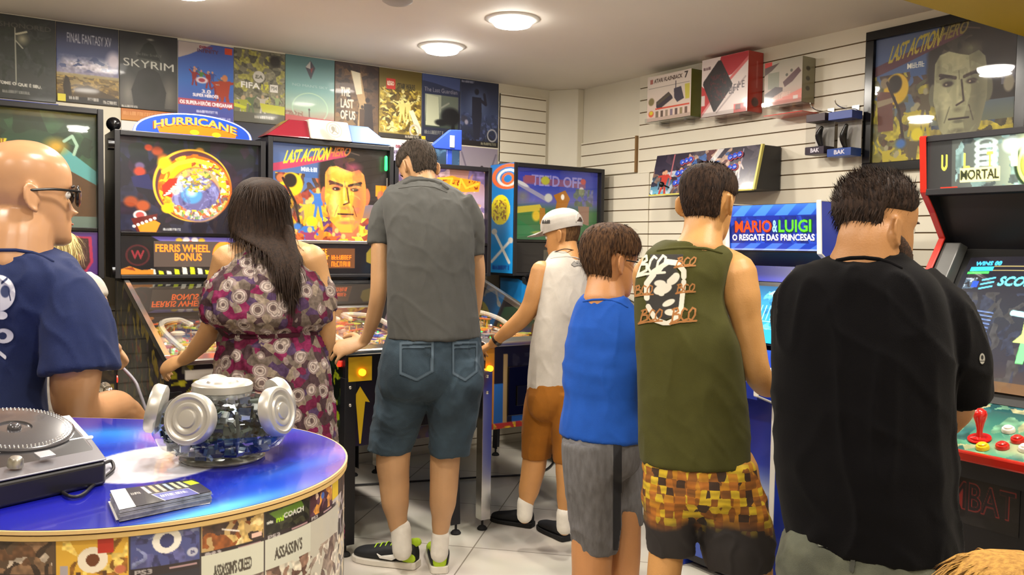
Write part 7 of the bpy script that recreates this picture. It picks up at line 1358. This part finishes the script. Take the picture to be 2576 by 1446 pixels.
# ---- big man in black
g = Fig('heavily built bearded man in a black T-shirt and grey jeans at the fighting machine', 2.12, 38, (2180, 1600), 'a87748'); b = g.b
BT = [(630, 2112, 2232, .04, .85), (645, 2070, 2268, .03, .78), (668, 2015, 2310, .01, .66), (710, 1974, 2358, 0, .62), (780, 1948, 2385, 0, .64), (880, 1936, 2398, 0, .68), (1000, 1937, 2392, 0, .72), (1120, 1942, 2394, 0, .76), (1230, 1948, 2404, 0, .78), (1300, 1958, 2412, 0, .78), (1366, 1974, 2418, 0, .78)]
g.torso(b, [(720, 1990, 2350, 0, .56)] + BT[4:9], shrink=.02)
g.limb(b, [(2180, 570, .0, 64), (2180, 610, -.01, 72), (2176, 660, .0, 88)])
g.limb(b, [(2305, 770, .0, 44), (2365, 860, -.02, 46), (2405, 950, -.03, 44), (2408, 1020, .02, 42), (2392, 1058, .12, 32), (2372, 1078, .26, 24), (2358, 1080, .36, 19)]); hand(b, g.p(2357, 1080, .37), FH + RH * .1, UP, 1.0, 1, (.3, .5, .4))
g.limb(b, [(2050, 770, .12, 38), (2075, 860, .2, 42), (2150, 960, .32, 36), (2250, 990, .45, 24)]); hand(b, g.p(2252, 990, .46), RH * .8 + FH * .7, UP, 1, -1)
g.limb(b, [(2090, 1380, .02, 62), (2080, 1500, 0, 70), (2070, 1650, .0, 74), (2068, 1850, .02, 50), (2068, 1990, .02, 40)]); g.limb(b, [(2280, 1380, .0, 62), (2296, 1500, -.02, 72), (2300, 1650, -.02, 76), (2298, 1850, .0, 50), (2298, 2000, .0, 40)])
hd = Head(g, 2216, 548, .02, 236, 71, 6).build(esc=1.1); solid('body', b, .006, g.skin, g.root)
def off_b(t, ph):
    f_ = hairline(.80, .60, .30, .10, .006, .64)(t, ph); return f_
hd.hair(off_b, '191312', '3a2c24', tufts=3600, length=.024, width=.0012, seed=21, flow=lambda q: (hd.z * (.6 if (q - hd.c).dot(hd.z) > .02 else -.8) - hd.y * .35), lift=.2, rnd=.14)
bd = MB()
def off_beard(t, ph): 
    s_ = math.sin(ph); fa = (.27 + .2 * max(0, 1 - max(s_, 0) * 1.3) - t) / .06; fb = (s_ + .22) / .15; return -.03 + .045 * max(0, min(1, fa, fb))
hd.shell(bd, off_beard, t0=0, t1=.48); link('beard', bd.mesh('beard', mat('beard_hair', '2a1c14', .8, noise_amt=.5, nscale=160, col2='4a3020', bump=.5, bscale=400)), g.root)
s = MB(); g.torso(s, BT); sleeve(g, s, [(2290, 715, .0, 66), (2360, 800, -.03, 84), (2405, 900, -.03, 78), (2432, 1005, -.01, 62)]); sleeve(g, s, [(2040, 720, .06, 64), (2070, 850, .18, 72), (2110, 920, .25, 60)])
ts = solid('t_shirt', s, .008, cloth('black_jersey', '0a090b', spec=.05), g.root, 5, merge(folds(.009, 6, 2, 130, .7), lambda p: .007 * noise.noise(Vector((p.x * 4 + p.z * 6, p.y * 4, p.z * 14))) * (1 if p.z < 1.0 else .2)))
band('neck_band', g, ts, [(2106, 655), (2140, 649), (2175, 648), (2210, 652), (2240, 661), (2266, 674)], .005, cloth('black_jersey', '0a090b', spec=.05))
a = Art(24, 40, '101010').transparent(); a.e(.5, .5, .4, .45, '9a9890', .1).e(.5, .4, .2, .2, '141416', .2).l([(.2, .7), (.8, .7)], .1, '141416'); patch('sleeve_mark', g, ts, a, 2462, 886, 2480, 918, PRINT)
s = MB(); g.torso(s, [(1330, 1990, 2398, 0, .76), (1400, 1960, 2425, 0, .78), (1440, 1956, 2430, 0, .78)]); g.limb(s, [(2080, 1420, 0, 122), (2078, 1560, 0, 104), (2074, 1700, 0, 90), (2070, 1850, .01, 72), (2068, 1960, .01, 66)]); g.limb(s, [(2300, 1420, 0, 128), (2304, 1560, -.01, 108), (2302, 1700, -.01, 92), (2300, 1850, 0, 72), (2298, 1965, 0, 66)])
jn = solid('jeans', s, .009, cloth('grey_green_denim', '4a4c42', noise_amt=.4, nscale=14, col2='5e6052', bump=.4), g.root, 5, folds(.007, 7, 5, 140))
a = Art(50, 30, '34352e').transparent(); a.l([(.05, .1), (.9, .2), (.85, .9)], .08, '34352e').l([(.1, .25), (.8, .32)], .05, '6e7062'); patch('pocket', g, jn, a, 2050, 1345, 2160, 1440, PRINT)
for q in ((2068, 1990, .0), (2298, 2000, -.03)): h_ = g.p(*q); shoe(g, Vector((h_.x, h_.y, 0)) - g.f * .08, g.f, .3, BKM, RUBBER)
# ---- bald man in navy
g = Fig('bald man in a navy blue T-shirt and sunglasses behind the counter, far left', 2.42, 8, (30, 1500), 'bd8e66'); b = g.b
NV = [(612, -45, 108, .02, .85), (628, -80, 150, .02, .7), (652, -115, 188, .01, .6), (690, -140, 214, 0, .58), (760, -150, 196, 0, .6), (860, -140, 142, 0, .62), (960, -130, 120, 0, .64), (1060, -130, 124, 0, .68), (1180, -135, 130, 0, .7), (1260, -135, 132, 0, .7)]
g.torso(b, [(700, -120, 190, 0, .52)] + NV[4:], shrink=.015)
g.limb(b, [(52, 560, .02, 82), (45, 600, .0, 80), (40, 660, .0, 90)])
g.limb(b, [(170, 760, -.02, 44), (196, 850, -.03, 58), (192, 930, -.04, 60), (190, 1010, .02, 54), (225, 1035, .12, 44), (285, 1020, .24, 40), (320, 1030, .34, 30), (345, 1050, .40, 24)]); hand(b, g.p(347, 1052, .41), FH * .8 + RH * .5 - UP * .2, UP, 1.0, 1, (.4, .6, .5))
g.limb(b, [(-120, 730, .05, 52), (-125, 860, .05, 46), (-110, 960, .1, 38), (-40, 1000, .3, 22)]); hand(b, g.p(-38, 1002, .31), FH, UP, 1, -1)
g.limb(b, [(-60, 1250, 0, 80), (-60, 1500, 0, 56), (-60, 1750, .02, 34), (-60, 1860, .02, 30)]); g.limb(b, [(70, 1250, 0, 80), (72, 1500, 0, 56), (72, 1750, .02, 34), (72, 1860, .02, 30)])
hd = Head(g, 72, 458, .03, 262, 42, 2).build(); solid('body', b, .0055, mat('skin_bald', 'bd8e66', .3, noise_amt=.1, nscale=7, sss=.03), g.root)
sg = MB().tube([hd.w(-.06, .42, .52), hd.w(.06, .42, .52)], .0035, 8, sub=1).build('sunglasses', BLACKG, g.root)
for sd in (-1, 1): MB().tube([hd.w(sd * .37, -.12, .5), hd.w(sd * .365, .1, .53), hd.w(sd * .34, .34, .53)], .0038, 8).build('temple', BLACKG, sg)
for sd in (-1, 1): MB().ball(hd.w(sd * .2, .38, .49), (hd.H * .15, hd.H * .03, hd.H * .11), 20, ax=((hd.x - hd.y * sd * .5).normalized(), (hd.y + hd.x * sd * .5).normalized(), hd.z)).build('lens', BLACKG, sg)
s = MB(); g.torso(s, NV); sleeve(g, s, [(130, 690, .0, 52), (176, 750, -.02, 70), (192, 840, -.03, 84), (200, 935, -.04, 92)]); sleeve(g, s, [(-90, 700, .02, 55), (-130, 800, .05, 74), (-132, 900, .05, 78)])
ts = solid('t_shirt', s, .008, cloth('navy_jersey', '202a50'), g.root, 4, merge(folds(.007, 7, 2, 150, .7), lambda p: .004 * noise.noise(Vector((p.x * 18 + p.z * 9, p.y * 18, p.z * 3)))))
band('neck_band', g, ts, [(-40, 632), (0, 629), (40, 629), (80, 635), (110, 645), (132, 657)], .005, cloth('navy_jersey', '202a50'))
a = Art(60, 150, '202a50').transparent(); a.e(-.1, .22, 1.0, .22, 'c9c9d0', .05).e(.3, .2, .3, .08, '3a4468', .2).l([(.1, .1), (.4, .05)], .08, '202a50').l([(.5, .2), (.6, .3)], .06, '202a50').e(.1, .48, .35, .05, 'c9c9d0', .1).e(.2, .72, .6, .09, 'c9c9d0', .08).e(.15, .72, .25, .045, '202a50', .1).l([(.0, .92), (.3, .97)], .12, 'c9c9d0'); patch('back_print', g, ts, a, 0, 690, 44, 905, PRINT)
s = MB(); g.torso(s, [(1240, -130, 130, 0, .72), (1300, -132, 134, 0, .72)]); g.limb(s, [(-60, 1290, 0, 86), (-60, 1500, 0, 72)]); g.limb(s, [(70, 1290, 0, 86), (72, 1500, 0, 72)])
solid('shorts', s, .009, cloth('black_cotton', '18181c'), g.root, 3)
for q in ((-60, 1850, 0), (72, 1850, 0)): h_ = g.p(*q); shoe(g, Vector((h_.x, h_.y, 0)) - g.f * .05, g.f, .28, BKM, RUBBER)
# ---- child with blond hair between the bald man and the machines
g = Fig('blond child in a white T-shirt, half hidden behind the bald man', 2.86, -30, (200, 1500), 'cca078'); b = g.b
CT_ = [(676, 120, 185, .02, .8), (690, 100, 215, .01, .65), (715, 85, 240, 0, .58), (760, 82, 240, 0, .6), (860, 84, 232, 0, .64), (960, 84, 234, 0, .66), (1040, 82, 238, 0, .68)]
g.torso(b, CT_[2:], shrink=.012); g.limb(b, [(150, 640, .03, 28), (152, 670, .02, 28), (155, 710, 0, 40)])
g.limb(b, [(222, 715, .0, 22), (250, 760, .0, 20), (262, 820, .02, 18), (272, 856, .14, 16), (284, 870, .26, 15), (293, 876, .34, 13)]); hand(b, g.p(293, 876, .34), g.p(312, 900, .41) - g.p(293, 876, .34), Vector((.5, -.5, .8)), .8, -1, (.5, .6, .5), .03)
g.limb(b, [(100, 720, .05, 22), (95, 800, .06, 20), (120, 850, .16, 14)]); hand(b, g.p(122, 852, .17), FH, UP, .78, 1)
g.limb(b, [(125, 1030, 0, 40), (125, 1250, 0, 32), (125, 1470, 0, 20), (125, 1512, 0, 18)]); g.limb(b, [(198, 1030, 0, 40), (198, 1250, 0, 32), (198, 1470, 0, 20), (198, 1512, 0, 18)])
hd = Head(g, 144, 632, .05, 118, -40, 5).build(); solid('body', b, .005, g.skin, g.root)
def extra(mb): g.torso(mb, [(583, 128, 158, .06, .9), (598, 108, 180, .06, .9), (630, 100, 188, .05, .85), (660, 108, 192, .02, .7), (684, 130, 190, .0, .5), (700, 160, 186, -.01, .3)], n=2.1)
hd.hair(hairline(.84, .4, .0, .08, .04), 'a8925c', 'd8c890', tufts=1500, length=.07, width=.0013, seed=31, extra=extra, lift=.02, rnd=.1)
s = MB(); g.torso(s, CT_); sleeve(g, s, [(205, 705, .0, 26), (232, 722, .0, 27), (250, 750, .0, 23)]); sleeve(g, s, [(110, 712, .04, 28), (97, 750, .05, 27)]); solid('t_shirt', s, .007, cloth('white_jersey', 'bcb5ab'), g.root, 4, folds(.004, 9, 3, 160))
s = MB(); g.torso(s, [(1030, 84, 238, 0, .7), (1080, 84, 240, 0, .7)]); g.limb(s, [(125, 1070, 0, 44), (125, 1220, 0, 42)]); g.limb(s, [(198, 1070, 0, 44), (198, 1220, 0, 42)]); solid('shorts', s, .008, cloth('black_cotton', '18181c'), g.root, 3)
for q in ((125, 1505, 0), (198, 1505, 0)): h_ = g.p(*q); shoe(g, Vector((h_.x, h_.y, 0)) - g.f * .04, g.f, .2, BKM, RUBBER)
# ---- small blond child in the bottom right corner, close to the camera
g = Fig('small blond child at the bottom right corner, only the top of the head in view', 1.25, 10, (2520, 1900), 'cca078'); b = g.b
g.torso(b, [(1790, 2430, 2660, 0, .5), (1900, 2420, 2670, 0, .6), (2200, 2430, 2660, 0, .65)], shrink=.01); g.limb(b, [(2545, 1680, .02, 70), (2545, 1740, .0, 68), (2545, 1800, 0, 90)])
for sg_ in (-1, 1): g.limb(b, [(2545 + sg_ * 110, 1810, 0, 55), (2545 + sg_ * 150, 1960, 0, 44), (2545 + sg_ * 150, 2150, .03, 34)]); hand(b, g.p(2545 + sg_ * 150, 2155, .03), -UP, RH * sg_, .62, sg_); g.limb(b, [(2545 + sg_ * 55, 2180, 0, 70), (2545 + sg_ * 55, 2600, 0, 55), (2545 + sg_ * 55, 2980, 0, 38)])
hd = Head(g, 2535, 1560, .03, 400, 5, 0).build(); solid('body', b, .005, g.skin, g.root)
hd.hair(hairline(.84, .4, .05, .06, .03), '8a6430', 'a8803e', tufts=7000, length=.07, width=.0018, seed=41, lift=.03, rnd=.06)
s = MB(); g.torso(s, [(1770, 2480, 2610, .0, .7), (1800, 2425, 2665, 0, .6), (1900, 2410, 2680, 0, .65), (2220, 2415, 2675, 0, .7)]); solid('t_shirt', s, .008, cloth('navy_jersey', '202a50'), g.root, 3)
for sg_ in (-1, 1): h_ = g.p(2545 + sg_ * 55, 3000, 0); shoe(g, Vector((h_.x, h_.y, 0)) - g.f * .04, g.f, .16, BKM, RUBBER)
